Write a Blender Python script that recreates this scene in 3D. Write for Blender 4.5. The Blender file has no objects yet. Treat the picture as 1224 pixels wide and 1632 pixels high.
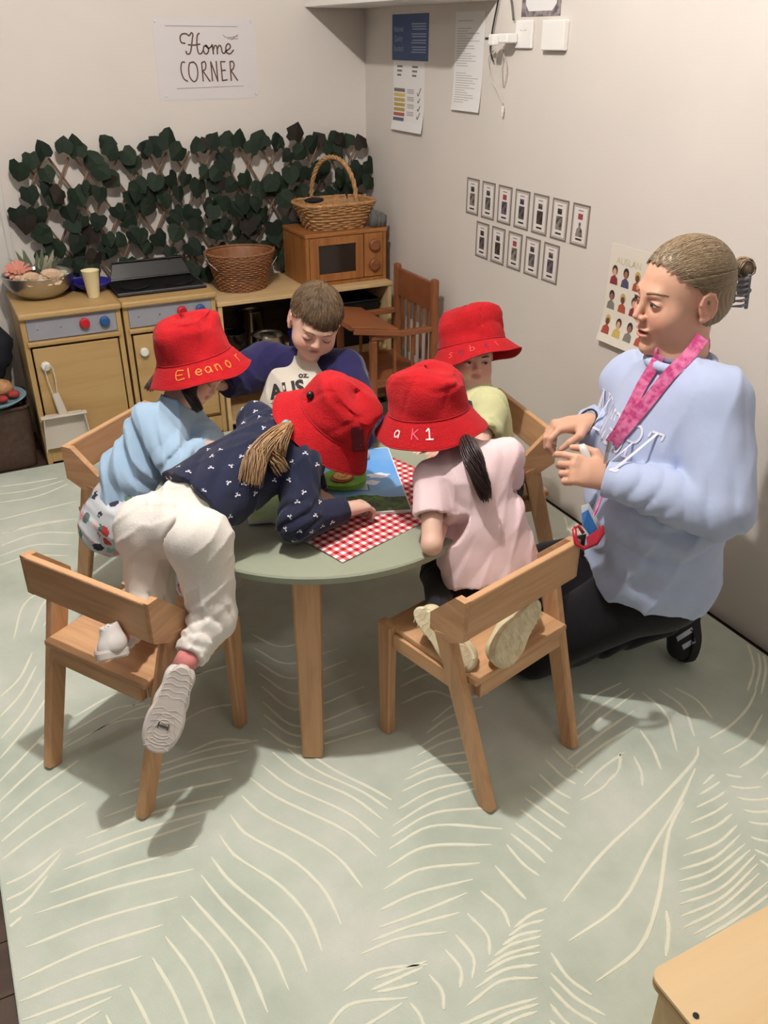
import bpy, bmesh, math, random
import numpy as np
from mathutils import Vector, Matrix
from mathutils.bvhtree import BVHTree

SC = bpy.context.scene
COL = SC.collection
# ------------------------------------------------------------------ camera
F_PX, PITCH, YAW, CAM_H = 1379.0, math.radians(28.7), math.radians(26.9), 1.55
FW = np.array([math.sin(YAW)*math.cos(PITCH), math.cos(YAW)*math.cos(PITCH), -math.sin(PITCH)])
RT = np.array([math.cos(YAW), -math.sin(YAW), 0.0])
UP = np.cross(RT, FW)
CAM = np.array([0, 0, CAM_H])
cam_data = bpy.data.cameras.new('camera')
cam_data.sensor_fit = 'HORIZONTAL'
cam_data.sensor_width = 36.0
cam_data.lens = 36.0*F_PX/1224.0
cam_data.clip_start = 0.02
cam = bpy.data.objects.new('camera', cam_data)
COL.objects.link(cam)
cam.matrix_world = Matrix(((RT[0], UP[0], -FW[0], 0), (RT[1], UP[1], -FW[1], 0), (RT[2], UP[2], -FW[2], CAM_H), (0, 0, 0, 1)))
SC.camera = cam

# ------------------------------------------------------------------ world, lights, exposure
SC.view_settings.view_transform = 'Standard'
SC.view_settings.look = 'None'
SC.view_settings.gamma = 1
SC.view_settings.exposure = 0.10
SC.view_settings.use_curve_mapping = False
world = bpy.data.worlds.new('world')
SC.world = world
world.use_nodes = True
world.node_tree.nodes['Background'].inputs[0].default_value = (0.9, 0.95, 1.0, 1)
world.node_tree.nodes['Background'].inputs[1].default_value = 0.18

def lamp(name, kind, loc, power, color, size=0.1, target=None, spot=None):
    d = bpy.data.lights.new(name, kind)
    d.energy = power
    d.color = color
    if kind == 'AREA':
        d.shape = 'DISK'; d.size = size
    else:
        d.shadow_soft_size = size
    if spot:
        d.spot_size = math.radians(spot); d.spot_blend = 0.6
    o = bpy.data.objects.new(name, d)
    COL.objects.link(o)
    o.location = loc
    if target is not None:
        o.rotation_euler = (Vector(target)-Vector(loc)).to_track_quat('-Z', 'Y').to_euler()
    return o
lamp('downlight_or_fill', 'POINT', (0.43, 1.62, 2.58), 122, (1.0, 0.972, 0.945), 0.030)
lamp('downlight_or_fill', 'POINT', (-1.3, 1.9, 2.4), 15, (1.0, 0.972, 0.945), 0.10)
lamp('downlight_or_fill', 'POINT', (0.9, -0.9, 2.5), 12, (1.0, 0.972, 0.945), 0.20)  # added fill from behind the camera, lifts surfaces that face it

# ------------------------------------------------------------------ helpers
def at(x, y, d):
    """point at camera depth d seen at pixel x, y"""
    return CAM + FW*d + RT*((x-612.0)/F_PX*d) - UP*((y-816.0)/F_PX*d)
def at_z(x, y, z):
    r = FW*F_PX + RT*(x-612.0) - UP*(y-816.0)
    return CAM + r*((z-CAM_H)/r[2])
def V(*a): return np.array(a, float)
def unit(v):
    v = np.array(v, float); return v/np.linalg.norm(v)
def rgb(r, g, b):
    def f(c):
        c /= 255.0
        return c/12.92 if c <= 0.04045 else ((c+0.055)/1.055)**2.4
    return (f(r), f(g), f(b), 1.0)

def tag(o, label=None, cat=None, group=None, kind=None):
    if label: o['label'] = label
    if cat: o['category'] = cat
    if group: o['group'] = group
    if kind: o['kind'] = kind
    return o
def empty(name, loc=(0, 0, 0), rz=0.0, label=None, cat=None, group=None):
    o = bpy.data.objects.new(name, None)
    o.empty_display_size = 0.05
    COL.objects.link(o)
    o.location = loc; o.rotation_euler = (0, 0, rz)
    return tag(o, label, cat, group)
def setp(o, parent):
    if parent is not None: o.parent = parent
    return o
def obj_world(o, parent):
    """parent while the mesh is authored in world coordinates and the parent chain has only translations/rotations"""
    if parent is None: return o
    m = Matrix.Identity(4)
    chain = []
    p = parent
    while p is not None:
        chain.append(p); p = p.parent
    for p in reversed(chain):
        m = m @ p.matrix_basis if p.parent is None else m @ p.matrix_parent_inverse @ p.matrix_basis
    o.parent = parent
    o.matrix_parent_inverse = m.inverted()
    return o

def mesh_obj(name, verts, faces, mat, parent=None, world=False, smooth=False, loc=None):
    me = bpy.data.meshes.new(name)
    me.from_pydata([tuple(map(float, v)) for v in verts], [], faces)
    if mat is not None:
        me.materials.append(mat)
    me.update()
    if smooth:
        me.polygons.foreach_set('use_smooth', [True]*len(me.polygons))
    o = bpy.data.objects.new(name, me)
    COL.objects.link(o)
    if loc is not None: o.location = loc
    if parent is not None:
        if world: obj_world(o, parent)
        else: o.parent = parent
    return o

class MB:
    """collects shapes for one mesh"""
    def __init__(s): s.v = []; s.f = []
    def add(s, vs, fs, M=None):
        n = len(s.v)
        for v in vs:
            v = np.array(v, float)
            if M is not None: v = M[:3, :3] @ v + M[:3, 3]
            s.v.append(v)
        s.f += [tuple(i+n for i in f) for f in fs]
        return s
    def box(s, lo, hi, bev=0.0, M=None):
        lo = np.array(lo, float); hi = np.array(hi, float)
        b = min(bev, 0.45*min(hi-lo))
        if b <= 0:
            vs = [(x, y, z) for x in (lo[0], hi[0]) for y in (lo[1], hi[1]) for z in (lo[2], hi[2])]
            fs = [(0, 1, 3, 2), (4, 6, 7, 5), (0, 4, 5, 1), (2, 3, 7, 6), (0, 2, 6, 4), (1, 5, 7, 3)]
            return s.add(vs, fs, M)
        bm = bmesh.new()
        bmesh.ops.create_cube(bm, size=1.0)
        for v in bm.verts:
            v.co = Vector([(lo[i]+hi[i])/2 + v.co[i]*(hi[i]-lo[i]) for i in range(3)])
        bmesh.ops.bevel(bm, geom=list(bm.edges), offset=b, segments=2, profile=0.5, affect='EDGES')
        bm.verts.index_update()
        vs = [tuple(v.co) for v in bm.verts]; fs = [tuple(v.index for v in f.verts) for f in bm.faces]
        bm.free()
        return s.add(vs, fs, M)
    def bar(s, a, b, w, h, up=(0, 0, 1), w2=None, h2=None, bev=0.002):
        """beam from a to b, w across, h along up"""
        a = np.array(a, float); b = np.array(b, float)
        d = unit(b-a); r = unit(np.cross(d, up)); u = np.cross(r, d)
        w2 = w if w2 is None else w2; h2 = h if h2 is None else h2
        vs = []
        for p, ww, hh in ((a, w, h), (b, w2, h2)):
            c = bev
            for (i, j) in ((-1, -1), (1, -1), (1, 1), (-1, 1)):
                if (i, j) in ((-1, -1), (1, 1)):
                    q = [(i*(ww/2), j*(hh/2-c)), (i*(ww/2-c), j*(hh/2))]
                else:
                    q = [(i*(ww/2-c), j*(hh/2)), (i*(ww/2), j*(hh/2-c))]
                for x, y in q: vs.append(p + r*x + u*y)
        n = 8
        fs = [tuple(reversed(range(8))), tuple(range(8, 16))]
        fs += [(k, (k+1) % n, n+(k+1) % n, n+k) for k in range(n)]
        return s.add(vs, fs)
    def prism(s, poly, axis_o, ux, uy, thick):
        """poly 2D in frame ux, uy extruded by thick along ux x uy"""
        ux = np.array(ux, float); uy = np.array(uy, float); n = np.cross(ux, uy)
        o = np.array(axis_o, float)
        vs = [o+ux*x+uy*y for x, y in poly] + [o+ux*x+uy*y+n*thick for x, y in poly]
        m = len(poly)
        fs = [tuple(reversed(range(m))), tuple(range(m, 2*m))] + [(k, (k+1) % m, m+(k+1) % m, m+k) for k in range(m)]
        return s.add(vs, fs)
    def tube(s, pts, r, n=8, cap=True, closed=False):
        pts = [np.array(p, float) for p in pts]
        m = len(pts)
        rr = r if hasattr(r, '__len__') else [r]*m
        base = len(s.v)
        prev = None
        for i, p in enumerate(pts):
            if closed: t = pts[(i+1) % m]-pts[i-1]
            else: t = pts[min(i+1, m-1)]-pts[max(i-1, 0)]
            t = unit(t + 1e-9)
            if prev is None:
                a = np.array([0, 0, 1.0]) if abs(t[2]) < 0.9 else np.array([1.0, 0, 0])
                nrm = unit(np.cross(t, a))
            else:
                nrm = unit(prev - t*np.dot(prev, t))
            prev = nrm; bn = np.cross(t, nrm)
            for k in range(n):
                an = 2*math.pi*k/n
                s.v.append(p + (nrm*math.cos(an)+bn*math.sin(an))*rr[i])
        q = m if closed else m-1
        for i in range(q):
            j = (i+1) % m
            for k in range(n):
                s.f.append((base+i*n+k, base+i*n+(k+1) % n, base+j*n+(k+1) % n, base+j*n+k))
        if cap and not closed:
            s.f.append(tuple(base+k for k in reversed(range(n))))
            s.f.append(tuple(base+(m-1)*n+k for k in range(n)))
        return s
    def lathe(s, prof, c=(0, 0, 0), n=32, sx=1.0, sy=1.0):
        base = len(s.v)
        for r, z in prof:
            for k in range(n):
                a = 2*math.pi*k/n
                s.v.append(np.array([c[0]+r*sx*math.cos(a), c[1]+r*sy*math.sin(a), c[2]+z]))
        for i in range(len(prof)-1):
            for k in range(n):
                s.f.append((base+i*n+k, base+i*n+(k+1) % n, base+(i+1)*n+(k+1) % n, base+(i+1)*n+k))
        s.f.append(tuple(base+k for k in reversed(range(n))))
        s.f.append(tuple(base+(len(prof)-1)*n+k for k in range(n)))
        return s
    def sphere(s, c, r, n=12, m=8, R=None):
        r = np.array(r if hasattr(r, '__len__') else (r, r, r), float)
        vs = []
        for i in range(m+1):
            th = math.pi*i/m
            for k in range(n):
                a = 2*math.pi*k/n
                p = np.array([math.sin(th)*math.cos(a)*r[0], math.sin(th)*math.sin(a)*r[1], math.cos(th)*r[2]])
                if R is not None: p = R @ p
                vs.append(np.array(c)+p)
        fs = [(i*n+k, (i+1)*n+k, (i+1)*n+(k+1) % n, i*n+(k+1) % n) for i in range(m) for k in range(n)]
        return s.add(vs, fs)
    def build(s, name, mat, parent=None, world=False, smooth=False, loc=None):
        return mesh_obj(name, s.v, s.f, mat, parent, world, smooth, loc)

# ------------------------------------------------------------------ materials
MATS = {}
def material(name, color, rough=0.6, metal=0.0, var=0.0, vscale=8.0, bump=0.0, bscale=60.0, sheen=0.0, sss=0.0,
             spec=0.5, trans=0.0, alpha=1.0, stretch=None, color2=None, coat=0.0, attr=None, emit=None, detail=4.0):
    if name in MATS: return MATS[name]
    m = bpy.data.materials.new(name); m.use_nodes = True
    nt = m.node_tree; N = nt.nodes; L = nt.links
    b = N['Principled BSDF']
    b.inputs['Roughness'].default_value = rough
    b.inputs['Metallic'].default_value = metal
    b.inputs['Specular IOR Level'].default_value = spec
    b.inputs['Base Color'].default_value = color
    if sheen: b.inputs['Sheen Weight'].default_value = sheen; b.inputs['Sheen Roughness'].default_value = 0.5
    if sss:
        b.inputs['Subsurface Weight'].default_value = sss
        b.inputs['Subsurface Radius'].default_value = (0.010, 0.004, 0.002)
        b.inputs['Subsurface Scale'].default_value = 1.0
    if trans: b.inputs['Transmission Weight'].default_value = trans
    if alpha < 1: b.inputs['Alpha'].default_value = alpha
    if coat: b.inputs['Coat Weight'].default_value = coat
    if emit: b.inputs['Emission Color'].default_value = color; b.inputs['Emission Strength'].default_value = emit
    tc = N.new('ShaderNodeTexCoord')
    vec = tc.outputs['Object']
    if stretch:
        mp = N.new('ShaderNodeMapping'); mp.inputs['Scale'].default_value = stretch
        L.new(vec, mp.inputs['Vector']); vec = mp.outputs['Vector']
    src = None
    if attr:
        at_ = N.new('ShaderNodeAttribute'); at_.attribute_name = attr
        src = at_.outputs['Color']
    if var or color2:
        no = N.new('ShaderNodeTexNoise'); no.inputs['Scale'].default_value = vscale; no.inputs['Detail'].default_value = detail
        L.new(vec, no.inputs['Vector'])
        mx = N.new('ShaderNodeMix'); mx.data_type = 'RGBA'
        if color2:
            mx.inputs['A'].default_value = color; mx.inputs['B'].default_value = color2
            rp = N.new('ShaderNodeValToRGB'); rp.color_ramp.elements[0].position = 0.38; rp.color_ramp.elements[1].position = 0.62
            L.new(no.outputs['Fac'], rp.inputs['Fac']); L.new(rp.outputs['Color'], mx.inputs['Factor'])
        else:
            mx.blend_type = 'MULTIPLY'
            mx.inputs['Factor'].default_value = 1.0
            if src: L.new(src, mx.inputs['A'])
            else: mx.inputs['A'].default_value = color
            mr = N.new('ShaderNodeMapRange'); mr.inputs['From Min'].default_value = 0.3; mr.inputs['From Max'].default_value = 0.7
            mr.inputs['To Min'].default_value = 1-var; mr.inputs['To Max'].default_value = 1+var*0.5
            L.new(no.outputs['Fac'], mr.inputs['Value']); L.new(mr.outputs['Result'], mx.inputs['B'])
        src = mx.outputs['Result']
    if src: L.new(src, b.inputs['Base Color'])
    if bump:
        n2 = N.new('ShaderNodeTexNoise'); n2.inputs['Scale'].default_value = bscale; n2.inputs['Detail'].default_value = 3
        L.new(vec if stretch else tc.outputs['Object'], n2.inputs['Vector'])
        bp = N.new('ShaderNodeBump'); bp.inputs['Strength'].default_value = bump; bp.inputs['Distance'].default_value = 0.002
        L.new(n2.outputs['Fac'], bp.inputs['Height']); L.new(bp.outputs['Normal'], b.inputs['Normal'])
    MATS[name] = m
    return m
def wood(name, c1, c2, axis='z', rough=0.45, scale=1.0):
    """two-tone grain, long along the given axis of the object"""
    if name in MATS: return MATS[name]
    m = bpy.data.materials.new(name); m.use_nodes = True
    nt = m.node_tree; N = nt.nodes; L = nt.links; b = N['Principled BSDF']
    b.inputs['Roughness'].default_value = rough
    b.inputs['Specular IOR Level'].default_value = 0.35
    tc = N.new('ShaderNodeTexCoord'); mp = N.new('ShaderNodeMapping')
    s = {'x': (2, 26, 26), 'y': (26, 2, 26), 'z': (26, 26, 2)}[axis]
    mp.inputs['Scale'].default_value = tuple(k*scale for k in s)
    L.new(tc.outputs['Object'], mp.inputs['Vector'])
    no = N.new('ShaderNodeTexNoise'); no.inputs['Scale'].default_value = 1.6; no.inputs['Detail'].default_value = 6; no.inputs['Distortion'].default_value = 0.6
    L.new(mp.outputs['Vector'], no.inputs['Vector'])
    n3 = N.new('ShaderNodeTexNoise'); n3.inputs['Scale'].default_value = 7; n3.inputs['Detail'].default_value = 3
    L.new(mp.outputs['Vector'], n3.inputs['Vector'])
    ad = N.new('ShaderNodeMath'); ad.operation = 'MULTIPLY_ADD'; ad.inputs[1].default_value = 0.18
    L.new(n3.outputs['Fac'], ad.inputs[0]); L.new(no.outputs['Fac'], ad.inputs[2])
    rp = N.new('ShaderNodeValToRGB')
    rp.color_ramp.elements[0].position = 0.5; rp.color_ramp.elements[0].color = c1
    rp.color_ramp.elements[1].position = 0.85; rp.color_ramp.elements[1].color = c2
    L.new(ad.outputs[0], rp.inputs['Fac']); L.new(rp.outputs['Color'], b.inputs['Base Color'])
    bp = N.new('ShaderNodeBump'); bp.inputs['Strength'].default_value = 0.12; bp.inputs['Distance'].default_value = 0.001
    L.new(ad.outputs[0], bp.inputs['Height']); L.new(bp.outputs['Normal'], b.inputs['Normal'])
    MATS[name] = m
    return m

OAK = wood('oak', rgb(204, 160, 119), rgb(178, 133, 95), 'z')
OAKX = wood('oak_across', rgb(204, 160, 119), rgb(178, 133, 95), 'x')
OAKY = wood('oak_deep', rgb(204, 160, 119), rgb(178, 133, 95), 'y')
BIRCH = wood('birch', rgb(206, 176, 130), rgb(188, 156, 108), 'x', 0.5, 0.5)
PLY = wood('play_ply', rgb(186, 154, 104), rgb(168, 134, 84), 'x', 0.45, 0.4)
PLYZ = wood('play_ply_up', rgb(186, 154, 104), rgb(168, 134, 84), 'z', 0.45, 0.4)
PINE = wood('orange_pine', rgb(160, 106, 58), rgb(134, 82, 42), 'x', 0.42, 0.8)
PINEZ = wood('orange_pine_up', rgb(160, 106, 58), rgb(134, 82, 42), 'z', 0.42, 0.8)
DOLLW = wood('red_pine', rgb(140, 86, 52), rgb(114, 64, 38), 'x', 0.42, 0.8)
DOLLZ = wood('red_pine_up', rgb(140, 86, 52), rgb(114, 64, 38), 'z', 0.42, 0.8)
DARKW = wood('dark_floor', rgb(74, 58, 46), rgb(52, 39, 30), 'x', 0.5, 0.4)
PAINT = material('wall_paint', rgb(215, 207, 198), 0.75, var=0.03, vscale=3, bump=0.05, bscale=180)
WHITE = material('white_plastic', rgb(235, 232, 226), 0.4)
PAPER = material('paper', rgb(228, 225, 222), 0.6)
BLACK = material('black_plastic', rgb(16, 16, 18), 0.3)
INK = material('brown_ink', rgb(96, 72, 56), 0.8)
GREYINK = material('grey_ink', rgb(120, 112, 106), 0.8)
DARKINK = material('dark_ink', rgb(40, 36, 36), 0.8)
STEEL = material('steel', rgb(190, 186, 180), 0.22, 1.0, bump=0.0)
SKIN = material('skin', (1, 1, 1, 1), 0.5, attr='Col', sss=0.12, spec=0.35, bump=0.04, bscale=400)
# ------------------------------------------------------------------ setting
WX, WY = 1.885, 3.90          # right wall plane, back wall plane
def struct(mb, name, mat, **k):
    o = mb.build(name, mat, **k); o['kind'] = 'structure'; return o
fl = empty('floor'); fl['kind'] = 'structure'
MB().box((-4, -3, -0.06), (WX+.2, WY+.2, -0.008)).build('subfloor', DARKW, fl)
pk = 0
for i in range(14):                       # dark boards seen beyond the rug
    y0 = 3.50 + i*0.001
rowy = [-0.5+0.12*i for i in range(38)]
plank_mesh = None
for i, y in enumerate(rowy):
    segs = [(-1.6, 0.25), (0.25, 1.88)] if y > 3.3 else [(-1.6, -0.05)]
    for (a, b) in segs:
        if y+0.118 > 3.9: continue
        o = MB().box((a+.001, y+.001, -0.008), (b-.001, y+.119, 0.0), 0.001).build('plank', DARKW, fl)
struct(MB().box((-4, WY, 0), (WX+.15, WY+.12, 2.7)), 'wall_back', PAINT)
struct(MB().box((WX, -3, 0), (WX+.12, WY, 2.7)), 'wall_right', PAINT)
struct(MB().box((-4, -3, 2.7), (WX+.15, WY+.12, 2.8)), 'ceiling', PAINT)
struct(MB().prism([(0, 0), (.014, 0), (.014, .055), (.008, .068), (0, .072)], (WX, -3, 0.004), (-1, 0, 0), (0, 0, 1), -(WY+3)), 'baseboard_right', material('trim_paint', rgb(208, 203, 196), 0.5))
struct(MB().prism([(0, 0), (.014, 0), (.014, .055), (.008, .068), (0, .072)], (-4, WY, 0.004), (0, -1, 0), (0, 0, 1), (WX+4)), 'baseboard_back', MATS['trim_paint'])
struct(MB().box((0.205, WY-.022, 0.05), (0.262, WY, 2.6), 0.004).box((0.262, WY-.012, 0.05), (0.285, WY, 2.6), 0.003), 'trim_1', MATS['trim_paint'])

# rug -------------------------------------------------------------
def rug_material():
    m = bpy.data.materials.new('rug_pile'); m.use_nodes = True
    nt = m.node_tree; N = nt.nodes; L = nt.links; b = N['Principled BSDF']
    b.inputs['Roughness'].default_value = 0.95; b.inputs['Specular IOR Level'].default_value = 0.1
    b.inputs['Sheen Weight'].default_value = 0.15
    tc = N.new('ShaderNodeTexCoord')
    n1 = N.new('ShaderNodeTexNoise'); n1.inputs['Scale'].default_value = 3.2; n1.inputs['Detail'].default_value = 5; n1.inputs['Roughness'].default_value = 0.6
    L.new(tc.outputs['Object'], n1.inputs['Vector'])
    rp = N.new('ShaderNodeValToRGB')
    e = rp.color_ramp.elements
    e[0].position = 0.32; e[0].color = rgb(180, 189, 174)
    e[1].position = 0.70; e[1].color = rgb(212, 214, 204)
    k = e.new(0.5); k.color = rgb(196, 204, 190)
    L.new(n1.outputs['Fac'], rp.inputs['Fac'])
    L.new(rp.outputs['Color'], b.inputs['Base Color'])
    n2 = N.new('ShaderNodeTexNoise'); n2.inputs['Scale'].default_value = 380; n2.inputs['Detail'].default_value = 2
    L.new(tc.outputs['Object'], n2.inputs['Vector'])
    bp = N.new('ShaderNodeBump'); bp.inputs['Strength'].default_value = 0.5; bp.inputs['Distance'].default_value = 0.002
    L.new(n2.outputs['Fac'], bp.inputs['Height']); L.new(bp.outputs['Normal'], b.inputs['Normal'])
    return m
RUG_T = 0.010
rug = empty('rug', (0.85, 1.6, 0), 0, 'large sage green rug with cream leaf lines covering the floor', 'rug')
RUGM = rug_material()
MB().box((-0.167, -0.6, 0.0005), (1.862, 3.497, RUG_T), 0.004).build('pile', RUGM, rug, world=True)
LINE = material('rug_line', rgb(232, 232, 214), 0.95, bump=0.4, bscale=300, spec=0.1)
def resample(pts, n):
    pts = np.array(pts, float)
    # catmull-rom through the points
    P = np.vstack([2*pts[0]-pts[1], pts, 2*pts[-1]-pts[-2]])
    out = []
    m = len(pts)-1
    for i in range(n):
        t = i/(n-1)*m; k = min(int(t), m-1); u = t-k
        p0, p1, p2, p3 = P[k], P[k+1], P[k+2], P[k+3]
        out.append(0.5*((2*p1)+(-p0+p2)*u+(2*p0-5*p1+4*p2-p3)*u*u+(-p0+3*p1-3*p2+p3)*u**3))
    return np.array(out)
LM = MB()
def rug_line(p, w=0.0085):
    q = resample(p, 14)
    W = np.array([at_z(x, y, RUG_T)[:2] for x, y in q])
    ok = (W[:, 0] > -0.16) & (W[:, 0] < 1.855) & (W[:, 1] < 3.49)
    n = len(W)
    vs = []; fs = []
    for i in range(n):
        t = W[min(i+1, n-1)]-W[max(i-1, 0)]; t /= (np.linalg.norm(t)+1e-9)
        nn = np.array([-t[1], t[0]])
        ww = w*0.5*(0.35+0.65*min(1, 6*min(i, n-1-i)/(n-1)+.15))*random.uniform(.85, 1.15)
        vs += [(*(W[i]-nn*ww), RUG_T-.0005), (*(W[i]-nn*ww*.6), RUG_T+.0012), (*(W[i]+nn*ww*.6), RUG_T+.0012), (*(W[i]+nn*ww), RUG_T-.0005)]
    for i in range(n-1):
        if ok[i] and ok[i+1]:
            for k in range(3):
                fs.append((i*4+k, i*4+k+1, i*4+k+5, i*4+k+4))
    LM.add(vs, fs)
def family(keys, n, jit=2.0, w=0.0085):
    """n lines blended through the key lines (each a list of pixels on the rug)"""
    K = [resample(k, 9) for k in keys]
    m = len(K)-1
    for i in range(n):
        t = i/(n-1)*m if n > 1 else 0; k = min(int(t), m-1) if m else 0; u = t-k
        a = K[k]*(1-u)+K[min(k+1, m)]*u
        a = a + np.array([random.uniform(-jit, jit), random.uniform(-jit, jit)])
        rug_line(a, w)
random.seed(4)
family([[(170, 1620), (205, 1700)], [(246, 1519), (280, 1575), (309, 1640)], [(294, 1453), (355, 1524), (405, 1640)], [(329, 1382), (370, 1433), (446, 1504), (476, 1565)],
        [(360, 1314), (385, 1347), (456, 1387), (507, 1443), (529, 1499)], [(395, 1248), (441, 1281), (547, 1332), (600, 1377)],
        [(431, 1200), (476, 1235), (557, 1271), (608, 1309)], [(480, 1190), (530, 1225), (590, 1255), (625, 1275)]], 16)
family([[(20, 1680), (90, 1650), (160, 1610)], [(35, 1625), (110, 1598), (193, 1570)], [(30, 1565), (142, 1514), (261, 1476)], [(56, 1458), (177, 1418), (309, 1387)], [(101, 1387), (200, 1350), (320, 1310)],
        [(137, 1337), (243, 1296), (355, 1270)], [(190, 1270), (290, 1235), (380, 1215)], [(240, 1225), (330, 1195), (410, 1180)]], 15)
family([[(5, 1372), (60, 1330), (140, 1280)], [(0, 1290), (60, 1235), (120, 1190)], [(0, 1200), (40, 1150), (70, 1100)], [(0, 1110), (30, 1080), (50, 1040)]], 9)
family([[(10, 1480), (35, 1460)], [(5, 1450), (50, 1425), (98, 1365)], [(5, 1412), (50, 1390), (100, 1352)]], 4)
# centre herringbone, left half
family([[(520, 1640), (560, 1600), (650, 1590)], [(578, 1520), (640, 1495), (715, 1485)], [(605, 1480), (660, 1460), (745, 1425)], [(610, 1418), (670, 1385), (765, 1375)], [(620, 1352), (690, 1315), (800, 1320)], [(628, 1318), (690, 1280), (760, 1258)],
        [(640, 1262), (690, 1240), (750, 1232)], [(655, 1225), (700, 1205), (760, 1195)], [(670, 1190), (710, 1165), (760, 1150)], [(690, 1150), (730, 1120), (780, 1105)]], 19)
family([[(575, 1640), (600, 1625), (640, 1600)], [(600, 1550), (650, 1530), (690, 1515)], [(600, 1580), (640, 1572), (665, 1565)]], 4)
# right half of the herringbone
family([[(655, 1598), (672, 1620), (680, 1650)], [(705, 1522), (728, 1550), (728, 1580)], [(730, 1482), (760, 1520), (758, 1555)], [(765, 1420), (800, 1450), (812, 1478)], [(805, 1352), (830, 1385), (857, 1404)], [(815, 1325), (850, 1350), (870, 1370)],
        [(830, 1290), (870, 1320), (895, 1338)], [(840, 1262), (880, 1290), (905, 1308)], [(865, 1225), (890, 1250), (912, 1262)], [(880, 1190), (905, 1215), (930, 1232)]], 16)
# long leaf strokes, centre right
for p in ([(898, 1437), (960, 1360), (1040, 1285), (1105, 1215), (1113, 1190)], [(907, 1500), (990, 1440), (1040, 1350), (1080, 1285), (1108, 1225)],
          [(950, 1565), (1020, 1510), (1050, 1430), (1065, 1330), (1090, 1278)], [(1062, 1525), (1066, 1480), (1062, 1452)]):
    rug_line(p, 0.010)
family([[(745, 1605), (800, 1565), (858, 1560)], [(770, 1552), (810, 1530), (858, 1520)], [(780, 1535), (810, 1515), (860, 1500)], [(805, 1500), (830, 1485), (865, 1478)], [(820, 1478), (845, 1458), (872, 1447)]], 8)
family([[(720, 1640), (790, 1610), (857, 1590)], [(760, 1660), (820, 1625), (857, 1612)]], 3)
family([[(877, 1520), (905, 1560), (942, 1587)], [(875, 1560), (920, 1600), (970, 1628)], [(875, 1590), (900, 1620), (930, 1640)], [(877, 1625), (890, 1640), (900, 1655)]], 5)
family([[(1120, 1250), (1130, 1240), (1137, 1234)], [(1110, 1285), (1140, 1270), (1155, 1260)], [(1095, 1330), (1140, 1310), (1165, 1292)], [(1083, 1380), (1140, 1360), (1178, 1325)], [(1080, 1412), (1130, 1395), (1190, 1350)], [(1082, 1447), (1150, 1420), (1205, 1365)],
        [(1092, 1482), (1150, 1450), (1213, 1395)], [(1125, 1495), (1180, 1460), (1240, 1415)]], 14)
family([[(1155, 1236), (1170, 1239), (1180, 1240)], [(1170, 1268), (1200, 1272), (1240, 1268)], [(1190, 1300), (1210, 1303), (1240, 1300)], [(1200, 1340), (1215, 1345), (1240, 1350)], [(1210, 1370), (1225, 1380), (1240, 1390)]], 8)
family([[(1130, 1178), (1160, 1160), (1190, 1130), (1205, 1100)], [(1152, 1203), (1190, 1180), (1215, 1140)], [(1178, 1224), (1210, 1200), (1235, 1165)], [(1212, 1243), (1235, 1220), (1250, 1200)]], 4)
family([[(1010, 1205), (1022, 1230), (1024, 1252)], [(1020, 1165), (1040, 1195), (1053, 1228)], [(1022, 1105), (1060, 1140), (1078, 1200)], [(1050, 1100), (1090, 1130), (1107, 1175)], [(1075, 1095), (1110, 1115), (1135, 1145)]], 5)
family([[(975, 1245), (988, 1225), (990, 1200)], [(925, 1275), (960, 1255), (980, 1232)], [(930, 1255), (960, 1225), (995, 1200)]], 3)
family([[(925, 1140), (950, 1110), (990, 1090)], [(900, 1190), (950, 1150), (1010, 1105)], [(910, 1230), (960, 1190), (1010, 1160)]], 5)
family([[(1190, 1100), (1200, 1060), (1185, 1010)], [(1215, 1105), (1222, 1060), (1210, 1020)]], 3)
# under and behind the table
family([[(400, 1010), (450, 1030), (520, 1010)], [(410, 1060), (470, 1090), (560, 1060)], [(420, 1110), (480, 1150), (590, 1110)], [(420, 1160), (480, 1190), (600, 1160)]], 8)
family([[(640, 1000), (700, 980), (760, 990)], [(640, 1060), (690, 1040), (740, 1060)], [(640, 1120), (690, 1100), (740, 1120)]], 6)
family([[(20, 1020), (40, 960), (110, 920)], [(60, 1000), (90, 950), (140, 930)], [(90, 1000), (120, 960), (160, 950)]], 4)
family([[(0, 830), (60, 815), (125, 800)], [(0, 870), (60, 850), (120, 850)], [(0, 900), (50, 885), (110, 885)], [(0, 800), (60, 790), (110, 770)], [(0, 775), (40, 770), (90, 762)]], 9, w=.008)
family([[(940, 820), (925, 835), (900, 850)], [(935, 850), (915, 860), (895, 870)], [(890, 800), (900, 830), (905, 850)]], 4)
family([[(110, 1150), (180, 1110), (230, 1100)], [(100, 1200), (180, 1160), (235, 1150)], [(250, 1100), (300, 1060), (360, 1040)], [(300, 1200), (350, 1180), (400, 1180)]], 8)
ln = LM.build('leaf_lines', LINE, rug, world=True); ln['kind'] = 'stuff'

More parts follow.
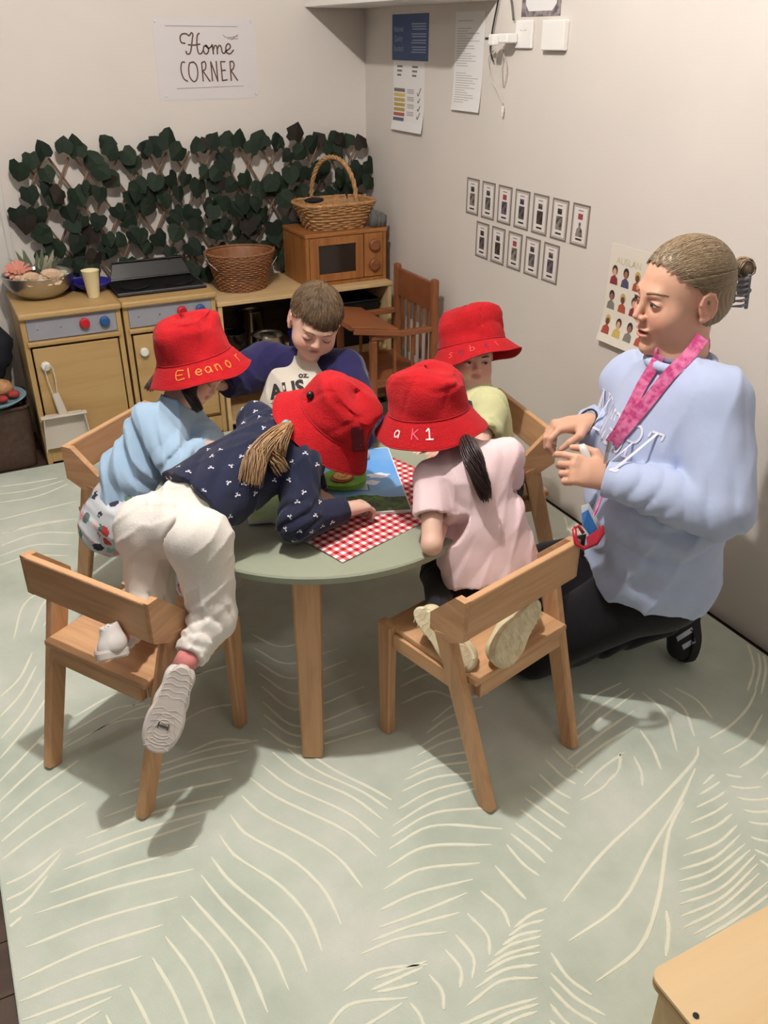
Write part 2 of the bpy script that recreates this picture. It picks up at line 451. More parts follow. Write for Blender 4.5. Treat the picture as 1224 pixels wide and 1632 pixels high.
# ------------------------------------------------------------------ chairs
def make_chair(name, label, x, y, heading, group='oak toddler chairs around the green table'):
    root = empty(name, (x, y, RUG_T+.0014), heading-math.pi/2, label, 'chair', group)
    # local frame: x to the sitter's right, y forward, z up
    zs = 0.335
    s = MB().box((-.155, -.112, zs-.016), (.155, .185, zs), 0.004)
    s.build('seat', OAKX, root)
    fr = MB().box((-.138, .145, zs-.056), (.138, .165, zs-.0165), 0.002)
    fr.build('seat_rail', OAKX, root)
    MB().box((-.138, -.110, zs-.056), (.138, -.090, zs-.0165), 0.002).build('seat_rail', OAKX, root)
    for sx in (-1, 1):
        a, b = sorted((sx*.1625, sx*.1375))
        MB().box((a, -.0895, zs-.056), (b, .146, zs-.0165), 0.002).build('seat_rail', OAKY, root)
        # front leg: flat board, tapering to the foot
        m = MB(); m.bar((sx*.160, .168, zs+.004), (sx*.152, .176, 0.001), .026, .046, (0, 1, 0), .024, .034, .004)
        m.build('leg', OAK, root)
        # rear leg rakes back to the floor
        m = MB(); m.bar((sx*.173, -.030, .435), (sx*.150, -.165, 0.001), .025, .050, (0, 1, .3), .025, .040, .004)
        m.build('leg', OAK, root)
    # plank with forward wings: one bent rail
    zt, zb, yb = .545, .447, -.10
    th = .018
    m = MB()
    m.box((-.180, yb, zb), (.180, yb+th, zt), 0.004)
    m.build('backrest', OAKX, root)
    for sx in (-1, 1):
        # wing: side panel going forward, top edge slopes down
        poly = [(0.0, zb), (0.0, zt), (.030, zt-.002), (.105, zt-.078), (.105, zb-.022), (.050, zb-.030)]
        m = MB()
        if sx < 0: m.prism(poly, (-.172-th, yb+.002, 0), (0.08, 1, 0), (0, 0, 1), th)
        else: m.prism(poly, (.172, yb+.002, 0), (-0.08, 1, 0), (0, 0, 1), th)
        m.build('wing', OAKY, root)
    return root
make_chair('toddler_chair', 'oak toddler chair at front left, under the girl in white trousers', .204, 1.699, math.radians(32.6))
make_chair('toddler_chair', 'oak toddler chair at front right, under the girl in the pink shirt', .951, 1.346, math.radians(104.7))
make_chair('toddler_chair', 'oak toddler chair at the left, under the girl in the light blue jumper', .400, 2.410, math.radians(-50))
make_chair('toddler_chair', 'oak toddler chair by the right wall, under the child in the pale green shirt', 1.412, 2.02, math.radians(172))

# ------------------------------------------------------------------ table
TX, TY, TR, TZ = .762, 1.868, .430, .520
tb = empty('round_table', (TX, TY, RUG_T+.0014), 0, 'low round table with grey-green top and oak legs', 'table')
GREEN = material('sage_laminate', rgb(148, 154, 134), 0.42, var=0.02, vscale=30)
MB().lathe([(TR-.006, TZ-.022-RUG_T), (TR, TZ-.018-RUG_T), (TR, TZ-.004-RUG_T), (TR-.004, TZ-RUG_T)], n=96).build('tabletop', GREEN, tb)
for a in (242, 152, 62, -28):
    t = math.radians(a); c, s = math.cos(t), math.sin(t)
    m = MB(); r0, r1 = .375, .435
    m.bar((c*.385, s*.385, TZ-.023-RUG_T), (c*.425, s*.425, .001), .062, .062, (c, s, 0), .050, .050, .005)
    m.build('leg', OAK, tb)
MB().lathe([(.33, TZ-.060-RUG_T), (.34, TZ-.060-RUG_T), (.34, TZ-.0225-RUG_T), (.33, TZ-.0225-RUG_T)], n=48).build('apron', OAKX, tb)

# gingham cloth -------------------------------------------------------
def gingham():
    m = bpy.data.materials.new('gingham'); m.use_nodes = True
    nt = m.node_tree; N = nt.nodes; L = nt.links; b = N['Principled BSDF']
    b.inputs['Roughness'].default_value = 0.9; b.inputs['Specular IOR Level'].default_value = 0.15
    uv = N.new('ShaderNodeUVMap'); sp = N.new('ShaderNodeSeparateXYZ')
    L.new(uv.outputs['UV'], sp.inputs[0])
    outs = []
    for ax in ('X', 'Y'):
        a = N.new('ShaderNodeMath'); a.operation = 'FRACT'; L.new(sp.outputs[ax], a.inputs[0])
        g = N.new('ShaderNodeMath'); g.operation = 'GREATER_THAN'; g.inputs[1].default_value = 0.5; L.new(a.outputs[0], g.inputs[0])
        outs.append(g)
    s = N.new('ShaderNodeMath'); s.operation = 'ADD'; L.new(outs[0].outputs[0], s.inputs[0]); L.new(outs[1].outputs[0], s.inputs[1])
    h = N.new('ShaderNodeMath'); h.operation = 'MULTIPLY'; h.inputs[1].default_value = 0.5; L.new(s.outputs[0], h.inputs[0])
    rp = N.new('ShaderNodeValToRGB'); rp.color_ramp.interpolation = 'CONSTANT'
    e = rp.color_ramp.elements; e[0].position = 0; e[0].color = rgb(240, 226, 222); e[1].position = 0.75; e[1].color = rgb(150, 28, 40)
    k = e.new(0.25); k.color = rgb(205, 110, 112)
    L.new(h.outputs[0], rp.inputs['Fac']); L.new(rp.outputs['Color'], b.inputs['Base Color'])
    return m
def quad_sheet(name, corners, nx, ny, mat, z, wav, uvs=(10, 10), parent=None, thick=.0015, label=None, cat=None):
    """corners: 4 world xy (BL, BR, TR, TL)"""
    c = [np.array(p[:2], float) for p in corners]
    vs = []; uv = []
    for j in range(ny+1):
        for i in range(nx+1):
            u, v = i/nx, j/ny
            p = (c[0]*(1-u)+c[1]*u)*(1-v)+(c[3]*(1-u)+c[2]*u)*v
            vs.append((p[0], p[1], z+wav(u, v))); uv.append((u*uvs[0], v*uvs[1]))
    fs = [(j*(nx+1)+i, j*(nx+1)+i+1, (j+1)*(nx+1)+i+1, (j+1)*(nx+1)+i) for j in range(ny) for i in range(nx)]
    o = mesh_obj(name, vs, fs, mat, parent, world=parent is not None, smooth=True)
    ul = o.data.uv_layers.new(name='UVMap')
    for l in o.data.loops: ul.data[l.index].uv = uv[l.vertex_index]
    sd = o.modifiers.new('thickness', 'SOLIDIFY'); sd.thickness = thick; sd.offset = 1
    if label: tag(o, label, cat)
    return o
cc = [at_z(548, 899, TZ), at_z(700, 800, TZ), at_z(650, 640, TZ), at_z(488, 860, TZ)]
# a square cloth laid corner-towards the near rim
A = at_z(546, 899, TZ)[:2]; B = at_z(488, 862, TZ)[:2]
d1 = np.array([.953, .303]); d2 = np.array([-.303, .953]); cA, cR, cB, cL = A, A+d1*.47, A+d1*.47+d2*.62, A+d2*.62
quad_sheet('gingham_cloth', [cA, cR, cB, cL], 60, 60, gingham(), TZ+.001,
           lambda u, v: .0012*(1+math.sin(9*u+4*v))+.001*(1+math.sin(17*v-6*u)), (22, 28),
           label='red and white gingham cloth spread on the round table', cat='cloth')

# picture book ---------------------------------------------------------
BK = [at_z(628, 712, TZ+.012), at_z(598, 714, TZ+.012)]
p_tr = at_z(619, 712, TZ+.012)[:2]; p_br = at_z(657, 812, TZ+.012)[:2]
dv = unit(p_tr-p_br); du = np.array([dv[1], -dv[0]])          # dv along the spine, du outwards to the right
SP = p_br - du*.20 ; HB = float(np.linalg.norm(p_tr-p_br))
bk = empty('picture_book', (SP[0]+dv[0]*HB/2, SP[1]+dv[1]*HB/2, TZ+.004), math.atan2(du[1], du[0]), 'open picture book showing blue sky, clouds and a tree on the cloth', 'book')
W_ = .20
SKYP = material('book_sky', rgb(98, 158, 222), 0.35, color2=rgb(140, 186, 232), vscale=3)
def pagez(u): return .004 + .010*math.exp(-((u-.02)/.06)**2)+.003*math.sin(u*12)
def page(u0, u1, v0, v1, mat, name, dz=0, par=bk, n=14, poly=None):
    vs, fs = [], []
    if poly is None:
        for j in range(2):
            for i in range(n+1):
                u = u0+(u1-u0)*i/n; v = v0+(v1-v0)*j
                vs.append((u, v-HB/2, pagez(abs(u))+dz))
        fs = [(i, i+1, n+2+i, n+1+i) for i in range(n)]
    else:
        vs = [(u, v-HB/2, pagez(abs(u))+dz) for u, v in poly]; fs = [tuple(range(len(vs)))]
    return mesh_obj(name, vs, fs, mat, par)
m = MB()
for sgn in (-1, 1):
    vs, n = [], 14
    for j in range(2):
        for i in range(n+1):
            u = W_*i/n
            for z in (0, pagez(u)): vs.append((sgn*u, (j-.5)*HB, z))
    fs = []
    S = (n+1)*2
    for i in range(n):
        a = i*2
        fs += [(a, a+2, a+3, a+1), (S+a, S+a+1, S+a+3, S+a+2), (a+1, a+3, S+a+3, S+a+1), (a, S+a, S+a+2, a+2)]
    fs += [(n*2, S+n*2, S+n*2+1, n*2+1)]
    m.add(vs, fs)
m.build('pages', PAPER, bk)
page(.004, W_-.003, .004, HB-.004, SKYP, 'page_print', .0004)
page(-W_+.003, -.004, .004, HB-.004, material('book_green', rgb(126, 176, 86), 0.4, color2=rgb(170, 200, 120), vscale=14), 'page_print', .0004)
page(.004, W_-.003, .004, .075, material('book_leaf', rgb(52, 74, 44), 0.5, color2=rgb(88, 118, 58), vscale=45), 'page_print', .0008)
def blob(cx, cy, rx, ry, mat, name, dz=.0012, lob=5, amp=.18, n=30, par=bk):
    return page(0, 0, 0, 0, mat, name, dz, par, poly=[(cx+rx*math.cos(a)*(1+amp*math.sin(lob*a)), cy+ry*math.sin(a)*(1+amp*math.cos(lob*a))) for a in [2*math.pi*k/n for k in range(n)]])
CLOUD = material('cloud_print', rgb(226, 228, 244), 0.5)
blob(.145, .200, .030, .015, CLOUD, 'cloud_print'); blob(.120, .160, .022, .014, CLOUD, 'cloud_print')
blob(.100, .072, .045, .018, material('leaf_print', rgb(96, 140, 46), 0.5, color2=rgb(60, 96, 36), vscale=90), 'bush_print', lob=7)
LN = material('line_print', rgb(70, 92, 110), 0.6)
page(.018, .112, .150, .0, LN, 'gate_print', .0012, poly=[(.02, .115), (.11, .115), (.11, .117), (.02, .117)])
page(0, 0, 0, 0, LN, 'gate_print', .0012, poly=[(.02, .150), (.11, .150), (.11, .152), (.02, .152)])
page(0, 0, 0, 0, LN, 'gate_print', .0012, poly=[(.108, .115), (.111, .115), (.111, .152), (.108, .152)])
page(0, 0, 0, 0, material('house_print', rgb(176, 206, 220), 0.5), 'house_print', .0011, poly=[(.02, .117), (.108, .117), (.108, .150), (.02, .150)])
for k in range(5):
    page(0, 0, 0, 0, LN, 'ladder_print', .0013, poly=[(.03+.016*k, .166), (.032+.016*k, .166), (.034+.016*k, .186), (.032+.016*k, .186)])
page(0, 0, 0, 0, LN, 'ladder_print', .0013, poly=[(.02, .166), (.09, .166), (.09, .168), (.02, .168)])
page(0, 0, 0, 0, LN, 'ladder_print', .0013, poly=[(.02, .184), (.09, .184), (.09, .186), (.02, .186)])
page(0, 0, 0, 0, material('hatch_print', rgb(70, 140, 90), 0.6), 'flag_print', .0013, poly=[(.085, .178), (.105, .165), (.112, .185), (.092, .200)])
# green leaf-shaped board toy with a smiling face
GL = material('lime_felt', rgb(130, 182, 62), 0.7, color2=rgb(100, 160, 50), vscale=20)
P0 = at_z(548, 762, TZ+.03)
lt = empty('leaf_toy', (P0[0], P0[1], TZ+.024), 0.35, 'green leaf-shaped toy with a round orange smiling face beside the book', 'toy')
m = MB()
def slab(poly, z0, z1, mat, name, par, sc=1.3):
    mm = MB().prism([(x*sc, y*sc) for x, y in poly], (0, 0, z0), (1, 0, 0), (0, 1, 0), z1-z0); return mm.build(name, mat, par)
cl = [(.055*math.cos(a)*(1+.10*math.sin(3*a+.4)), .042*math.sin(a)*(1+.10*math.sin(3*a))) for a in [2*math.pi*k/40 for k in range(40)]]
slab(cl, 0, .012, GL, 'body', lt)
slab([(x*.62-.055, y*.55+.052) for x, y in cl], 0, .012, GL, 'leaf', lt)
slab([(x*.5-.02, y*.4+.075) for x, y in cl], 0, .010, GL, 'leaf', lt)
slab([(-.055, .030), (-.012, .052), (-.018, .062), (-.060, .040)], .012, .016, material('yellow_felt', rgb(226, 190, 60), 0.7), 'band', lt)
fc = slab([(.024*math.cos(a)-.008, .022*math.sin(a)-.004) for a in [2*math.pi*k/24 for k in range(24)]], .012, .0155, material('brown_felt', rgb(150, 84, 40), 0.7), 'face_ring', lt)
fc2 = slab([(.019*math.cos(a)-.006, .018*math.sin(a)-.003) for a in [2*math.pi*k/24 for k in range(24)]], .0155, .0175, material('peach_felt', rgb(232, 178, 96), 0.7), 'face', lt)
mm = MB().sphere((-.016, .004, .0178), (.0018, .0018, .0008)).sphere((.0, .004, .0178), (.0018, .0018, .0008))
mm.tube([(-.018, -.007, .0178), (-.013, -.0125, .0178), (-.004, -.0135, .0178), (.004, -.008, .0178)], .0008, 5)
mm.build('smile', material('red_brown_ink', rgb(130, 50, 30), .7), lt)
# ------------------------------------------------------------------ play kitchen along the back wall
KY = 3.50
GREYP = material('grey_panel', rgb(150, 150, 158), 0.5)
REDP = material('red_plastic', rgb(190, 34, 44), 0.3); BLUEP = material('blue_plastic', rgb(44, 84, 140), 0.3)
CREAMP = material('cream_plastic', rgb(228, 214, 170), 0.4)
def knob(par, x, y, z, r, mat, depth=.018, name='knob', label=None):
    m = MB()
    vs = []
    prof = [(0.0, r*.9), (.3, r), (.8, r*.95), (1.0, r*.72)]
    n = 20
    for t, rr in prof:
        for k in range(n):
            a = 2*math.pi*k/n; vs.append((x+rr*math.cos(a), y-depth*t, z+rr*math.sin(a)))
    fs = [(i*n+k, (i+1)*n+k, (i+1)*n+(k+1) % n, i*n+(k+1) % n) for i in range(3) for k in range(n)]
    fs += [tuple(range(n)), tuple(reversed(range(3*n, 4*n)))]
    o = m.add(vs, fs).build(name, mat, par, smooth=False)
    if label: o['label'] = label
    return o
def kitchen_unit(x0, x1, label, doorknob_x, dz=0.635):
    w = x1-x0
    u = empty('play_cabinet', (x0, KY, 0), 0, label, 'cabinet', 'wooden play kitchen cabinets along the back wall')
    D = .385
    MB().box((0, .004, 0), (.020, D, dz-.024), .002).box((w-.020, .004, 0), (w, D, dz-.024), .002).box((.020, D-.012, .03), (w-.020, D, dz-.024)) \
        .box((.020, .02, .085), (w-.020, D-.012, .099)).box((.020, .006, .012), (w-.020, .020, .084), .002).build('body', PLYZ, u)
    MB().box((-.004, -.014, dz-.024), (w+.004, D, dz), .007).build('worktop', PLY, u)
    p = MB().box((.021, .004, .525), (w-.021, .016, dz-.025), .001).build('control_panel', GREYP, u)
    for xs in (.06, .145):
        MB().sphere((xs, .003, .567), (.004, .0015, .004), 10, 6).build('screw', STEEL, p)
    MB().box((.012, -.008, .503), (w-.012, .012, .522), .005).build('rail', PLY, u)
    d = MB().box((.026, -.002, .104), (w-.026, .016, .494), .003).build('door', PLY, u)
    k = knob(d, doorknob_x, -.002, .425, .018, WHITE, .022)
    MB().box((.030, -.004, .086), (w-.10, .003, .094)).build('door_stop', MATS['black_plastic'], u)
    return u, p
u1, p1 = kitchen_unit(.225, .603, 'left wooden play cabinet with grey control panel, under the flower bowl', .062)
knob(p1, .235, .004, .572, .020, REDP, .02, label='red control knob'); knob(p1, .312, .004, .570, .020, BLUEP, .02, label='blue control knob')
u2, p2 = kitchen_unit(.612, .992, 'wooden play cabinet carrying the black hob, right of the dustpan', .060)
knob(p2, .235, .004, .572, .020, REDP, .02, label='red control knob'); knob(p2, .312, .004, .570, .020, BLUEP, .02, label='blue control knob')

# dustpan on the first door knob
dp = empty('dustpan', (.305, KY-.028, .42), 0, 'cream plastic dustpan hanging by a cord from the left cabinet knob', 'dustpan')
m = MB()
prof = []
W1, W2, HH = .068, .092, .135
m.prism([(-W2, -HH), (W2, -HH), (W1+.012, 0), (W1, .012), (.018, .012), (-.018, .012), (-W1, .012), (-W1-.012, 0)], (.012, .012, -.205), (1, 0, 0), (0, 0, 1), -.003)
m.bar((-W1-.012+.014, -.008, -.20), (-W2+.014, -.008, -.205-HH), .005, .030, (0, 1, 0)); m.bar((W1+.012+.010, -.008, -.20), (W2+.010, -.008, -.205-HH), .005, .030, (0, 1, 0))
m.bar((-W1-.008, -.008, -.196), (W1+.032, -.008, -.196), .006, .032, (0, 1, 0))
m.build('pan', CREAMP if False else material('ivory_plastic', rgb(208, 198, 184), 0.45), dp)
MB().bar((.012, -.004, -.198), (-.004, .002, -.105), .034, .014, (0, 1, 0), .028, .012, .004).build('handle', MATS['ivory_plastic'], dp)
MB().tube([(-.012, .0, -.11), (-.022, -.004, -.05), (-.026, -.006, .0), (-.018, -.010, .018), (-.004, -.010, .018), (.004, -.006, .0), (.006, -.004, -.05), (.002, .0, -.11)], .0022, 6).build('cord', material('cord_white', rgb(210, 204, 196), .8), dp)

# shelf unit
su = empty('shelf_unit', (1.0, KY, 0), 0, 'low birch shelf unit under the toy microwave and brown basket', 'shelf')
SZ, SW, SD = .585, .815, .385
m = MB().box((0, 0, 0), (.018, SD, SZ-.019), .002); m.build('side_panel', BIRCH, su)
MB().box((SW-.018, 0, 0), (SW, SD, SZ-.019), .002).build('side_panel', BIRCH, su)
MB().box((-.004, -.006, SZ-.018), (SW+.002, SD, SZ), .003).build('top_panel', BIRCH, su)
MB().box((.019, .01, .27), (SW-.019, SD-.012, .286), .002).build('shelf_panel', BIRCH, su)
MB().box((.019, .01, .03), (SW-.019, SD-.012, .046), .002).build('shelf_panel', BIRCH, su)
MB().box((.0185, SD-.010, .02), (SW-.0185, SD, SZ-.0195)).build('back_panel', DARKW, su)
# pots inside
def pot(x, y, z, r, h, label, mat, handle=True, name='saucepan', cat='pan', ang=0.0):
    o = empty(name, (x, y, z), ang, label, cat)
    MB().lathe([(r*.86, 0), (r, .012), (r, h), (r+.004, h+.002), (r-.003, h+.002), (r-.004, h-.01), (r-.006, .010), (.002, .006)], n=40).build('bowl', mat, o, smooth=True)
    if handle:
        MB().bar((0, -r+.001, h*.8), (0, -r-.10, h*.9), .016, .010, (0, 0, 1)).build('handle', BLACK, o)
    return o
pot(1.265, 3.655, .2865, .075, .085, 'steel saucepan on the upper shelf beside the blue tub', STEEL, ang=-.9)
pot(1.10, 3.69, .2865, .070, .11, 'black cooking pot on the upper shelf behind the red hat', BLACK)
pot(1.245, 3.81, .2865, .055, .16, 'tall narrow steel pot at the back of the upper shelf', STEEL, False)
pot(1.405, 3.60, .2865, .060, .09, 'dark blue plastic tub on the upper shelf by the boy', material('navy_plastic', rgb(34, 36, 120), .35), False, 'plastic_tub', 'tub')
bb = empty('black_crate', (1.62, 3.69, .2865), 0, 'black plastic crate on the shelf under the toy microwave', 'crate')
m = MB()
for a, b in (((-.15, -.13), (-.17, -.15)),):
    pass
def frustum_box(w0, d0, w1, d1, h, t=.004):
    m = MB()
    o = [(-w0, -d0, 0), (w0, -d0, 0), (w0, d0, 0), (-w0, d0, 0), (-w1, -d1, h), (w1, -d1, h), (w1, d1, h), (-w1, d1, h)]
    i = [(-w0+t, -d0+t, t), (w0-t, -d0+t, t), (w0-t, d0-t, t), (-w0+t, d0-t, t), (-w1+t, -d1+t, h), (w1-t, -d1+t, h), (w1-t, d1-t, h), (-w1+t, d1-t, h)]
    fs = [(3, 2, 1, 0)]+[(k, (k+1) % 4, 4+(k+1) % 4, 4+k) for k in range(4)]+[(4+k, 4+(k+1) % 4, 12+(k+1) % 4, 12+k) for k in range(4)]
    fs += [(8, 9, 10, 11)]+[(8+(k+1) % 4, 8+k, 12+k, 12+(k+1) % 4) for k in range(4)]
    return m.add(o+i, fs)
frustum_box(.13, .12, .155, .14, .21).build('tub', BLACK, bb)
MB().tube([(-.157, -.142, .21), (.157, -.142, .21), (.157, .142, .21), (-.157, .142, .21)], .005, 6, closed=True).build('rim', BLACK, bb)

# hob ---------------------------------------------------------------
hb = empty('toy_hob', (.795, 3.70, .636), 0, 'black toy hob tray on the second cabinet', 'hob')
MB().box((-.185, -.135, 0), (.185, .165, .010), .004).build('tray', material('gloss_black', rgb(8, 8, 9), .32), hb)
MB().box((-.178, -.129, .0102), (.178, .158, .012), .002).build('plate', material('hob_black', rgb(14, 14, 16), .4), hb)
MB().tube([(-.18, -.132, .012), (.18, -.132, .012), (.18, .162, .012), (-.18, .162, .012)], .0035, 6, closed=True).build('rim', material('hob_grey', rgb(70, 68, 72), .35), hb)
for sx in (-.09, .09):
    o = MB().lathe([(.060, 0), (.062, .003), (.058, .005), (.040, .004)], c=(sx, -.03, .012), n=36).build('burner', BLACK, hb)
pn = empty('black_tray', (.80, 3.78, .6495), 0, 'black baking tray with raised edge leaning at the back of the hob', 'tray')
m = MB()
m.prism([(-.17, 0), (.17, 0), (.15, .075), (-.15, .075)], (0, .0, .004), (1, 0, 0), (0, .5, .86), -.006)
m.build('plate', MATS['gloss_black'], pn)
MB().tube([(-.17, 0, .005), (.17, 0, .005), (.15, .037, .069), (-.15, .037, .069)], .006, 6, closed=True).build('rim', BLACK, pn)

def simple(name, label, cat, loc): return empty(name, loc, 0, label, cat)
# steel mug
mg = simple('steel_mug', 'shiny steel mug behind the raised black tray on the hob', 'mug', (.945, 3.852, .650))
MB().lathe([(.030, 0), (.031, .004), (.031, .076), (.033, .078), (.029, .078), (.029, .006), (.002, .004)], n=36).build('bowl', STEEL, mg, smooth=True)
MB().tube([(.030, 0, .062), (.05, 0, .058), (.052, 0, .03), (.030, 0, .018)], .003, 8).build('handle', STEEL, mg)
# cup
cu = MB().lathe([(.022, 0), (.0225, .002), (.034, .105), (.036, .108), (.032, .108), (.021, .004), (.001, .003)], n=36).build('plastic_cup', CREAMP, None, smooth=True, loc=(.530, 3.625, .6355))
tag(cu, 'pale yellow plastic cup standing near the front of the left cabinet', 'cup')
# blue bowls
b1 = MB().lathe([(.035, 0), (.040, .003), (.072, .030), (.076, .040), (.070, .038), (.038, .008), (.001, .006)], n=40).build('plastic_bowl', material('royal_plastic', rgb(46, 40, 130), .35), None, smooth=True, loc=(.548, 3.735, .6355))
tag(b1, 'dark blue plastic bowl behind the yellow cup', 'bowl')
b2 = MB().lathe([(.035, 0), (.060, .004), (.070, .050), (.072, .058), (.066, .056), (.056, .01), (.001, .006)], n=40).build('plastic_bowl', MATS['royal_plastic'], None, smooth=True, loc=(.485, 3.815, .6355))
tag(b2, 'dark blue plastic pot between the flower bowl and the blue bowl', 'bowl')
# flower bowl
fb = simple('steel_bowl', 'hammered steel mixing bowl on the left cabinet, full of artificial flowers', 'bowl', (.345, 3.745, .6355))
pr_ = [(.06, 0), (.08, .004), (.112, .030), (.132, .062), (.136, .088), (.139, .092), (.136, .094), (.130, .088), (.126, .062), (.105, .034), (.07, .012), (.001, .010)]
MB().lathe(pr_, n=64).build('shell', material('hammered_steel', rgb(196, 194, 190), .34, 1.0, bump=.25, bscale=40), fb, smooth=True)
random.seed(7)
def petal_flower(x, y, z, r, mat, name, label, layers=3, npt=6, lean=.3, closed=.4):
    o = empty(name, (x, y, z), 0, label, 'flower', 'artificial flowers in the steel bowl')
    for L in range(layers):
        rr = r*(1-.24*L); 
        for k in range(npt):
            a = 2*math.pi*(k+.5*L)/npt + random.uniform(-.1, .1)
            up = .15+closed*L*1.1
            c, s = math.cos(a), math.sin(a)
            pts = []; wsc = .62 if npt < 10 else .24
            vs = []
            for (u, w_, h) in ((0, .0, 0), (.45, .34, .10), (.85, .40, .28), (1.0, .0, .36)):
                for sg in (-1, 1):
                    X = rr*u*math.cos(up*.7); Zz = rr*(u*math.sin(up)+h*.2)
                    wv = sg*w_*rr*wsc*1.4
                    vs.append((c*X-s*wv, s*X+c*wv-lean*Zz*0, Zz+(abs(sg)*w_*rr*.25)))
            fs = [(0, 1, 3, 2), (2, 3, 5, 4), (4, 5, 7, 6)]
            mesh_obj('petal', vs, fs, mat, o, smooth=True)
    MB().sphere((0, 0, r*.12), r*.13, 8, 6).build('centre', material('petal_heart', rgb(176, 128, 92), .8), o, smooth=True)
    return o
CRM = material('petal_cream', rgb(206, 176, 146), .8, var=.2, vscale=60); PK = material('petal_pink', rgb(206, 136, 118), .7); GRN = material('foliage_grey', rgb(96, 104, 80), .8)
for (x, y, r, mt, nm, lb) in ((.385, 3.655, .050, CRM, 'rose_bloom', 'cream artificial rose at the right front of the steel bowl'), (.312, 3.655, .042, CRM, 'rose_bloom', 'cream artificial rose at the middle front of the steel bowl'),
                             (.270, 3.690, .026, CRM, 'rose_bloom', 'small pale bloom at the left front of the steel bowl'), (.435, 3.70, .026, material('petal_sage', rgb(176, 180, 150), .8), 'rose_bloom', 'sage green bloom at the right edge of the steel bowl'),
                             (.275, 3.74, .058, PK, 'aster_bloom', 'dusty pink artificial flower with thin petals in the steel bowl')):
    o = petal_flower(x, y, .716 if nm == 'rose_bloom' else .735, r, mt, nm, lb, 3 if nm == 'rose_bloom' else 2, 6 if nm == 'rose_bloom' else 14)
    o.rotation_euler = (.55, 0, 0)
sp = simple('foliage_spray', 'grey green artificial foliage spiking up from the steel bowl', 'foliage', (.345, 3.765, .69))
for k in range(34):
    a = random.uniform(0, 2*math.pi); tl = random.uniform(.1, .75); L = random.uniform(.07, .135)
    d = np.array([math.cos(a)*math.sin(tl), math.sin(a)*math.sin(tl)*.8, math.cos(tl)]); s_ = unit(np.cross(d, (0, 1, .1)))*random.uniform(.006, .014)
    st = np.array([math.cos(a)*.03, math.sin(a)*.03, .0])
    vs = [st, st+d*L*.5-s_, st+d*L, st+d*L*.5+s_+np.array([0, -.003, 0])]
    mesh_obj('leaf', vs, [(0, 1, 2), (0, 2, 3)], GRN if k % 3 else material('foliage_pale', rgb(170, 164, 140), .8), sp)
MB().lathe([(.11, .04), (.125, .075), (.06, .092), (.001, .095)], n=30).build('moss', material('moss_dark', rgb(46, 44, 36), .9, bump=.6, bscale=70), fb, smooth=True)

# woven baskets ---------------------------------------------------------
def woven(prof, n=96, mth=26, sx=1.0, sy=1.0, amp=.0022, rows=30, sup=2.0, cols=24):
    """basket wall with weave relief; prof: (r, z) from the base up; superellipse plan"""
    z = np.linspace(0, 1, rows); P = np.array(prof, float)
    tt = np.linspace(0, 1, len(P))
    R = np.interp(z, tt, P[:, 0]); Z = np.interp(z, tt, P[:, 1])
    vs = []
    for i in range(rows):
        for k in range(n):
            a = 2*math.pi*k/n; c, s = math.cos(a), math.sin(a)
            q = (abs(c)**sup+abs(s)**sup)**(-1/sup)
            d = amp*math.sin(cols*a)*(1 if i % 2 else -1)
            r = R[i]*q+d
            vs.append((r*c*sx, r*s*sy, Z[i]))
    m = MB()
    fs = [(i*n+k, i*n+(k+1) % n, (i+1)*n+(k+1) % n, (i+1)*n+k) for i in range(rows-1) for k in range(n)]
    off = len(vs)
    vi = [(x*.95, y*.95, max(zv, .006)) for x, y, zv in vs]
    fi = [tuple(reversed([off+q for q in f])) for f in fs]
    top = (rows-1)*n
    fr = [(top+k, top+(k+1) % n, off+top+(k+1) % n, off+top+k) for k in range(n)]
    m.add(vs+vi, fs+fi+fr+[tuple(reversed(range(n))), tuple(off+k for k in range(n))])
    return m
def wicker(name, prof, z0, z1, rows, stakes, r, mat, par, sx, sy, sup, amp=.004):
    P = np.array(prof, float); tt = np.linspace(0, 1, len(P)); m = MB(); n = stakes*4
    for i in range(rows):
        t = i/(rows-1); R0 = np.interp(t, tt, P[:, 0]); Z0 = np.interp(t, tt, P[:, 1]); pts = []
        for k in range(n):
            a = 2*math.pi*k/n; c, s = math.cos(a), math.sin(a); q = (abs(c)**sup+abs(s)**sup)**(-1/sup)
            rr = R0*q+amp*math.cos(stakes*a/2+math.pi*(i % 2)); pts.append((rr*c*sx, rr*s*sy, Z0+random.uniform(-.0006, .0006)))
        m.tube(pts, r, 5, closed=True)
    o = m.build(name, mat, par, smooth=True); o['kind'] = 'stuff'; return o
def ring(r, z, sx, sy, sup, n=64):
    out = []
    for k in range(n):
        a = 2*math.pi*k/n; c, s = math.cos(a), math.sin(a); q = (abs(c)**sup+abs(s)**sup)**(-1/sup)
        out.append((r*q*c*sx, r*q*s*sy, z))
    return out
def braid(m, pts, r, tw=3, k=3, n=5):
    """k strands twisted about a path"""
    P = np.array(pts, float); N = len(P)
    for j in range(k):
        q = []
        for i in range(N):
            t = unit(P[min(i+1, N-1)]-P[max(i-1, 0)]+1e-9); a_ = np.cross(t, (.1, .2, 1)); a_ = unit(a_); b_ = np.cross(t, a_)
            ph = 2*math.pi*(j/k+tw*i/N); q.append(P[i]+(a_*math.cos(ph)+b_*math.sin(ph))*r*.6)
        m.tube(q, r*.62, n)
RATTAN = material('brown_rattan', rgb(140, 92, 58), .45, var=.25, vscale=40, bump=.3, bscale=200)
STRAW = material('straw_wicker', rgb(178, 132, 84), .6, var=.35, vscale=60, bump=.3, bscale=200)
DWICK = material('dark_wicker', rgb(74, 54, 42), .6, var=.3, vscale=50, bump=.3, bscale=150)
ob = empty('oval_basket', (1.172, 3.69, SZ+.0005), -.05, 'brown oval woven basket on the shelf unit left of the toy microwave', 'basket')
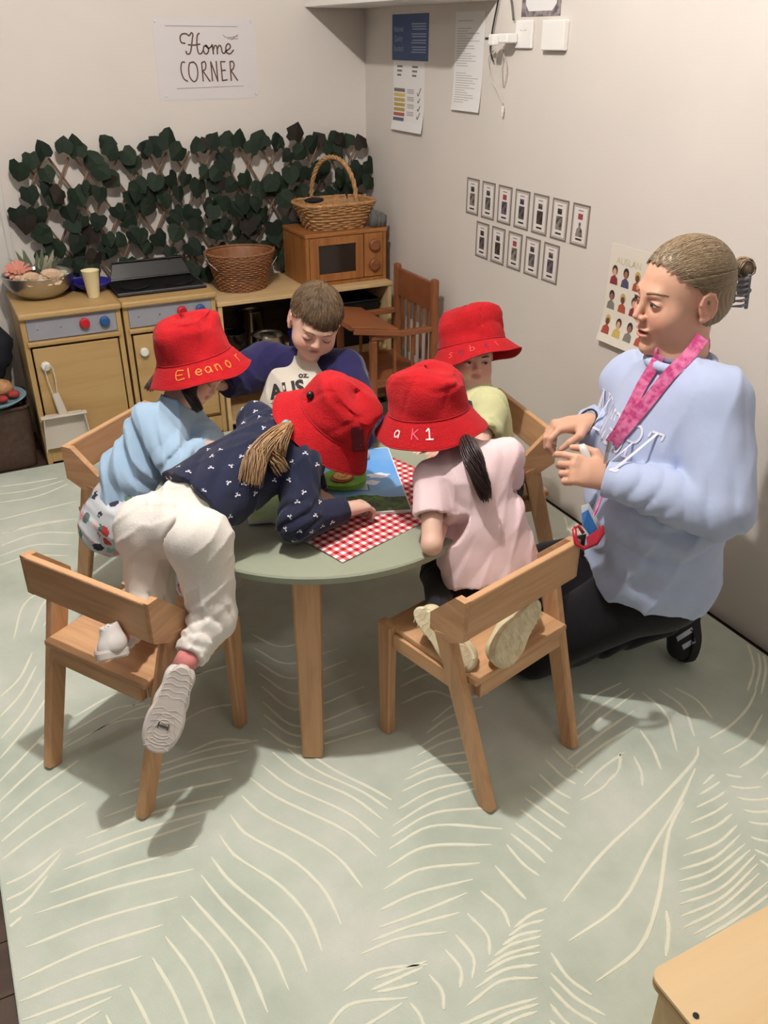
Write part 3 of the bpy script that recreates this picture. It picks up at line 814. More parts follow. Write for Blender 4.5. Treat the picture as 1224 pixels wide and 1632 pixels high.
woven([(.098, 0), (.110, .05), (.126, .11), (.141, .155)], 120, sx=1.02, sy=.86, rows=34, amp=.0014, cols=30).build('wall', RATTAN, ob, smooth=True)
wicker('weave', [(.102, .004), (.114, .05), (.130, .11), (.144, .150)], 0, 0, 20, 40, .0040, RATTAN, ob, 1.02, .86, 2, .0028)
m = MB(); braid(m, ring(.146, .158, 1.02, .86, 2, 100)+[ring(.146, .158, 1.02, .86, 2, 100)[0]], .0055, 26)
m.tube(ring(.141, .138, 1.02, .86, 2, 64), .004, 6, closed=True); m.build('rim', RATTAN, ob, smooth=True)
for sx in (-1, 1):
    MB().tube([(sx*.120, -.065, .10), (sx*.150, -.05, .13), (sx*.156, 0, .165), (sx*.150, .05, .13), (sx*.120, .065, .10)], .002, 6).build('handle', STEEL, ob)

# toy microwave ----------------------------------------------------------
MW_X0, MW_X1, MW_Y = 1.425, 1.815, 3.555
mw = empty('toy_microwave', (MW_X0, MW_Y, SZ+.0005), 0, 'orange pine toy microwave with dark window on the shelf unit', 'toy')
w, h, dd = MW_X1-MW_X0, .225, .27
MB().box((0, 0, 0), (.016, dd, h-.016), .002).box((w-.016, 0, 0), (w, dd, h-.016), .002).box((.016, 0, 0), (w-.016, dd, .014), .001).box((.016, dd-.01, .014), (w-.016, dd, h-.016)).build('case', PINEZ, mw)
MB().box((-.003, -.003, h-.016), (w+.003, dd, h), .003).build('top_panel', PINE, mw)
dr = MB().box((.018, -.004, .018), (.060, .012, h-.018), .002).box((.238, -.004, .018), (.275, .012, h-.018), .002).box((.060, -.004, .018), (.238, .012, .050), .002).box((.060, -.004, h-.052), (.238, .012, h-.018), .002).build('door', PINEZ, mw)
MB().box((.0605, .004, .0505), (.2375, .008, h-.0525)).build('window', material('smoked_glass', rgb(44, 36, 32), .12), dr)
pl = MB().box((.280, -.002, .018), (w-.018, .012, h-.018), .002).build('control_panel', PINEZ, mw)
for zz in (.158, .072):
    knob(pl, .326, -.002, zz, .027, DOLLW, .020)
# cloth pouch beside the wicker basket, on the microwave
# handled basket ---------------------------------------------------------
MT = SZ+.0005+h+.0005
hbk = empty('handled_basket', (1.615, 3.675, MT), .03, 'straw wicker basket with a tall arched handle on top of the toy microwave', 'basket')
woven([(.118, 0), (.132, .035), (.150, .08), (.162, .105)], 132, sx=1.06, sy=.70, rows=22, amp=.0028, sup=3.6, cols=33).build('wall', STRAW, hbk, smooth=True)
wicker('weave', [(.120, .004), (.134, .035), (.152, .08), (.162, .100)], 0, 0, 11, 30, .0052, STRAW, hbk, 1.06, .70, 3.6, .0045)
m = MB(); rg = ring(.165, .108, 1.06, .70, 3.6, 120); braid(m, rg+[rg[0]], .008, 30); m.build('rim', STRAW, hbk, smooth=True)
m = MB()
pts = [(.03*math.sin(0)*0 + .0 + .002, -.115*math.cos(t) if True else 0, .085+.205*math.sin(t)) for t in np.linspace(0, math.pi, 40)]
hp = [(.105*math.cos(t)*.55, -.108*math.cos(t), .09+.20*math.sin(t)**.8 if 0 < t < math.pi else .09) for t in np.linspace(0, math.pi, 44)]
braid(m, hp, .009, 7, 3, 6); m.build('handle', STRAW, hbk, smooth=True)
blk = MB().sphere((0, 0, 0), (.045, .03, .012), 16, 10).build('black_cloth', material('black_fabric', rgb(20, 20, 22), .9, bump=.3), None, smooth=True, loc=(1.520, 3.67, MT+.120))
tag(blk, 'small black cloth bundle lying in the handled wicker basket', 'cloth')
random.seed(3)
m = MB()
for k in range(3):
    m.tube([(.02*k-.02, 0, .0), (.02*k-.015, -.005, .04), (.02*k-.025, .0, .075-.01*k)], [.024, .020, .006], 10)
gp = m.build('grey_pouch', material('grey_knit', rgb(92, 92, 88), .9, bump=.8, bscale=120), None, smooth=True, loc=(1.792, 3.60, MT+.002))
tag(gp, 'crumpled grey knitted pouch at the right end of the toy microwave', 'pouch')

# doll high chair ---------------------------------------------------------
dc = empty('doll_high_chair', (1.66, 3.26, RUG_T), 0, 'reddish pine doll high chair with slanted tray in the room corner', 'doll chair')
x0, x1, y0, y1 = -.14, .145, -.165, .165
for (px_, py_, hh, nm) in ((x1, y0, .672, 'post'), (x1, y1, .672, 'post'), (x0, y0, .455, 'post'), (x0, y1, .455, 'post')):
    m = MB().box((px_-.014, py_-.018, 0), (px_+.014, py_+.018, hh), .009); m.build(nm, DOLLZ, dc)
MB().box((x1-.008, y0+.0185, .535), (x1+.010, y1-.0185, .655), .004).build('backrest', material('red_pine_y', rgb(130, 76, 46), .42, var=.15, vscale=20), dc)
for k in range(5):
    yy = y0+.055+k*.055
    MB().box((x1-.004, yy-.006, .30), (x1+.004, yy+.006, .5345), .001).build('slat', DOLLZ, dc)
for yy in (y0, y1):
    MB().box((x0-.012, yy-.016, .4555), (x1-.0145, yy+.016, .477), .004).build('arm', DOLLW, dc)
    for k in range(2):
        xx = x0+.10+k*.085
        MB().box((xx-.006, yy-.005, .283), (xx+.006, yy+.005, .455), .001).build('slat', DOLLZ, dc)
    MB().box((x0+.0145, yy-.008, .245), (x1-.0145, yy+.008, .283), .002).build('side_rail', DOLLW, dc)
    MB().box((x0+.0145, yy-.008, .08), (x1-.0145, yy+.008, .11), .002).build('side_rail', DOLLW, dc)
MB().box((x0+.015, y0+.009, .262), (x1-.015, y1-.009, .275), .002).build('seat', DOLLW, dc)
MB().box((x0-.010, y0+.0185, .10), (x0+.010, y1-.0185, .262), .002).build('front_panel', MATS['red_pine_y'], dc)
m = MB(); m.bar((-.245, 0, .520), (-.035, 0, .484), .36, .020, (0, 0, 1), bev=.004); m.build('tray', DOLLW, dc)
for _y in (-.1865, .1865): MB().bar((-.235, _y, .508), (-.03, _y, .474), .012, .022).build('tray_edge', DOLLW, dc)

# left corner: dark wicker hamper with play food, dark bag ------------------
hm = empty('wicker_hamper', (.040, 3.645, 0.0005), 0, 'dark brown wicker hamper at the left edge beside the play cabinet', 'basket')
woven([(.150, 0), (.155, .09), (.160, .20), (.162, .26)], 120, rows=34, sup=7, amp=.0025, cols=30, sy=.8).build('wall', DWICK, hm, smooth=True)
m = MB(); rg = ring(.165, .262, 1, .8, 7, 100); braid(m, rg+[rg[0]], .006, 26); m.build('rim', DWICK, hm, smooth=True)
pf = MB().lathe([(.05, 0), (.10, .006), (.130, .026), (.126, .028), (.096, .010), (.001, .006)], n=40).build('toy_plate', material('pale_blue_plastic', rgb(130, 160, 172), .4), None, smooth=True, loc=(.075, 3.60, .270))
tag(pf, 'pale blue toy plate of play food on the wicker hamper', 'plate')
random.seed(11)
foods = [('toy_bread', 'toy bread roll piled on the blue plate', rgb(170, 110, 62)), ('toy_lettuce', 'light green felt lettuce on the blue toy plate', rgb(120, 140, 84)), ('toy_tomato', 'small red toy tomato at the plate front', rgb(170, 50, 44)),
         ('toy_potato', 'tan toy potato on top of the play food', rgb(190, 140, 96)), ('toy_strawberry', 'red toy strawberry beside the tan potato', rgb(176, 60, 50)), ('toy_leek', 'pale green toy leek behind the play food', rgb(150, 170, 110))]
fpos = [(-.03, 3.60, .305, .040), (-.02, 3.68, .330, .050), (.035, 3.565, .300, .018), (.045, 3.62, .330, .040), (.080, 3.60, .302, .020), (.01, 3.66, .375, .035)]
for (nm, lb, c), (x, y, z, r) in zip(foods, fpos):
    o = MB().sphere((0, 0, 0), (r*1.2, r, r*.75), 20, 14).build(nm, material(nm, c, .7, var=.3, vscale=60, bump=.5, bscale=60), None, smooth=True, loc=(x+.072, y-.02, z)); tag(o, lb, 'play food')
    for v in o.data.vertices:
        f = 1+.12*math.sin(v.co.x*90+v.co.z*60)*math.cos(v.co.y*80); v.co *= f
bag = MB().sphere((0, 0, 0), (.17, .10, .16), 32, 20).build('cloth_bag', material('navy_cloth', rgb(30, 32, 40), .9, bump=.4, bscale=60), None, smooth=True, loc=(.03, 3.775, .44))
for v in bag.data.vertices:
    v.co *= 1+.07*math.sin(v.co.x*38+2*v.co.z*20)*math.cos(v.co.z*31)
tag(bag, 'dark navy cloth bag slumped behind the play food at the left edge', 'bag')

# ------------------------------------------------------------------ ivy trellis
tr = empty('ivy_trellis', (.38, 3.868, .66), 0, 'expanding willow trellis with dark artificial ivy leaves on the back wall', 'trellis')
TW, TH = 1.46, .475
WIL = material('willow', rgb(118, 94, 74), .7, var=.2, vscale=30)
random.seed(21)
dxs = .27
for fam, yy in ((1, 0.0), (-1, -.0085)):
    k = -3
    while True:
        xs = k*.098
        if xs > TW+.3: break
        k += 1
        xa, xb = (xs, xs+dxs) if fam > 0 else (xs+dxs, xs)       # top x, bottom x
        za, zb_ = TH, 0.0
        # clip to 0..TW
        a = np.array([xa, za]); b = np.array([xb, zb_])
        d = b-a
        t0, t1 = 0.0, 1.0
        for lo, hi in ((0, TW),):
            if d[0] > 0: t0 = max(t0, (lo-a[0])/d[0]); t1 = min(t1, (hi-a[0])/d[0])
            else: t0 = max(t0, (hi-a[0])/d[0]); t1 = min(t1, (lo-a[0])/d[0])
        if t1-t0 < .12: continue
        p, q = a+d*t0, a+d*t1
        MB().tube([(p[0], yy, p[1]), ((p[0]+q[0])/2+random.uniform(-.004, .004), yy-.001, (p[1]+q[1])/2), (q[0], yy, q[1])], .0052, 6).build('slat', WIL, tr)
# ivy leaf meshes
def ivy_mesh(i, mat):
    rnd = random.Random(100+i)
    out = [(0, 0), (.30, -.14), (.54, .02), (.55, .28), (.62, .50), (.46, .68), (.28, .88), (.0, 1.10)]
    out = [(x*(1+rnd.uniform(-.1, .1)), y*(1+rnd.uniform(-.06, .06))) for x, y in out]
    L = out + [(-x*(1+rnd.uniform(-.1, .1)), y) for x, y in reversed(out[1:-1])]
    vs = [(0, 0, .42)]
    fold = rnd.uniform(.12, .28); droop = rnd.uniform(.0, .3)
    vs = [(0, .0, .45)]
    for x, y in L:
        vs.append((x, abs(x)*fold + droop*max(0, y-.4)**2, y))
    n = len(L)
    fs = [(0, 1+k, 1+(k+1) % n) for k in range(n)]
    vb = [(x, y+.02, z) for x, y, z in vs]; N = len(vs)
    fs += [(N, N+1+(k+1) % n, N+1+k) for k in range(n)] + [(1+k, N+1+k, N+1+(k+1) % n, 1+(k+1) % n) for k in range(n)]
    me = bpy.data.meshes.new('ivy_leaf'); me.from_pydata(vs+vb, [], fs); me.materials.append(mat); me.update()
    return me
IV = [material('ivy_a', rgb(26, 38, 27), .75, spec=.25, var=.25, vscale=3), material('ivy_b', rgb(32, 45, 31), .75, spec=.25, var=.25, vscale=3), material('ivy_c', rgb(40, 33, 27), .75, spec=.25, var=.2, vscale=3)]
lm = [ivy_mesh(i, IV[[0, 0, 1, 1, 0, 2, 1][i]]) for i in range(7)]
random.seed(5)
cnt = 0
def leaf(x, z, s, roll):
    global cnt
    o = bpy.data.objects.new('leaf', random.choice(lm)); COL.objects.link(o); o.parent = tr
    o.location = (x, -.022-random.uniform(0, .035), z)
    o.scale = (s, s, s)
    o.rotation_euler = (random.uniform(-.45, .15)*(1 if abs(roll) < 1.5 else -1)*1.0, roll, random.uniform(-.6, .6))
    cnt += 1
rows = 6
for r in range(rows):
    z = .012+r*.090
    n = 36
    for k in range(n):
        if random.random() < (.20, .16, .12, .10, .05, .03)[r]: continue
        x = TW*(k+.5)/n+random.uniform(-.025, .025)
        roll = math.pi+random.uniform(-.9, .9) if (r < 5 or random.random() < .3) else random.uniform(-.8, .8)
        leaf(x, z+random.uniform(-.035, .035)+(.01 if r == 5 else 0), random.uniform(.052, .076), roll)
for k in range(24):
    leaf(random.uniform(.02, TW), random.uniform(.15, TH), random.uniform(.05, .07), math.pi+random.uniform(-1, 1))
for x, z in ((-.06, .30), (-.03, .27), (.0, .22), (-.02, .47), (1.47, .40), (1.49, .33)):
    leaf(x, z, .07, math.pi+random.uniform(-.8, .8))

# ------------------------------------------------------------------ printed sheets and fittings on the walls
def text_mesh(s, size, font_scale_x=1.0, bold=0.0):
    cu = bpy.data.curves.new('t', 'FONT'); cu.body = s; cu.size = size; cu.align_x = 'CENTER'; cu.align_y = 'CENTER'
    cu.resolution_u = 3; cu.offset = bold
    o = bpy.data.objects.new('t', cu)
    me = bpy.data.meshes.new_from_object(o)
    vs = [(v.co.x*font_scale_x, v.co.y) for v in me.vertices]; fs = [tuple(p.vertices) for p in me.polygons]
    bpy.data.objects.remove(o); bpy.data.meshes.remove(me); bpy.data.curves.remove(cu)
    return vs, fs
def ribbon(pts, w):
    """flat stroke in 2D"""
    P = resample(pts, max(4, len(pts)*5)) if len(pts) > 2 else np.array(pts, float)
    n = len(P); vs = []
    for i in range(n):
        t = P[min(i+1, n-1)]-P[max(i-1, 0)]; t = t/(np.linalg.norm(t)+1e-9); nn = np.array([-t[1], t[0]])*w/2
        vs += [P[i]-nn, P[i]+nn]
    fs = [(2*i, 2*i+2, 2*i+3, 2*i+1) for i in range(n-1)]
    m = 8
    for c in (P[0], P[-1]):
        b = len(vs); vs += [c+np.array([math.cos(2*math.pi*k/m), math.sin(2*math.pi*k/m)])*w/2 for k in range(m)]; fs.append(tuple(range(b, b+m)))
    return [tuple(v) for v in vs], fs
class Wall:
    """2D drawing frame on a wall: right wall (u to the viewer's right) or back wall"""
    def __init__(s, right, u, z): s.right = right; s.u = u; s.z = z      # centre
    def P(s, u, z, d):
        return (-d, -u, z) if s.right else (u, -d, z)
    def loc(s): return (WX, s.u, s.z) if s.right else (s.u, WY, s.z)
    def sheet(s, name, label, cat, w, h, mat=PAPER, d=.0012, group=None, curl=0.0):
        s.o = empty(name, s.loc(), 0, label, cat, group); s.d = d; s.curl = curl; s.h = h
        n = 8; vs = []; 
        for j in range(n+1):
            for i in range(n+1):
                uu, vv = (i/n-.5)*w, (j/n-.5)*h
                c = curl*max(0, -(vv/h)-.1)**2*4
                vs.append(s.P(uu, vv, d+c))
        fs = [(j*(n+1)+i, j*(n+1)+i+1, (j+1)*(n+1)+i+1, (j+1)*(n+1)+i) for j in range(n) for i in range(n)]
        N = len(vs); bk_ = [s.P((i/n-.5)*w, (j/n-.5)*h, .0002+curl*max(0, -((j/n-.5))-.1)**2*4) for j in range(n+1) for i in range(n+1)]
        fs2 = [tuple(reversed([N+q for q in f])) for f in fs]
        edge = []
        for i in range(n):
            edge += [(i, N+i, N+i+1, i+1), (n*(n+1)+i+1, N+n*(n+1)+i+1, N+n*(n+1)+i, n*(n+1)+i), ((i+1)*(n+1), N+(i+1)*(n+1), N+i*(n+1), i*(n+1)), (i*(n+1)+n, N+i*(n+1)+n, N+(i+1)*(n+1)+n, (i+1)*(n+1)+n)]
        mesh_obj('sheet', vs+bk_, fs+fs2+edge, mat, s.o)
        return s
    def draw(s, vs, fs, mat, name='print', du=0, dz=0, dd=.0006, parent=None, merge=None):
        v3 = [s.P(x+du, y+dz, s.d+dd+s.curl*max(0, -((y+dz)/s.h)-.1)**2*4*1.06) for x, y in vs]
        if merge is not None: merge.add(v3, fs); return
        return mesh_obj(name, v3, fs, mat, s.o)
    def rect(s, u0, z0, u1, z1, mat, name='print', dd=.0006, merge=None):
        return s.draw([(u0, z0), (u1, z0), (u1, z1), (u0, z1)], [(0, 1, 2, 3)], mat, name, dd=dd, merge=merge)
    def text(s, t, size, mat, u=0, z=0, sx=1.0, name='lettering', dd=.0008):
        vs, fs = text_mesh(t, size, sx); return s.draw(vs, fs, mat, name, u, z, dd)
    def strokes(s, L, w, mat, u=0, z=0, sc=1.0, name='lettering', dd=.0008):
        m = MB()
        for p in L:
            vs, fs = ribbon([(x*sc, y*sc) for x, y in p], w)
            m.add([s.P(x+u, y+z, s.d+dd+s.curl*max(0, -((y+z)/s.h)-.1)**2*4*1.06) for x, y in vs], fs); dd += .00004
        return m.build(name, mat, s.o)

# Home CORNER sign
W = Wall(False, 1.166, 1.474).sheet('home_corner_sign', 'laminated paper sign with brown Home CORNER lettering above the trellis', 'sign', .425, .295, material('laminate', rgb(212, 206, 206), .3))
# pixels of the crop -> sign coordinates
def S(pts): return [((x-620)/5.83*.00262, (490-y)/5.83*.00262*.77/.77) for x, y in pts]
home = [[(425, 360), (395, 355), (385, 325), (400, 292), (440, 285), (470, 300), (492, 278), (505, 292), (495, 330), (480, 395), (462, 440), (435, 445), (428, 425)],
        [(455, 372), (500, 375), (560, 368)], [(562, 282), (545, 300), (535, 350), (535, 410), (545, 442), (570, 440), (590, 410)],
        [(620, 380), (598, 385), (590, 415), (600, 442), (622, 442), (638, 415), (625, 382), (612, 380), (640, 400), (668, 385)],
        [(668, 385), (675, 375), (680, 445)], [(680, 420), (695, 385), (712, 380), (718, 400), (718, 445)], [(718, 415), (735, 383), (750, 380), (760, 400), (762, 425), (775, 442), (795, 435)],
        [(795, 425), (835, 405), (845, 380), (828, 365), (808, 380), (800, 410), (812, 440), (840, 445), (872, 418)]]
corner = [[(405, 512), (385, 510), (370, 535), (366, 590), (385, 645), (415, 665)], [(478, 512), (450, 520), (436, 570), (440, 630), (470, 668), (500, 655), (518, 600), (512, 540), (490, 512), (478, 512)],
          [(562, 518), (562, 665)], [(562, 518), (590, 508), (600, 535), (590, 570), (566, 582)], [(566, 582), (625, 668)],
          [(650, 665), (648, 510)], [(648, 510), (700, 668)], [(700, 668), (700, 508)], [(742, 510), (745, 665)], [(742, 510), (782, 510)], [(744, 582), (780, 580)], [(745, 665), (790, 660)],
          [(830, 665), (830, 512)], [(830, 512), (855, 508), (868, 535), (855, 570), (832, 582)], [(835, 585), (890, 665)]]
W.strokes([S(p) for p in home], .0058, INK); W.strokes([S(p) for p in corner], .0056, INK)
W.strokes([S([(262, 224), (928, 228)]), S([(310, 724), (945, 713)])], .0016, GREYINK, name='rule_line')
W.strokes([S([(785, 295), (820, 315), (925, 305)]), S([(830, 325), (925, 325)]), S([(860, 335), (925, 290)])], .0022, GREYINK, name='sketch_print')
for cx, cz in ((-.200, .135), (.196, .135), (-.186, -.132), (.200, -.132)):
    MB().sphere(W.P(cx, cz, .0020), (.006, .002, .006), 10, 6).build('tack', MATS['laminate'], W.o)

def rw(x, y):            # pixel -> (Y, z) on the right wall
    r = FW*F_PX+RT*(x-612.0)-UP*(y-816.0); p = CAM+r*(WX/r[0]); return p[1], p[2]
# blue quality poster
BLUE = material('poster_blue', rgb(44, 72, 122), .5); YEL = material('mustard', rgb(196, 168, 96), .6); PALE = material('pale_blue_ink', rgb(150, 170, 200), .6)
W = Wall(True, 3.485, 1.553).sheet('blue_poster', 'blue poster with pale heading in the room corner, above the colour chart', 'poster', .305, .165, BLUE)
for t, z in (('National', .030), ('Quality', -.004), ('Standard', -.040)):
    W.text(t, .030, PALE, -.095, z, .8)
m = MB()
for k, z in enumerate((.045, .036, .027, .010, .001, -.012, -.021, -.036, -.045, -.054)):
    W.rect(.015+.004*(k % 3), z, .135, z+.004, PALE, merge=m)
m.build('text_lines', PALE, W.o)
W = Wall(True, 3.492, 1.337).sheet('rating_chart', 'white chart with yellow, red and grey bars pinned under the blue poster', 'poster', .265, .262, PAPER, curl=.02)
for k, c in enumerate((rgb(118, 112, 98), rgb(206, 184, 110), rgb(190, 166, 92), rgb(186, 160, 86), rgb(180, 150, 84), rgb(172, 90, 76), rgb(92, 96, 122))):
    W.rect(-.125, .030-.0185*k-.013, -.028, .030-.0185*k, material('bar_%d' % k, c, .6), 'bar')
m = MB()
for k in range(4):
    for j in range(3): W.rect(-.008, .026-.028*k-.006*j, .050, .028-.028*k-.006*j, GREYINK, merge=m)
for u in (-.08, .05):
    for j in range(3): W.rect(u-.018, .108-.016*j, u+.03-.006*j, .115-.016*j, GREYINK, merge=m)
m.build('text_lines', GREYINK, W.o)
W.strokes([[(.078, .018), (.086, .008), (.108, .036)], [(.082, -.012), (.088, -.017), (.100, -.002)], [(.082, -.042), (.088, -.048), (.102, -.030)], [(.080, -.070), (.088, -.078), (.104, -.055)]], .004, DARKINK, name='tick_mark')
# faint sheets
ya, za = rw(722, 172); yb, zb2 = rw(773, 30)
W = Wall(True, (ya+yb)/2, (za+zb2)/2+.01).sheet('notice_sheet', 'long pale notice sheet taped left of the power socket', 'notice', abs(ya-yb), abs(zb2-za)+.03, PAPER, curl=.015)
m = MB(); hh = abs(zb2-za)+.03; ww = abs(ya-yb)
random.seed(9)
for k in range(34):
    z = hh/2-.03-k*(hh-.05)/34
    if k in (1, 2, 19, 20): continue
    W.rect(-ww*.42, z, -ww*.42+ww*random.uniform(.3, .84), z+.0022, GREYINK, merge=m)
m.build('text_lines', material('faint_ink', rgb(176, 172, 168), .8), W.o)
# name cards
CB = material('card_border', rgb(120, 108, 98), .7); CW = material('card_white', rgb(222, 214, 208), .6)
PH = [material('photo_%d' % i, rgb(*c), .5, color2=rgb(*c2), vscale=60) for i, (c, c2) in enumerate([((60, 54, 50), (140, 130, 120)), ((40, 40, 44), (96, 90, 90)), ((52, 56, 60), (120, 110, 110)), ((34, 30, 30), (80, 66, 60)), ((50, 46, 66), (110, 96, 100))])]
REDI = material('photo_red', rgb(150, 66, 66), .6)
words = ('first', 'second', 'third', 'fourth', 'fifth', 'sixth', 'last')
rows_ = [(3.007, 1.017, 7, 'upper'), (2.925, .868, 5, 'lower')]
for (yl, zc, n, rn) in rows_:
    for k in range(n):
        yc = yl-.045-k*.109
        dist = 'red flag over its photo' if (rn, k) in (('upper', 2), ('upper', 6), ('lower', 2)) else 'dark photo'
        ordn = words[k] if k < n-1 else 'last'
        W = Wall(True, yc, zc).sheet('name_card', 'bordered card with %s, %s in the %s row' % (dist, ordn, rn), 'card', .088, .132, CB, group='bordered photo cards on the right wall')
        W.rect(-.037, -.059, .037, .059, CW, 'border_line', .0003)
        W.rect(-.035, -.057, .035, .057, CB, 'border_line', .0005)
        W.rect(-.033, -.055, .033, .055, CW, 'card_face', .0007)
        W.rect(-.012, .018, .012, .036, REDI if 'red' in dist else PH[(k+1) % 5], 'flag_picture', .0009)
        if (rn, k) == ('upper', 6):
            vs = [(-.018, -.036), (.018, -.036), (.014, -.014), (.005, -.006), (.006, .006), (0, .011), (-.006, .006), (-.005, -.006), (-.014, -.014)]
            W.draw(vs, [tuple(range(9))], PH[0], 'photo', dd=.0009)
        else:
            W.rect(-.017, -.032, .017, .012, PH[(k*2+(rn == 'lower')) % 5], 'photo', .0009)
        W.rect(-.016, -.047, .016, -.041, DARKINK, 'text_line', .0009); W.rect(-.013, .044, .013, .047, GREYINK, 'text_line', .0009)
# sign language poster
W = Wall(True, 2.036, .840).sheet('sign_language_poster', 'cream AUSLAN poster with rows of cartoon heads, behind the kneeling woman', 'poster', .215, .305, material('cream_paper', rgb(222, 214, 200), .5), curl=.03)
W.text('AUSLAN', .030, material('pale_olive_ink', rgb(196, 190, 150), .7), -.02, .105, 1.0)
SK = [material('cartoon_skin_%d' % i, rgb(*c), .7) for i, c in enumerate([(206, 160, 130), (150, 100, 76), (96, 64, 50)])]
CL = [material('cartoon_cloth_%d' % i, rgb(*c), .7) for i, c in enumerate([(130, 50, 56), (74, 70, 96), (160, 70, 50), (196, 170, 90), (120, 120, 110), (170, 80, 60)])]
HR = [material('cartoon_hair_%d' % i, rgb(*c), .7) for i, c in enumerate([(70, 46, 38), (190, 160, 96), (50, 40, 40)])]
for r in range(3):
    for c in range(4):
        u, z = -.078+.052*c, .060-.078*r
        i = r*4+c
        circ = lambda cx, cz, a, b, n=16: ([(cx+a*math.cos(2*math.pi*k/n), cz+b*math.sin(2*math.pi*k/n)) for k in range(n)], [tuple(range(n))])
        W.draw([(u-.018, z-.030), (u+.018, z-.030), (u+.015, z-.010), (u+.004, z-.002), (u-.004, z-.002), (u-.015, z-.010)], [tuple(range(6))], CL[i % 6], 'figure_body', dd=.0007)
        W.draw(*circ(u, z+.014, .0125, .016), HR[(i*2) % 3], 'figure_hair', dd=.0009)
        W.draw(*circ(u, z+.009, .0085, .011), SK[i % 3], 'figure_face', dd=.0011)

# high wall box with shelf underside
sh = empty('wall_cupboard', (WX, 3.38, 1.663), 0, 'white wall box at the top of the right wall, above the blue poster', 'cupboard')
MB().box((-.262, -.52, 0), (-.0005, .515, .30), .002).build('carcass', WHITE, sh)
MB().box((-.280, -.52, .002), (-.2625, .515, .30), .002).build('front_panel', WHITE, sh)

# socket, switch plate, charger, cables
def plate(name, label, y0, y1, z0, z1, t=.011):
    o = empty(name, (WX, (y0+y1)/2, (z0+z1)/2), 0, label, 'socket' if 'socket' in name else 'switch plate')
    w, h = abs(y1-y0)/2, (z1-z0)/2
    MB().box((-t, -w, -h), (-.0005, w, h), .003).build('plate', WHITE, o)
    return o
y0, z0 = rw(824, 77); y1, z1 = rw(853, 32)
so = plate('power_socket', 'white double power socket on the right wall with a plug in it', y0, y1, z0, z1)
MB().box((-.014, -.016, .012), (-.0112, -.006, .028), .001).box((-.014, .006, .012), (-.0112, .016, .028), .001).build('rocker', WHITE, so)
y0, z0 = rw(869, 80); y1, z1 = rw(909, 31)
sw = plate('blank_plate', 'plain white raised wall plate right of the power socket', y0, y1, z0, z1, .020)
ay, az = rw(822, 62)
ad = empty('plug_adaptor', (WX-.012, ay, az), 0, 'white plug adaptor sticking out of the power socket', 'plug')
MB().box((-.045, -.030, -.012), (-.0005, .030, .016), .004).build('body', WHITE, ad)
MB().box((-.070, .012, -.020), (-.0455, .044, .014), .005).build('charger_block', WHITE, ad)
MB().box((-.064, .0445, -.003), (-.052, .072, .005), .001).build('usb_plug', BLACK, ad)
def wallcable(name, label, px, r, mat, off=.012):
    pts = [];
    for x, y in px:
        a, b = rw(x, y); pts.append((WX-off, a, b))
    P = resample(pts, len(pts)*6)
    o = MB().tube(P, r, 6).build(name, mat, None, smooth=True); return tag(o, label, 'cable')
wallcable('white_cable', 'thin white charging cable hanging from the plug adaptor', [(793, 78), (783, 95), (788, 125), (797, 145), (806, 165)], .0018, material('cable_white', rgb(196, 188, 178), .5))
wallcable('white_cable', 'short loop of white cable right of the hanging charging cable', [(808, 80), (804, 110), (806, 135), (812, 110), (806, 80)], .0018, MATS['cable_white'])
wallcable('black_cable', 'thin black cable running down from the wall box to the adaptor', [(803, -20), (797, 10), (790, 45), (786, 75), (788, 90), (791, 98)], .0028, BLACK)
wallcable('black_cable', 'short black lead hanging beside the framed floral print', [(818, -10), (821, 10), (823, 32)], .0035, material('grey_lead', rgb(90, 84, 78), .6))
py_, pz_ = rw(806, 168)
e = MB().box((-.004, -.004, -.014), (.004, .004, .006), .001).box((-.002, -.003, -.026), (.002, .003, -.0142)).build('cable_plug', WHITE, None, loc=(WX-.012, py_, pz_-.008)); tag(e, 'white plug on the end of the hanging charging cable', 'plug')
# floral print at the top
y0, z0 = rw(831, 27); y1, z1 = rw(893, 27)
W = Wall(True, (y0+y1)/2, z0+.105).sheet('floral_print', 'white label card with dark floral border above the socket', 'notice', abs(y0-y1), .21, material('floral_dark', rgb(84, 74, 78), .6, color2=rgb(150, 140, 140), vscale=45))
ww = abs(y0-y1)/2
W.draw([(-ww*.78+.0, -.07), (-ww*.6, -.09), (ww*.6, -.09), (ww*.8, -.07), (ww*.8, .09), (-ww*.78, .09)], [tuple(range(6))], PAPER, 'label_panel')
W.rect(-.04, -.058, .04, -.054, DARKINK, 'text_lines', .0008)
for x, y, k in ((915, 92, 0), (916, 78, 1), (968, 145, 2), (770, 415, 3)):
    a, b = rw(x, y)

# wooden box in the foreground ----------------------------------------------
fx, fy, fz = .702, .528, .35
fbx = empty('plywood_box', (fx, fy, 0), 0, 'pale birch plywood box top in the lower right foreground', 'box')
BT = wood('birch_top', rgb(228, 200, 156), rgb(218, 186, 138), 'x', .5, .25)
poly = []
R_ = .02
for cx, cy, a0 in ((.60-R_, -R_, 0), (R_, -R_, 90), (R_, -.40+R_, 180), (.60-R_, -.40+R_, 270)):
    for k in range(7):
        a = math.radians(a0+15*k); poly.append((cx+R_*math.cos(a), cy+R_*math.sin(a)))
for z0_, z1_, mt in ((fz-.018, fz-.012, PLY), (fz-.012, fz-.006, material('ply_dark', rgb(160, 116, 66), .6)), (fz-.006, fz, BT)):
    MB().prism(poly, (0, 0, z0_+.0002), (1, 0, 0), (0, 1, 0), z1_-z0_-.0004).build('top_layer', mt, fbx)
MB().box((.018, -.39, RUG_T), (.036, -.012, fz-.019), .001).build('side_panel', BIRCH, fbx)
MB().box((.0365, -.030, RUG_T), (.58, -.012, fz-.019), .001).build('front_panel', BIRCH, fbx)
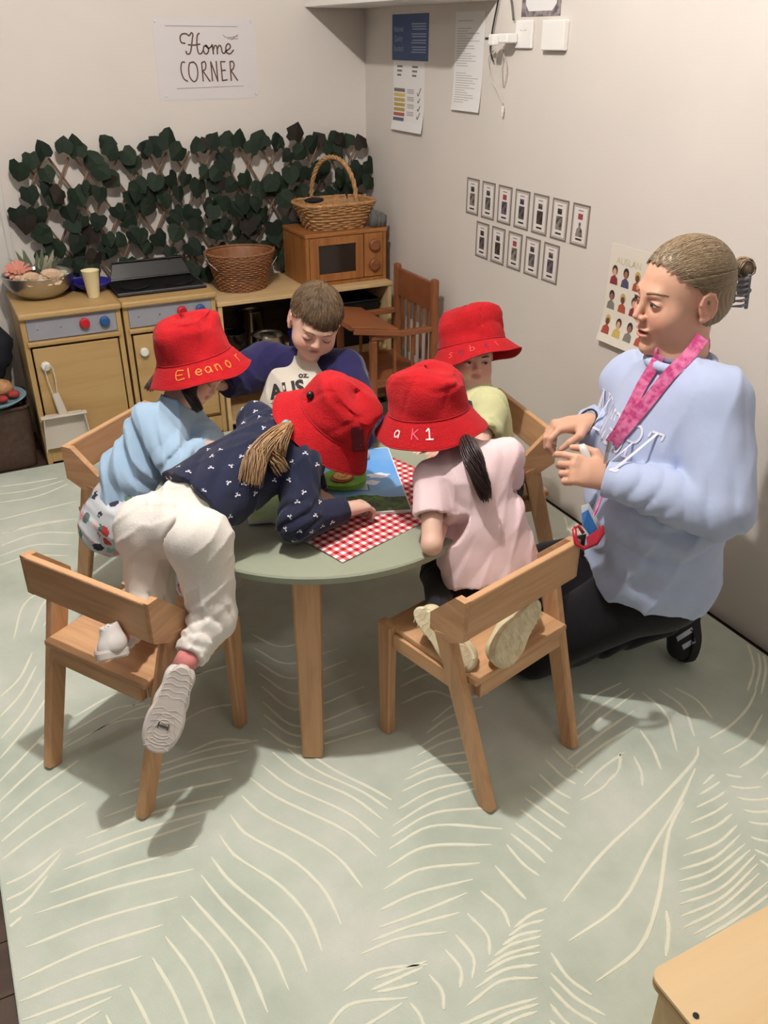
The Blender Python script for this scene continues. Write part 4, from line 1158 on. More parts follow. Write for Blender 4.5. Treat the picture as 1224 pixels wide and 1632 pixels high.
sx_, sy_ = at_z(1109, 1619, fz)[:2]
MB().lathe([(.0045, 0), (.0045, .0015), (.002, .0016)], n=16).build('screw', BLACK, fbx, loc=(sx_-fx, sy_-fy, fz))
# ------------------------------------------------------------------ organic modelling: distance fields on a grid, meshed
class Fld:
    def __init__(s, lo, hi, h, fine=()):
        s.ax = []
        for a in range(3):
            cuts = []
            x = lo[a]; out = [x]
            while x < hi[a]:
                step = h
                for (fl_, fh_, hf) in fine:
                    if fl_[a]-h <= x <= fh_[a]: step = min(step, hf)
                x += step; out.append(x)
            s.ax.append(np.array(out, np.float32))
        s.D = np.full([len(a) for a in s.ax], 0.5, np.float32)
    def sl(s, lo, hi):
        r = []
        for a in range(3):
            i0 = max(0, int(np.searchsorted(s.ax[a], lo[a]))-1); i1 = min(len(s.ax[a]), int(np.searchsorted(s.ax[a], hi[a]))+1)
            r.append(slice(i0, max(i0+1, i1)))
        return tuple(r)
    def grid(s, sl):
        return s.ax[0][sl[0]][:, None, None], s.ax[1][sl[1]][None, :, None], s.ax[2][sl[2]][None, None, :]
    def comb(s, sl, d, k, mode):
        D = s.D[sl]
        if mode == 'sub': d = -d
        if mode == 'add':
            if k > 0:
                h = np.maximum(k-np.abs(D-d), 0)/k; s.D[sl] = np.minimum(D, d)-h*h*k*0.25
            else: s.D[sl] = np.minimum(D, d)
        else:
            if k > 0:
                h = np.maximum(k-np.abs(D-d), 0)/k; s.D[sl] = np.maximum(D, d)+h*h*k*0.25
            else: s.D[sl] = np.maximum(D, d)
    def cone(s, a, b, ra, rb=None, k=0.01, mode='add', lat=None, f=1.0):
        """tapered capsule; lat = unit axis along which it is widened by f"""
        rb = ra if rb is None else rb
        a = np.array(a, np.float32); b = np.array(b, np.float32)
        R = max(ra, rb)*max(f, 1)+k+.015
        sl = s.sl(np.minimum(a, b)-R, np.maximum(a, b)+R)
        X, Y, Z = s.grid(sl)
        px, py, pz = X-a[0], Y-a[1], Z-a[2]
        ba = b-a
        if lat is not None:
            lat = np.array(lat, np.float32); g = (1-1/f)
            q = (px*lat[0]+py*lat[1]+pz*lat[2])*g
            px, py, pz = px-q*lat[0], py-q*lat[1], pz-q*lat[2]
            ba = ba-lat*np.dot(ba, lat)*g
        bb = float(ba@ba)+1e-12
        h = np.clip((px*ba[0]+py*ba[1]+pz*ba[2])/bb, 0, 1)
        d = np.sqrt((px-h*ba[0])**2+(py-h*ba[1])**2+(pz-h*ba[2])**2)-(ra+(rb-ra)*h)
        s.comb(sl, d.astype(np.float32), k, mode)
    def chain(s, pts, rs, k=0.01, mode='add', lat=None, f=1.0):
        for i in range(len(pts)-1): s.cone(pts[i], pts[i+1], rs[i], rs[i+1], k, mode, lat, f)
    def ell(s, c, r, R=None, k=0.01, mode='add'):
        """R rows: local axes"""
        c = np.array(c, np.float32); r = np.array(r, np.float32)
        R = np.eye(3) if R is None else R
        m = float(max(r))+k+.012
        sl = s.sl(c-m, c+m); X, Y, Z = s.grid(sl)
        x, y, z = X-c[0], Y-c[1], Z-c[2]
        q = [(R[i][0]*x+R[i][1]*y+R[i][2]*z) for i in range(3)]
        k0 = np.sqrt(sum((q[i]/r[i])**2 for i in range(3))); k1 = np.sqrt(sum((q[i]/r[i]**2)**2 for i in range(3)))+1e-6
        s.comb(sl, (k0*(k0-1)/k1).astype(np.float32), k, mode)
    def plane(s, p, n, mode='sub', k=0.0, c=None, R=None):
        """cut away the side the normal points to (inside a ball c,R if given)"""
        p = np.array(p, float); n = unit(n)
        if c is not None: sl = s.sl(np.array(c)-R, np.array(c)+R)
        else: sl = tuple(slice(None) for _ in range(3))
        X, Y, Z = s.grid(sl)
        d = (X-p[0])*n[0]+(Y-p[1])*n[1]+(Z-p[2])*n[2]
        D = s.D[sl]
        if c is not None:
            far = np.sqrt((X-c[0])**2+(Y-c[1])**2+(Z-c[2])**2)-R
            d = np.minimum(d, -far)
        s.D[sl] = np.maximum(D, d.astype(np.float32))
    def warp(s, fn, lo=None, hi=None):
        sl = s.sl(lo, hi) if lo is not None else tuple(slice(None) for _ in range(3))
        X, Y, Z = s.grid(sl)
        s.D[sl] += np.asarray(fn(X, Y, Z), np.float32)
    def folds(s, c, R, axis, amp, freq, ph=0.0, bend=None):
        """cloth folds: ridges across axis near c, fading out at radius R"""
        amp = amp*2.0
        c = np.array(c, float); axis = unit(axis)
        sl = s.sl(c-R, c+R); X, Y, Z = s.grid(sl)
        x, y, z = X-c[0], Y-c[1], Z-c[2]
        q = x*axis[0]+y*axis[1]+z*axis[2]
        o = np.cross(axis, (.31, .55, .77)); o = unit(o); o2 = np.cross(axis, o)
        u = x*o[0]+y*o[1]+z*o[2]; v = x*o2[0]+y*o2[1]+z*o2[2]
        w = np.clip(1-np.sqrt(x*x+y*y+z*z)/R, 0, 1)
        w = w*w*(3-2*w)
        t = q*freq+ph+1.3*np.sin(u*freq*.45+ph*2)+0.9*np.sin(v*freq*.38+ph)
        s.D[sl] += (amp*w*(1-np.abs(np.sin(t))*1.6+.3*np.sin(t*1.7+u*20))).astype(np.float32)
    def crease(s, amp, sc, seed=0, axis=None):
        X, Y, Z = s.grid(tuple(slice(None) for _ in range(3)))
        r = random.Random(seed); t = 0
        for k in range(3):
            a = unit([r.uniform(-1, 1) for _ in range(3)])
            if axis is not None: a = unit(np.array(axis)*1.6+a)
            b = unit([r.uniform(-1, 1) for _ in range(3)]); c = unit([r.uniform(-1, 1) for _ in range(3)])
            q = np.sin((a[0]*X+a[1]*Y+a[2]*Z)*sc*(1+.3*k)+1.5*np.sin((b[0]*X+b[1]*Y+b[2]*Z)*sc*.55+k)+r.uniform(0, 6))
            m = .5+.5*np.sin((c[0]*X+c[1]*Y+c[2]*Z)*sc*.45+r.uniform(0, 6))
            t = t+(1-np.abs(q))**2.2*m*m
        s.D -= (amp*t).astype(np.float32)
    def noise(s, amp, sc, seed=0):
        X, Y, Z = s.grid(tuple(slice(None) for _ in range(3)))
        r = random.Random(seed); t = 0
        for k in range(3):
            a = [r.uniform(-1, 1)*sc for _ in range(3)]; b = [r.uniform(-1, 1)*sc for _ in range(3)]
            t = t+np.sin(a[0]*X+a[1]*Y+a[2]*Z+r.uniform(0, 6)+np.sin(b[0]*X+b[1]*Y+b[2]*Z)*1.4)
        s.D += (amp*t/2).astype(np.float32)
    def verts(s):
        D = s.D; S = D < 0
        nx, ny, nz = D.shape
        c = np.zeros((nx-1, ny-1, nz-1), np.uint8)
        for i in (0, 1):
            for j in (0, 1):
                for k in (0, 1):
                    c += S[i:nx-1+i, j:ny-1+j, k:nz-1+k]
        act = (c > 0) & (c < 8)
        I = np.argwhere(act)
        idx = np.full(act.shape, -1, np.int32); idx[tuple(I.T)] = np.arange(len(I))
        P = np.zeros((len(I), 3)); n = np.zeros(len(I))
        cor = [(i, j, k) for i in (0, 1) for j in (0, 1) for k in (0, 1)]
        val = {q: D[I[:, 0]+q[0], I[:, 1]+q[1], I[:, 2]+q[2]].astype(float) for q in cor}
        pos = {q: np.stack([s.ax[a][I[:, a]+q[a]] for a in range(3)], 1).astype(float) for q in cor}
        for q in cor:
            for a in range(3):
                if q[a] == 0:
                    r = list(q); r[a] = 1; r = tuple(r)
                    v0, v1 = val[q], val[r]
                    m = (v0 < 0) != (v1 < 0)
                    t = np.where(m, v0/(np.where(m, v0-v1, 1)), 0)
                    pt = pos[q]+(pos[r]-pos[q])*t[:, None]
                    P += pt*m[:, None]; n += m
        P /= n[:, None]
        F = []
        for a in range(3):
            b, c2 = (a+1) % 3, (a+2) % 3
            s0 = [slice(None)]*3; s1 = [slice(None)]*3
            s0[a] = slice(0, -1); s1[a] = slice(1, None)
            A, B = S[tuple(s0)], S[tuple(s1)]
            E = np.argwhere(A != B)
            E = E[(E[:, b] > 0) & (E[:, c2] > 0) & (E[:, b] < D.shape[b]-1) & (E[:, c2] < D.shape[c2]-1)]
            if len(E) == 0: continue
            inside = A[tuple(E.T)]
            q = []
            for (db, dc) in ((-1, -1), (0, -1), (0, 0), (-1, 0)):
                G = E.copy(); G[:, b] += db; G[:, c2] += dc
                q.append(idx[tuple(G.T)])
            q = np.stack(q, 1)
            q = np.where(inside[:, None], q, q[:, ::-1])
            F.append(q)
        return P, np.vstack(F)
    def build(s, name, mat, parent=None, color=None, keep=True, smooth=1):
        P, F = s.verts()
        # keep it light: relax once
        if smooth:
            E = np.vstack([F[:, [0, 1]], F[:, [1, 2]], F[:, [2, 3]], F[:, [3, 0]]])
            for _ in range(smooth):
                A = np.zeros_like(P); n = np.zeros(len(P))
                for c_ in range(3):
                    A[:, c_] = np.bincount(E[:, 0], P[E[:, 1], c_], len(P))+np.bincount(E[:, 1], P[E[:, 0], c_], len(P))
                n = np.bincount(E[:, 0], minlength=len(P))+np.bincount(E[:, 1], minlength=len(P))
                P = P*.5+.5*A/n[:, None]
        me = bpy.data.meshes.new(name)
        me.vertices.add(len(P)); me.vertices.foreach_set('co', P.astype(np.float32).ravel())
        me.loops.add(F.size); me.loops.foreach_set('vertex_index', F.astype(np.int32).ravel())
        me.polygons.add(len(F)); me.polygons.foreach_set('loop_start', np.arange(0, F.size, 4, dtype=np.int32))
        me.polygons.foreach_set('loop_total', np.full(len(F), 4, np.int32))
        me.polygons.foreach_set('use_smooth', np.ones(len(F), bool))
        me.update(calc_edges=True)
        me.validate()
        me.materials.append(mat)
        if color is not None:
            C_ = color(P)
            at_ = me.color_attributes.new('Col', 'FLOAT_COLOR', 'POINT')
            at_.data.foreach_set('color', np.hstack([C_, np.ones((len(P), 1))]).astype(np.float32).ravel())
        o = bpy.data.objects.new(name, me); COL.objects.link(o)
        if parent is not None: obj_world(o, parent)
        return o

def frame(f, u):
    """rows: right (of the figure), forward, up"""
    f = unit(f); u = np.array(u, float); u = unit(u-f*np.dot(u, f)); r = np.cross(f, u)
    return np.array([r, f, u])
class Head:
    """local units: adult head, y forward, z up, x to the figure's right; s scales"""
    def __init__(s, c, f, u, scale=1.0, kid=False):
        s.c = np.array(c, float); s.R = frame(f, u); s.s = scale; s.kid = kid
    def w(s, x, y, z): return s.c+s.s*(s.R[0]*x+s.R[1]*y+s.R[2]*z)
    def local(s, P): return ((P-s.c) @ s.R.T)/s.s
    def carve(s, F, mouth_open=0.0, ears=True, neck=None, closed=False):
        q = s.s; R = s.R; kid = s.kid
        E = lambda c, r, k=.01, mode='add': F.ell(s.w(*c), [v*q for v in r], R, k*q, mode)
        C = lambda a, b, ra, rb, k=.01, mode='add': F.cone(s.w(*a), s.w(*b), ra*q, rb*q, k*q, mode)
        if kid:
            E((0, -.012, .030), (.076, .092, .080), 0)
            E((0, .024, -.025), (.064, .062, .070), .04)
            C((-.035, .020, -.060), (0, .060, -.078), .024, .018, .03); C((.035, .020, -.060), (0, .060, -.078), .024, .018, .03)
            for x in (-1, 1): E((x*.036, .058, -.040), (.026, .026, .026), .03)
            C((-.030, .078, .016), (.030, .078, .016), .010, .010, .02)
            for x in (-1, 1): E((x*.031, .098, -.004), (.019, .017, .012), .014, 'sub')
            for x in (-1, 1): E((x*.031, .0765, -.005), (.0155, .0130, .0115), .004)
            C((0, .084, .000), (0, .098, -.024), .006, .0095, .012)
            for x in (-1, 1): E((x*.009, .092, -.028), (.007, .008, .006), .005)
            E((0, .082, -.047), (.019, .011, .0052), .005); E((0, .080, -.056), (.016, .011, .0055), .005)
            E((0, .092, -.0515), (.018, .008, .0014+mouth_open), .003, 'sub')
            E((0, .070, -.078), (.016, .014, .012), .015)
        else:
            E((0, -.014, .034), (.074, .092, .078), 0)
            E((0, .026, -.028), (.058, .060, .082), .04)
            C((-.042, .008, -.062), (0, .060, -.098), .021, .015, .030); C((.042, .008, -.062), (0, .060, -.098), .021, .015, .030)
            E((0, .022, -.072), (.044, .044, .040), .03)
            for x in (-1, 1): E((x*.036, .058, -.036), (.026, .025, .027), .03)
            C((-.030, .080, .016), (.030, .080, .016), .006, .006, .024)
            for x in (-1, 1): E((x*.032, .100, -.002), (.019, .018, .012), .014, 'sub')
            for x in (-1, 1): E((x*.031, .0770, -.002), (.0150, .0130, .0105), .004)
            C((0, .087, .004), (0, .1045, -.028), .0055, .0078, .012)
            for x in (-1, 1): E((x*.0095, .0965, -.0325), (.0065, .008, .0058), .005)
            E((0, .0865, -.058), (.023, .012, .0050), .008); E((0, .086, -.0705), (.020, .012, .0062), .006)
            E((0, .098, -.0640), (.021, .012, .0014+mouth_open), .003, 'sub')
            E((0, .078, -.102), (.015, .013, .013), .014)
        if ears:
            for x in (-1, 1):
                ex = .0745 if not kid else .077
                E((x*ex, -.010, -.010), (.0075, .019, .030), .006)
                E((x*(ex+.0095), -.006, -.004), (.0075, .0105, .018), .003, 'sub')
                for i in range(7):
                    a0, a1 = math.radians(-60+38*i), math.radians(-60+38*(i+1))
                    if i > 5: continue
                    C((x*(ex+.004), -.010-.017*math.cos(a0), -.008+.026*math.sin(a0)), (x*(ex+.004), -.010-.017*math.cos(a1), -.008+.026*math.sin(a1)), .0042, .0042, .002)
                C((x*ex*.99, -.002, -.036), (x*ex*1.0, -.008, -.032), .0065, .006, .004)
    def colors(s, P, base, lip, cheek=None, brow=None):
        """skin colour per vertex: lips, cheeks, brows are painted where they are on the face"""
        L = s.local(P)
        C = np.tile(np.array(base[:3]), (len(P), 1))
        x, y, z = L[:, 0], L[:, 1], L[:, 2]
        front = (y > .045)
        mz = -.0515 if s.kid else -.064; mw = .019 if s.kid else .024
        w = np.clip(1.35-((x/mw)**2+((z-mz)/.0105)**2), 0, 1)*front*.75
        C = C*(1-w[:, None])+np.array(lip[:3])*w[:, None]
        if not s.kid:
            w = (((x/.019)**2+((z-mz)/.0032)**2) < 1)*(y > .05)*(y < .0945)*.85
            C = C*(1-w[:, None])+np.array([.09, .02, .02])*w[:, None]
        if cheek is not None:
            for sx in (-1, 1):
                w = np.exp(-(((x-sx*.042)/.020)**2+((z+.035)/.020)**2))*(y > .02)*.5
                C = C*(1-w[:, None])+np.array(cheek[:3])*w[:, None]
            w = np.exp(-((x/.012)**2+((z+.028)/.012)**2))*(y > .09)*.4
            C = C*(1-w[:, None])+np.array(cheek[:3])*w[:, None]
            ex = np.abs(x); w = np.exp(-(((ex-.078)/.012)**2+((z+.008)/.028)**2))*(y < .02)*.5
            C = C*(1-w[:, None])+np.array(cheek[:3])*w[:, None]
        # darker, redder tone around each eye
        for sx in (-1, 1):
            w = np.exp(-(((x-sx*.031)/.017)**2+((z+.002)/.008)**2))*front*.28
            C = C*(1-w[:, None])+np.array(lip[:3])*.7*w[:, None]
        return C
    def on_face(s, bvh, x, z, off=.0005):
        """point on the surface in front of local x, z"""
        o = s.w(x, .2, z); hit = bvh.ray_cast(Vector(o), Vector(-s.R[1]))
        if hit[0] is None: return np.array(s.w(x, .08, z)), s.R[1]
        n = np.array(hit[1]);
        if np.dot(n, s.R[1]) < 0: n = -n
        return np.array(hit[0])+n*off*s.s, n
    def features(s, body, person, gaze=0.0, lid=0.5, brow=(90, 66, 48), iris=(70, 90, 110), closed=False):
        """eyes with lids open or cast down, lashes and brows, laid on the finished surface"""
        dg = bpy.data.meshes
        bvh = BVHTree.FromPolygons([body.matrix_world @ v.co if False else v.co for v in body.data.vertices], [tuple(p.vertices) for p in body.data.polygons])
        ez = -.004 if s.kid else -.001
        bm_ = MB(); la = MB()
        for sx in (-1, 1):
            P = []
            for t in np.linspace(0, 1, 9):
                x = sx*(.014+.036*t); z = ez+.0205+.006*math.sin(t*2.6)-.004*t
                P.append(s.on_face(bvh, x, z, .0004)[0])
            bm_.tube(P, [s.s*r for r in (.0016, .0024, .0026, .0026, .0024, .0020, .0017, .0013, .0008)], 6)
            P = []
            for t in np.linspace(0, 1, 11):
                x = sx*(.0175+.028*t)
                zz = ez+(-.0060*math.sin(math.pi*t)-.001 if closed else .0050*math.sin(math.pi*t)) - .001*t
                P.append(s.on_face(bvh, x, zz, .0006)[0])
            la.tube(P, [s.s*r for r in (.0004, .0008, .0011, .0012, .0013, .0013, .0013, .0013, .0012, .0009, .0005)], 5)
            if not closed:
                W_, Hh = .0125, (.0052 if s.kid else .0034)
                for nm, mt, sc_, cx in (('eye', material('eye_white', rgb(214, 208, 200), .25), 1, 0), ('iris', material('iris_%d_%d' % iris[:2], rgb(*iris), .15), .46, gaze), ('pupil', BLACK, .22, gaze)):
                    vs, n = [], 18
                    for k in range(n):
                        a = 2*math.pi*k/n
                        if nm == 'eye': dx, dz = W_*math.cos(a), Hh*math.sin(a)*(1 if math.sin(a) > 0 else .7)
                        else: dx, dz = W_*sc_*math.cos(a), min(W_*sc_*math.sin(a), Hh*.9); dz = max(dz, -Hh*.65)
                        vs.append(s.on_face(bvh, sx*.031+dx+(cx*W_ if nm != 'eye' else 0), ez+dz*1.0, .0004+.0003*(nm != 'eye')+.0003*(nm == 'pupil'))[0])
                    c0 = s.on_face(bvh, sx*.031+(cx*W_ if nm != 'eye' else 0), ez, .0006+.0003*(nm != 'eye')+.0003*(nm == 'pupil'))[0]
                    vs.append(c0)
                    mesh_obj(nm, vs, [(k, (k+1) % n, n) for k in range(n)] if sx*1 > 0 or True else [], mt, person, world=True, smooth=True)
        bm_.build('eyebrow', material('brow_%d' % brow[0], rgb(*brow), .8), person, world=True, smooth=True)
        la.build('eyelashes', material('lash', rgb(62, 42, 34), .7), person, world=True, smooth=True)

def hand(F, wrist, d, n, side, s=1.0, curl=(.5, .5, .6, .7), thumb=.5, spread=.12, k=.003):
    """d: direction of the fingers, n: normal of the back of the hand, side: +1 thumb on d x n side"""
    d = unit(d); n = unit(np.array(n, float)-d*np.dot(n, d)); t = np.cross(d, n)*side      # t: towards the thumb
    w = np.array(wrist, float)
    L = .092*s
    for j, o in enumerate((.028, .010, -.009, -.026)):
        F.cone(w+t*o*s*.55+d*.008*s, w+d*L*(.98-.04*abs(j-1))+t*o*s, .0135*s, .0115*s, .012*s)
    F.cone(w, w+d*.05*s, .019*s, .020*s, .015*s, lat=t, f=1.45)
    lens = (.072, .080, .074, .058); offs = (.029, .010, -.010, -.027)
    for j in range(4):
        b = w+d*L*(.98-.04*abs(j-1))+t*offs[j]*s
        c = curl[j]
        dirv = unit(d+t*spread*(1.2-j)*.6); p = b; ang = 0
        for seg, (fl_, r0, r1) in enumerate(((.46, .0092, .0084), (.30, .0084, .0078), (.24, .0078, .0066))):
            ang += c*(1.0 if seg == 0 else 1.15)
            dd = dirv*math.cos(ang)-n*math.sin(ang)
            q = p+dd*lens[j]*fl_*s
            F.cone(p, q, r0*s, r1*s, k*s); p = q
    b = w+d*.022*s+t*.022*s
    m1 = b+(d*.55+t*.75-n*.35*thumb)*.040*s
    m2 = m1+unit(d*.9+t*(.35-.5*thumb)-n*.6*thumb)*.032*s
    m3 = m2+unit(d*.9-t*.3*thumb-n*.8*thumb)*.026*s
    F.cone(b, m1, .0150*s, .0115*s, .010*s); F.cone(m1, m2, .0108*s, .0095*s, .003*s); F.cone(m2, m3, .0095*s, .0075*s, .003*s)
    return w+d*L

HATM = material('red_felt', rgb(176, 30, 36), .9, var=.10, vscale=30, bump=.9, bscale=230, sheen=.06, spec=.08)
def hat(person, c, R, s=1.0, label='red bucket hat', seed=0, brim=.052, flare=.75, waves=(.006, 3), crown_h=.095, dent=.006, front_up=0.0, ry=1.06, mat=None, squash=1.0):
    """bucket hat; R rows right, forward, up; origin at the centre of the band. returns surface function"""
    rnd = random.Random(seed)
    ph = [rnd.uniform(0, 6.28) for _ in range(8)]
    prof = [(0, crown_h), (.030, crown_h*.998), (.055, crown_h*.975), (.072, crown_h*.92), (.083, crown_h*.82), (.089, crown_h*.66), (.092, crown_h*.45), (.0955, crown_h*.2), (.0975, 0.0)]
    n = 128
    rows = []
    P_ = []
    def crown(t, a):
        i = min(int(t*8), 7); u = t*8-i
        r = prof[i][0]*(1-u)+prof[i+1][0]*u; z = prof[i][1]*(1-u)+prof[i+1][1]*u
        w = math.sin(math.pi*min(1, t*1.02))**.8
        dd = dent*w*(math.sin(2*a+ph[0])*.7+math.sin(3*a+ph[1]+4*t)*.8+.6*math.sin(5*a+ph[2]-5*t)+.5*math.sin(9*t+ph[3]+1.5*math.sin(a+ph[5])))
        z2 = z+dent*.9*w*math.sin(a*2+ph[4])*(t > .1)*.6 - dent*.8*(1-t)*math.cos(2*a+ph[6])
        crease = dent*(.9*max(0, math.sin(7*t+2*math.sin(a+ph[7])))**6+.8*max(0, math.sin(11*t+2.2*math.sin(1.5*a+ph[2])+ph[0]))**10*max(0, math.sin(a+ph[5]))+.7*max(0, math.sin(6*a+5*t+ph[3]))**12*t)*w
        rr = r+dd*.8-crease
        return np.array([rr*math.cos(a), rr*math.sin(a)*ry, z2*squash])
    def brimf(v, a):
        r0, z0 = .0975, 0.0
        fr = math.sin(a)                       # +1 at the front
        fl_ = flare+front_up*max(0, fr)
        an_ = math.radians(24+46*fl_*.8)
        z = -brim*v*math.cos(an_)+waves[0]*v*math.sin(waves[1]*a+ph[0])+waves[0]*.6*v*math.sin(5*a+ph[3])
        z += front_up*.02*v*max(0, fr)**2
        r = r0+.0015+brim*v*math.sin(an_)+.002*math.sin(4*a+ph[1])*v
        return np.array([r*math.cos(a), r*math.sin(a)*ry, z])
    vs, fs = [], []
    NC, NB = 34, 12
    for i in range(NC+1):
        for k in range(n): vs.append(crown(max(.003, i/NC), 2*math.pi*k/n))
    for i in range(1, NB+1):
        for k in range(n):
            q = brimf(i/NB, 2*math.pi*k/n)
            q = q + np.array([0, 0, .0006*math.cos(i*math.pi)])      # rows of stitching
            vs.append(q)
    tot = NC+NB+1
    for i in range(tot-1):
        for k in range(n): fs.append((i*n+k, (i+1)*n+k, (i+1)*n+(k+1) % n, i*n+(k+1) % n))
    fs.append(tuple(reversed(range(n))))
    c = np.array(c, float)
    W_ = lambda q: c+s*(R[0]*q[0]+R[1]*q[1]+R[2]*q[2])
    o = mesh_obj('hat', [W_(v) for v in vs], fs, mat or HATM, person, world=True, smooth=True)
    o['label'] = label
    sd = o.modifiers.new('thickness', 'SOLIDIFY'); sd.thickness = .0028; sd.offset = -1
    # seam at the band
    m = MB(); m.tube([W_(crown(.985, 2*math.pi*k/n)+np.array([0, 0, -.0005])) for k in range(n)], .0016*s, 5, closed=True)
    obj = m.build('band_seam', material('red_thread', rgb(170, 16, 30), .9), o, world=True, smooth=True)
    m = MB(); m.tube([W_(brimf(1.0, 2*math.pi*k/n)) for k in range(n)], .0020*s, 5, closed=True)
    m.build('brim_edge', MATS['red_thread'], o, world=True, smooth=True)
    return o, W_, brimf, crown
STROKE = {
 'E': [[(.9, 1), (0, 1), (0, 0), (.9, 0)], [(0, .5), (.7, .5)]], 'l': [[(.3, 1.1), (.3, 0)]], 'I': [[(.3, 1), (.3, 0)]],
 'e': [[(0, .38), (.6, .38), (.55, .62), (.3, .7), (.05, .5), (.05, .2), (.3, 0), (.6, .1)]],
 'a': [[(.6, .62), (.3, .7), (.02, .45), (.1, .08), (.35, .05), (.6, .35), (.6, .68), (.62, 0)]],
 'n': [[(.05, .7), (.05, 0)], [(.05, .45), (.3, .7), (.55, .55), (.58, 0)]],
 'o': [[(.3, .7), (.02, .45), (.1, .05), (.35, 0), (.6, .3), (.5, .65), (.3, .7)]],
 'r': [[(.05, .7), (.05, 0)], [(.05, .4), (.25, .65), (.5, .66)]],
 's': [[(.55, .62), (.25, .7), (.08, .52), (.5, .25), (.4, .03), (.05, .05)]],
 'b': [[(.05, 1.1), (.05, 0)], [(.05, .5), (.35, .65), (.6, .35), (.4, .02), (.05, .08)]],
 'K': [[(.05, 1), (.05, 0)], [(.65, .95), (.08, .45)], [(.2, .52), (.7, 0)]], '1': [[(.15, .8), (.42, 1.0), (.42, 0)], [(.1, 0), (.75, 0)]],
}
def hat_letters(o, W_, brimf, word, a0, a1, size, w, mat, v0=.30, label=None, over=None):
    """letters run from angle a0 to a1 round the brim (as read from outside)"""
    n = len(word)
    for i, ch in enumerate(word):
        a = a0+(a1-a0)*(i+.5)/n
        m = MB()
        for st in STROKE[ch]:
            vs, fs = ribbon(st, w)
            pts = []
            for x, y in vs:
                aa = a+(x-.33)*size/.135*(1 if a1 > a0 else -1)
                v = v0+(1-y)*size/.052*.75
                q = brimf(min(.97, max(.02, v)), aa)
                q2 = brimf(min(.97, max(.02, v)), aa)
                e1 = brimf(v+.05, aa)-brimf(v-.05, aa); e2 = brimf(v, aa+.02)-brimf(v, aa-.02)
                nn = unit(np.cross(e2, e1)); 
                if nn[0]*math.cos(aa)+nn[1]*math.sin(aa) < 0: nn = -nn
                pts.append(W_(q+nn*.0016))
            m.add(pts, fs)
        l = m.build('letter', mat, o, world=True)
        if label: l['label'] = label

def strands(name, person, paths, r0, r1, mat, parent=None, label=None, n=4):
    m = MB()
    for P in paths:
        k = len(P)
        m.tube(P, [r0+(r1-r0)*(i/(k-1))**1.5 for i in range(k)], n, cap=False)
    o = m.build(name, mat, parent or person, world=True, smooth=True)
    if label: o['label'] = label
    return o
def bundle(path, rad, n, seed, wav=.0, npt=9):
    """hair strands following a guide path inside radius profile rad(t)"""
    rnd = random.Random(seed); G = resample(path, npt); out = []
    for _ in range(n):
        a = rnd.uniform(0, 6.28); q = math.sqrt(rnd.random()); tw = rnd.uniform(-.8, .8); en = rnd.uniform(.80, 1.0); P = []
        for i in range(npt):
            t = i/(npt-1)*en; x = t*(npt-1); k = min(int(x), npt-2); u = x-k
            c = G[k]*(1-u)+G[k+1]*u; tg = unit(G[k+1]-G[k]); e1 = unit(np.cross(tg, (.3, .2, 1))); e2 = np.cross(tg, e1)
            rr = rad(t)*q; an = a+tw*t
            P.append(c+e1*math.cos(an)*rr+e2*math.sin(an)*rr*.7+np.array([0, 0, wav*math.sin(t*9+a)]))
        out.append(P)
    return out
def bvh_of(o):
    return BVHTree.FromPolygons([v.co for v in o.data.vertices], [tuple(p.vertices) for p in o.data.polygons])
def project_print(o, vs2, fs, origin, ux, uy, dirv, mat, name='print', off=.0015, parent=None, label=None, persp=False, jump=2.6):
    """lay a flat print on a garment: points origin+ux*x+uy*y are pushed along dirv onto it"""
    bv = bvh_of(o); vs = []; good = []
    for x, y in vs2:
        p = np.array(origin)+np.array(ux)*x+np.array(uy)*y
        dv = unit(p-CAM) if persp else dirv
        h = bv.ray_cast(Vector(CAM if persp else p), Vector(dv))
        if h[0] is None: vs.append(p); good.append(False)
        else: vs.append(np.array(h[0])-np.array(unit(dirv))*off); good.append(True)
    def okf(f):
        if not all(good[i] for i in f): return False
        for a, b in zip(f, f[1:]+f[:1]):
            l2 = math.hypot(vs2[a][0]-vs2[b][0], vs2[a][1]-vs2[b][1])
            if np.linalg.norm(vs[a]-vs[b]) > jump*l2+.003: return False
        return True
    fs = [tuple(f) for f in fs]; fs = [f for f in fs if okf(f)]
    if not fs: print('PRINT LOST', name); return None
    r = mesh_obj(name, vs, fs, mat, parent or o, world=True)
    if label: r['label'] = label
    return r
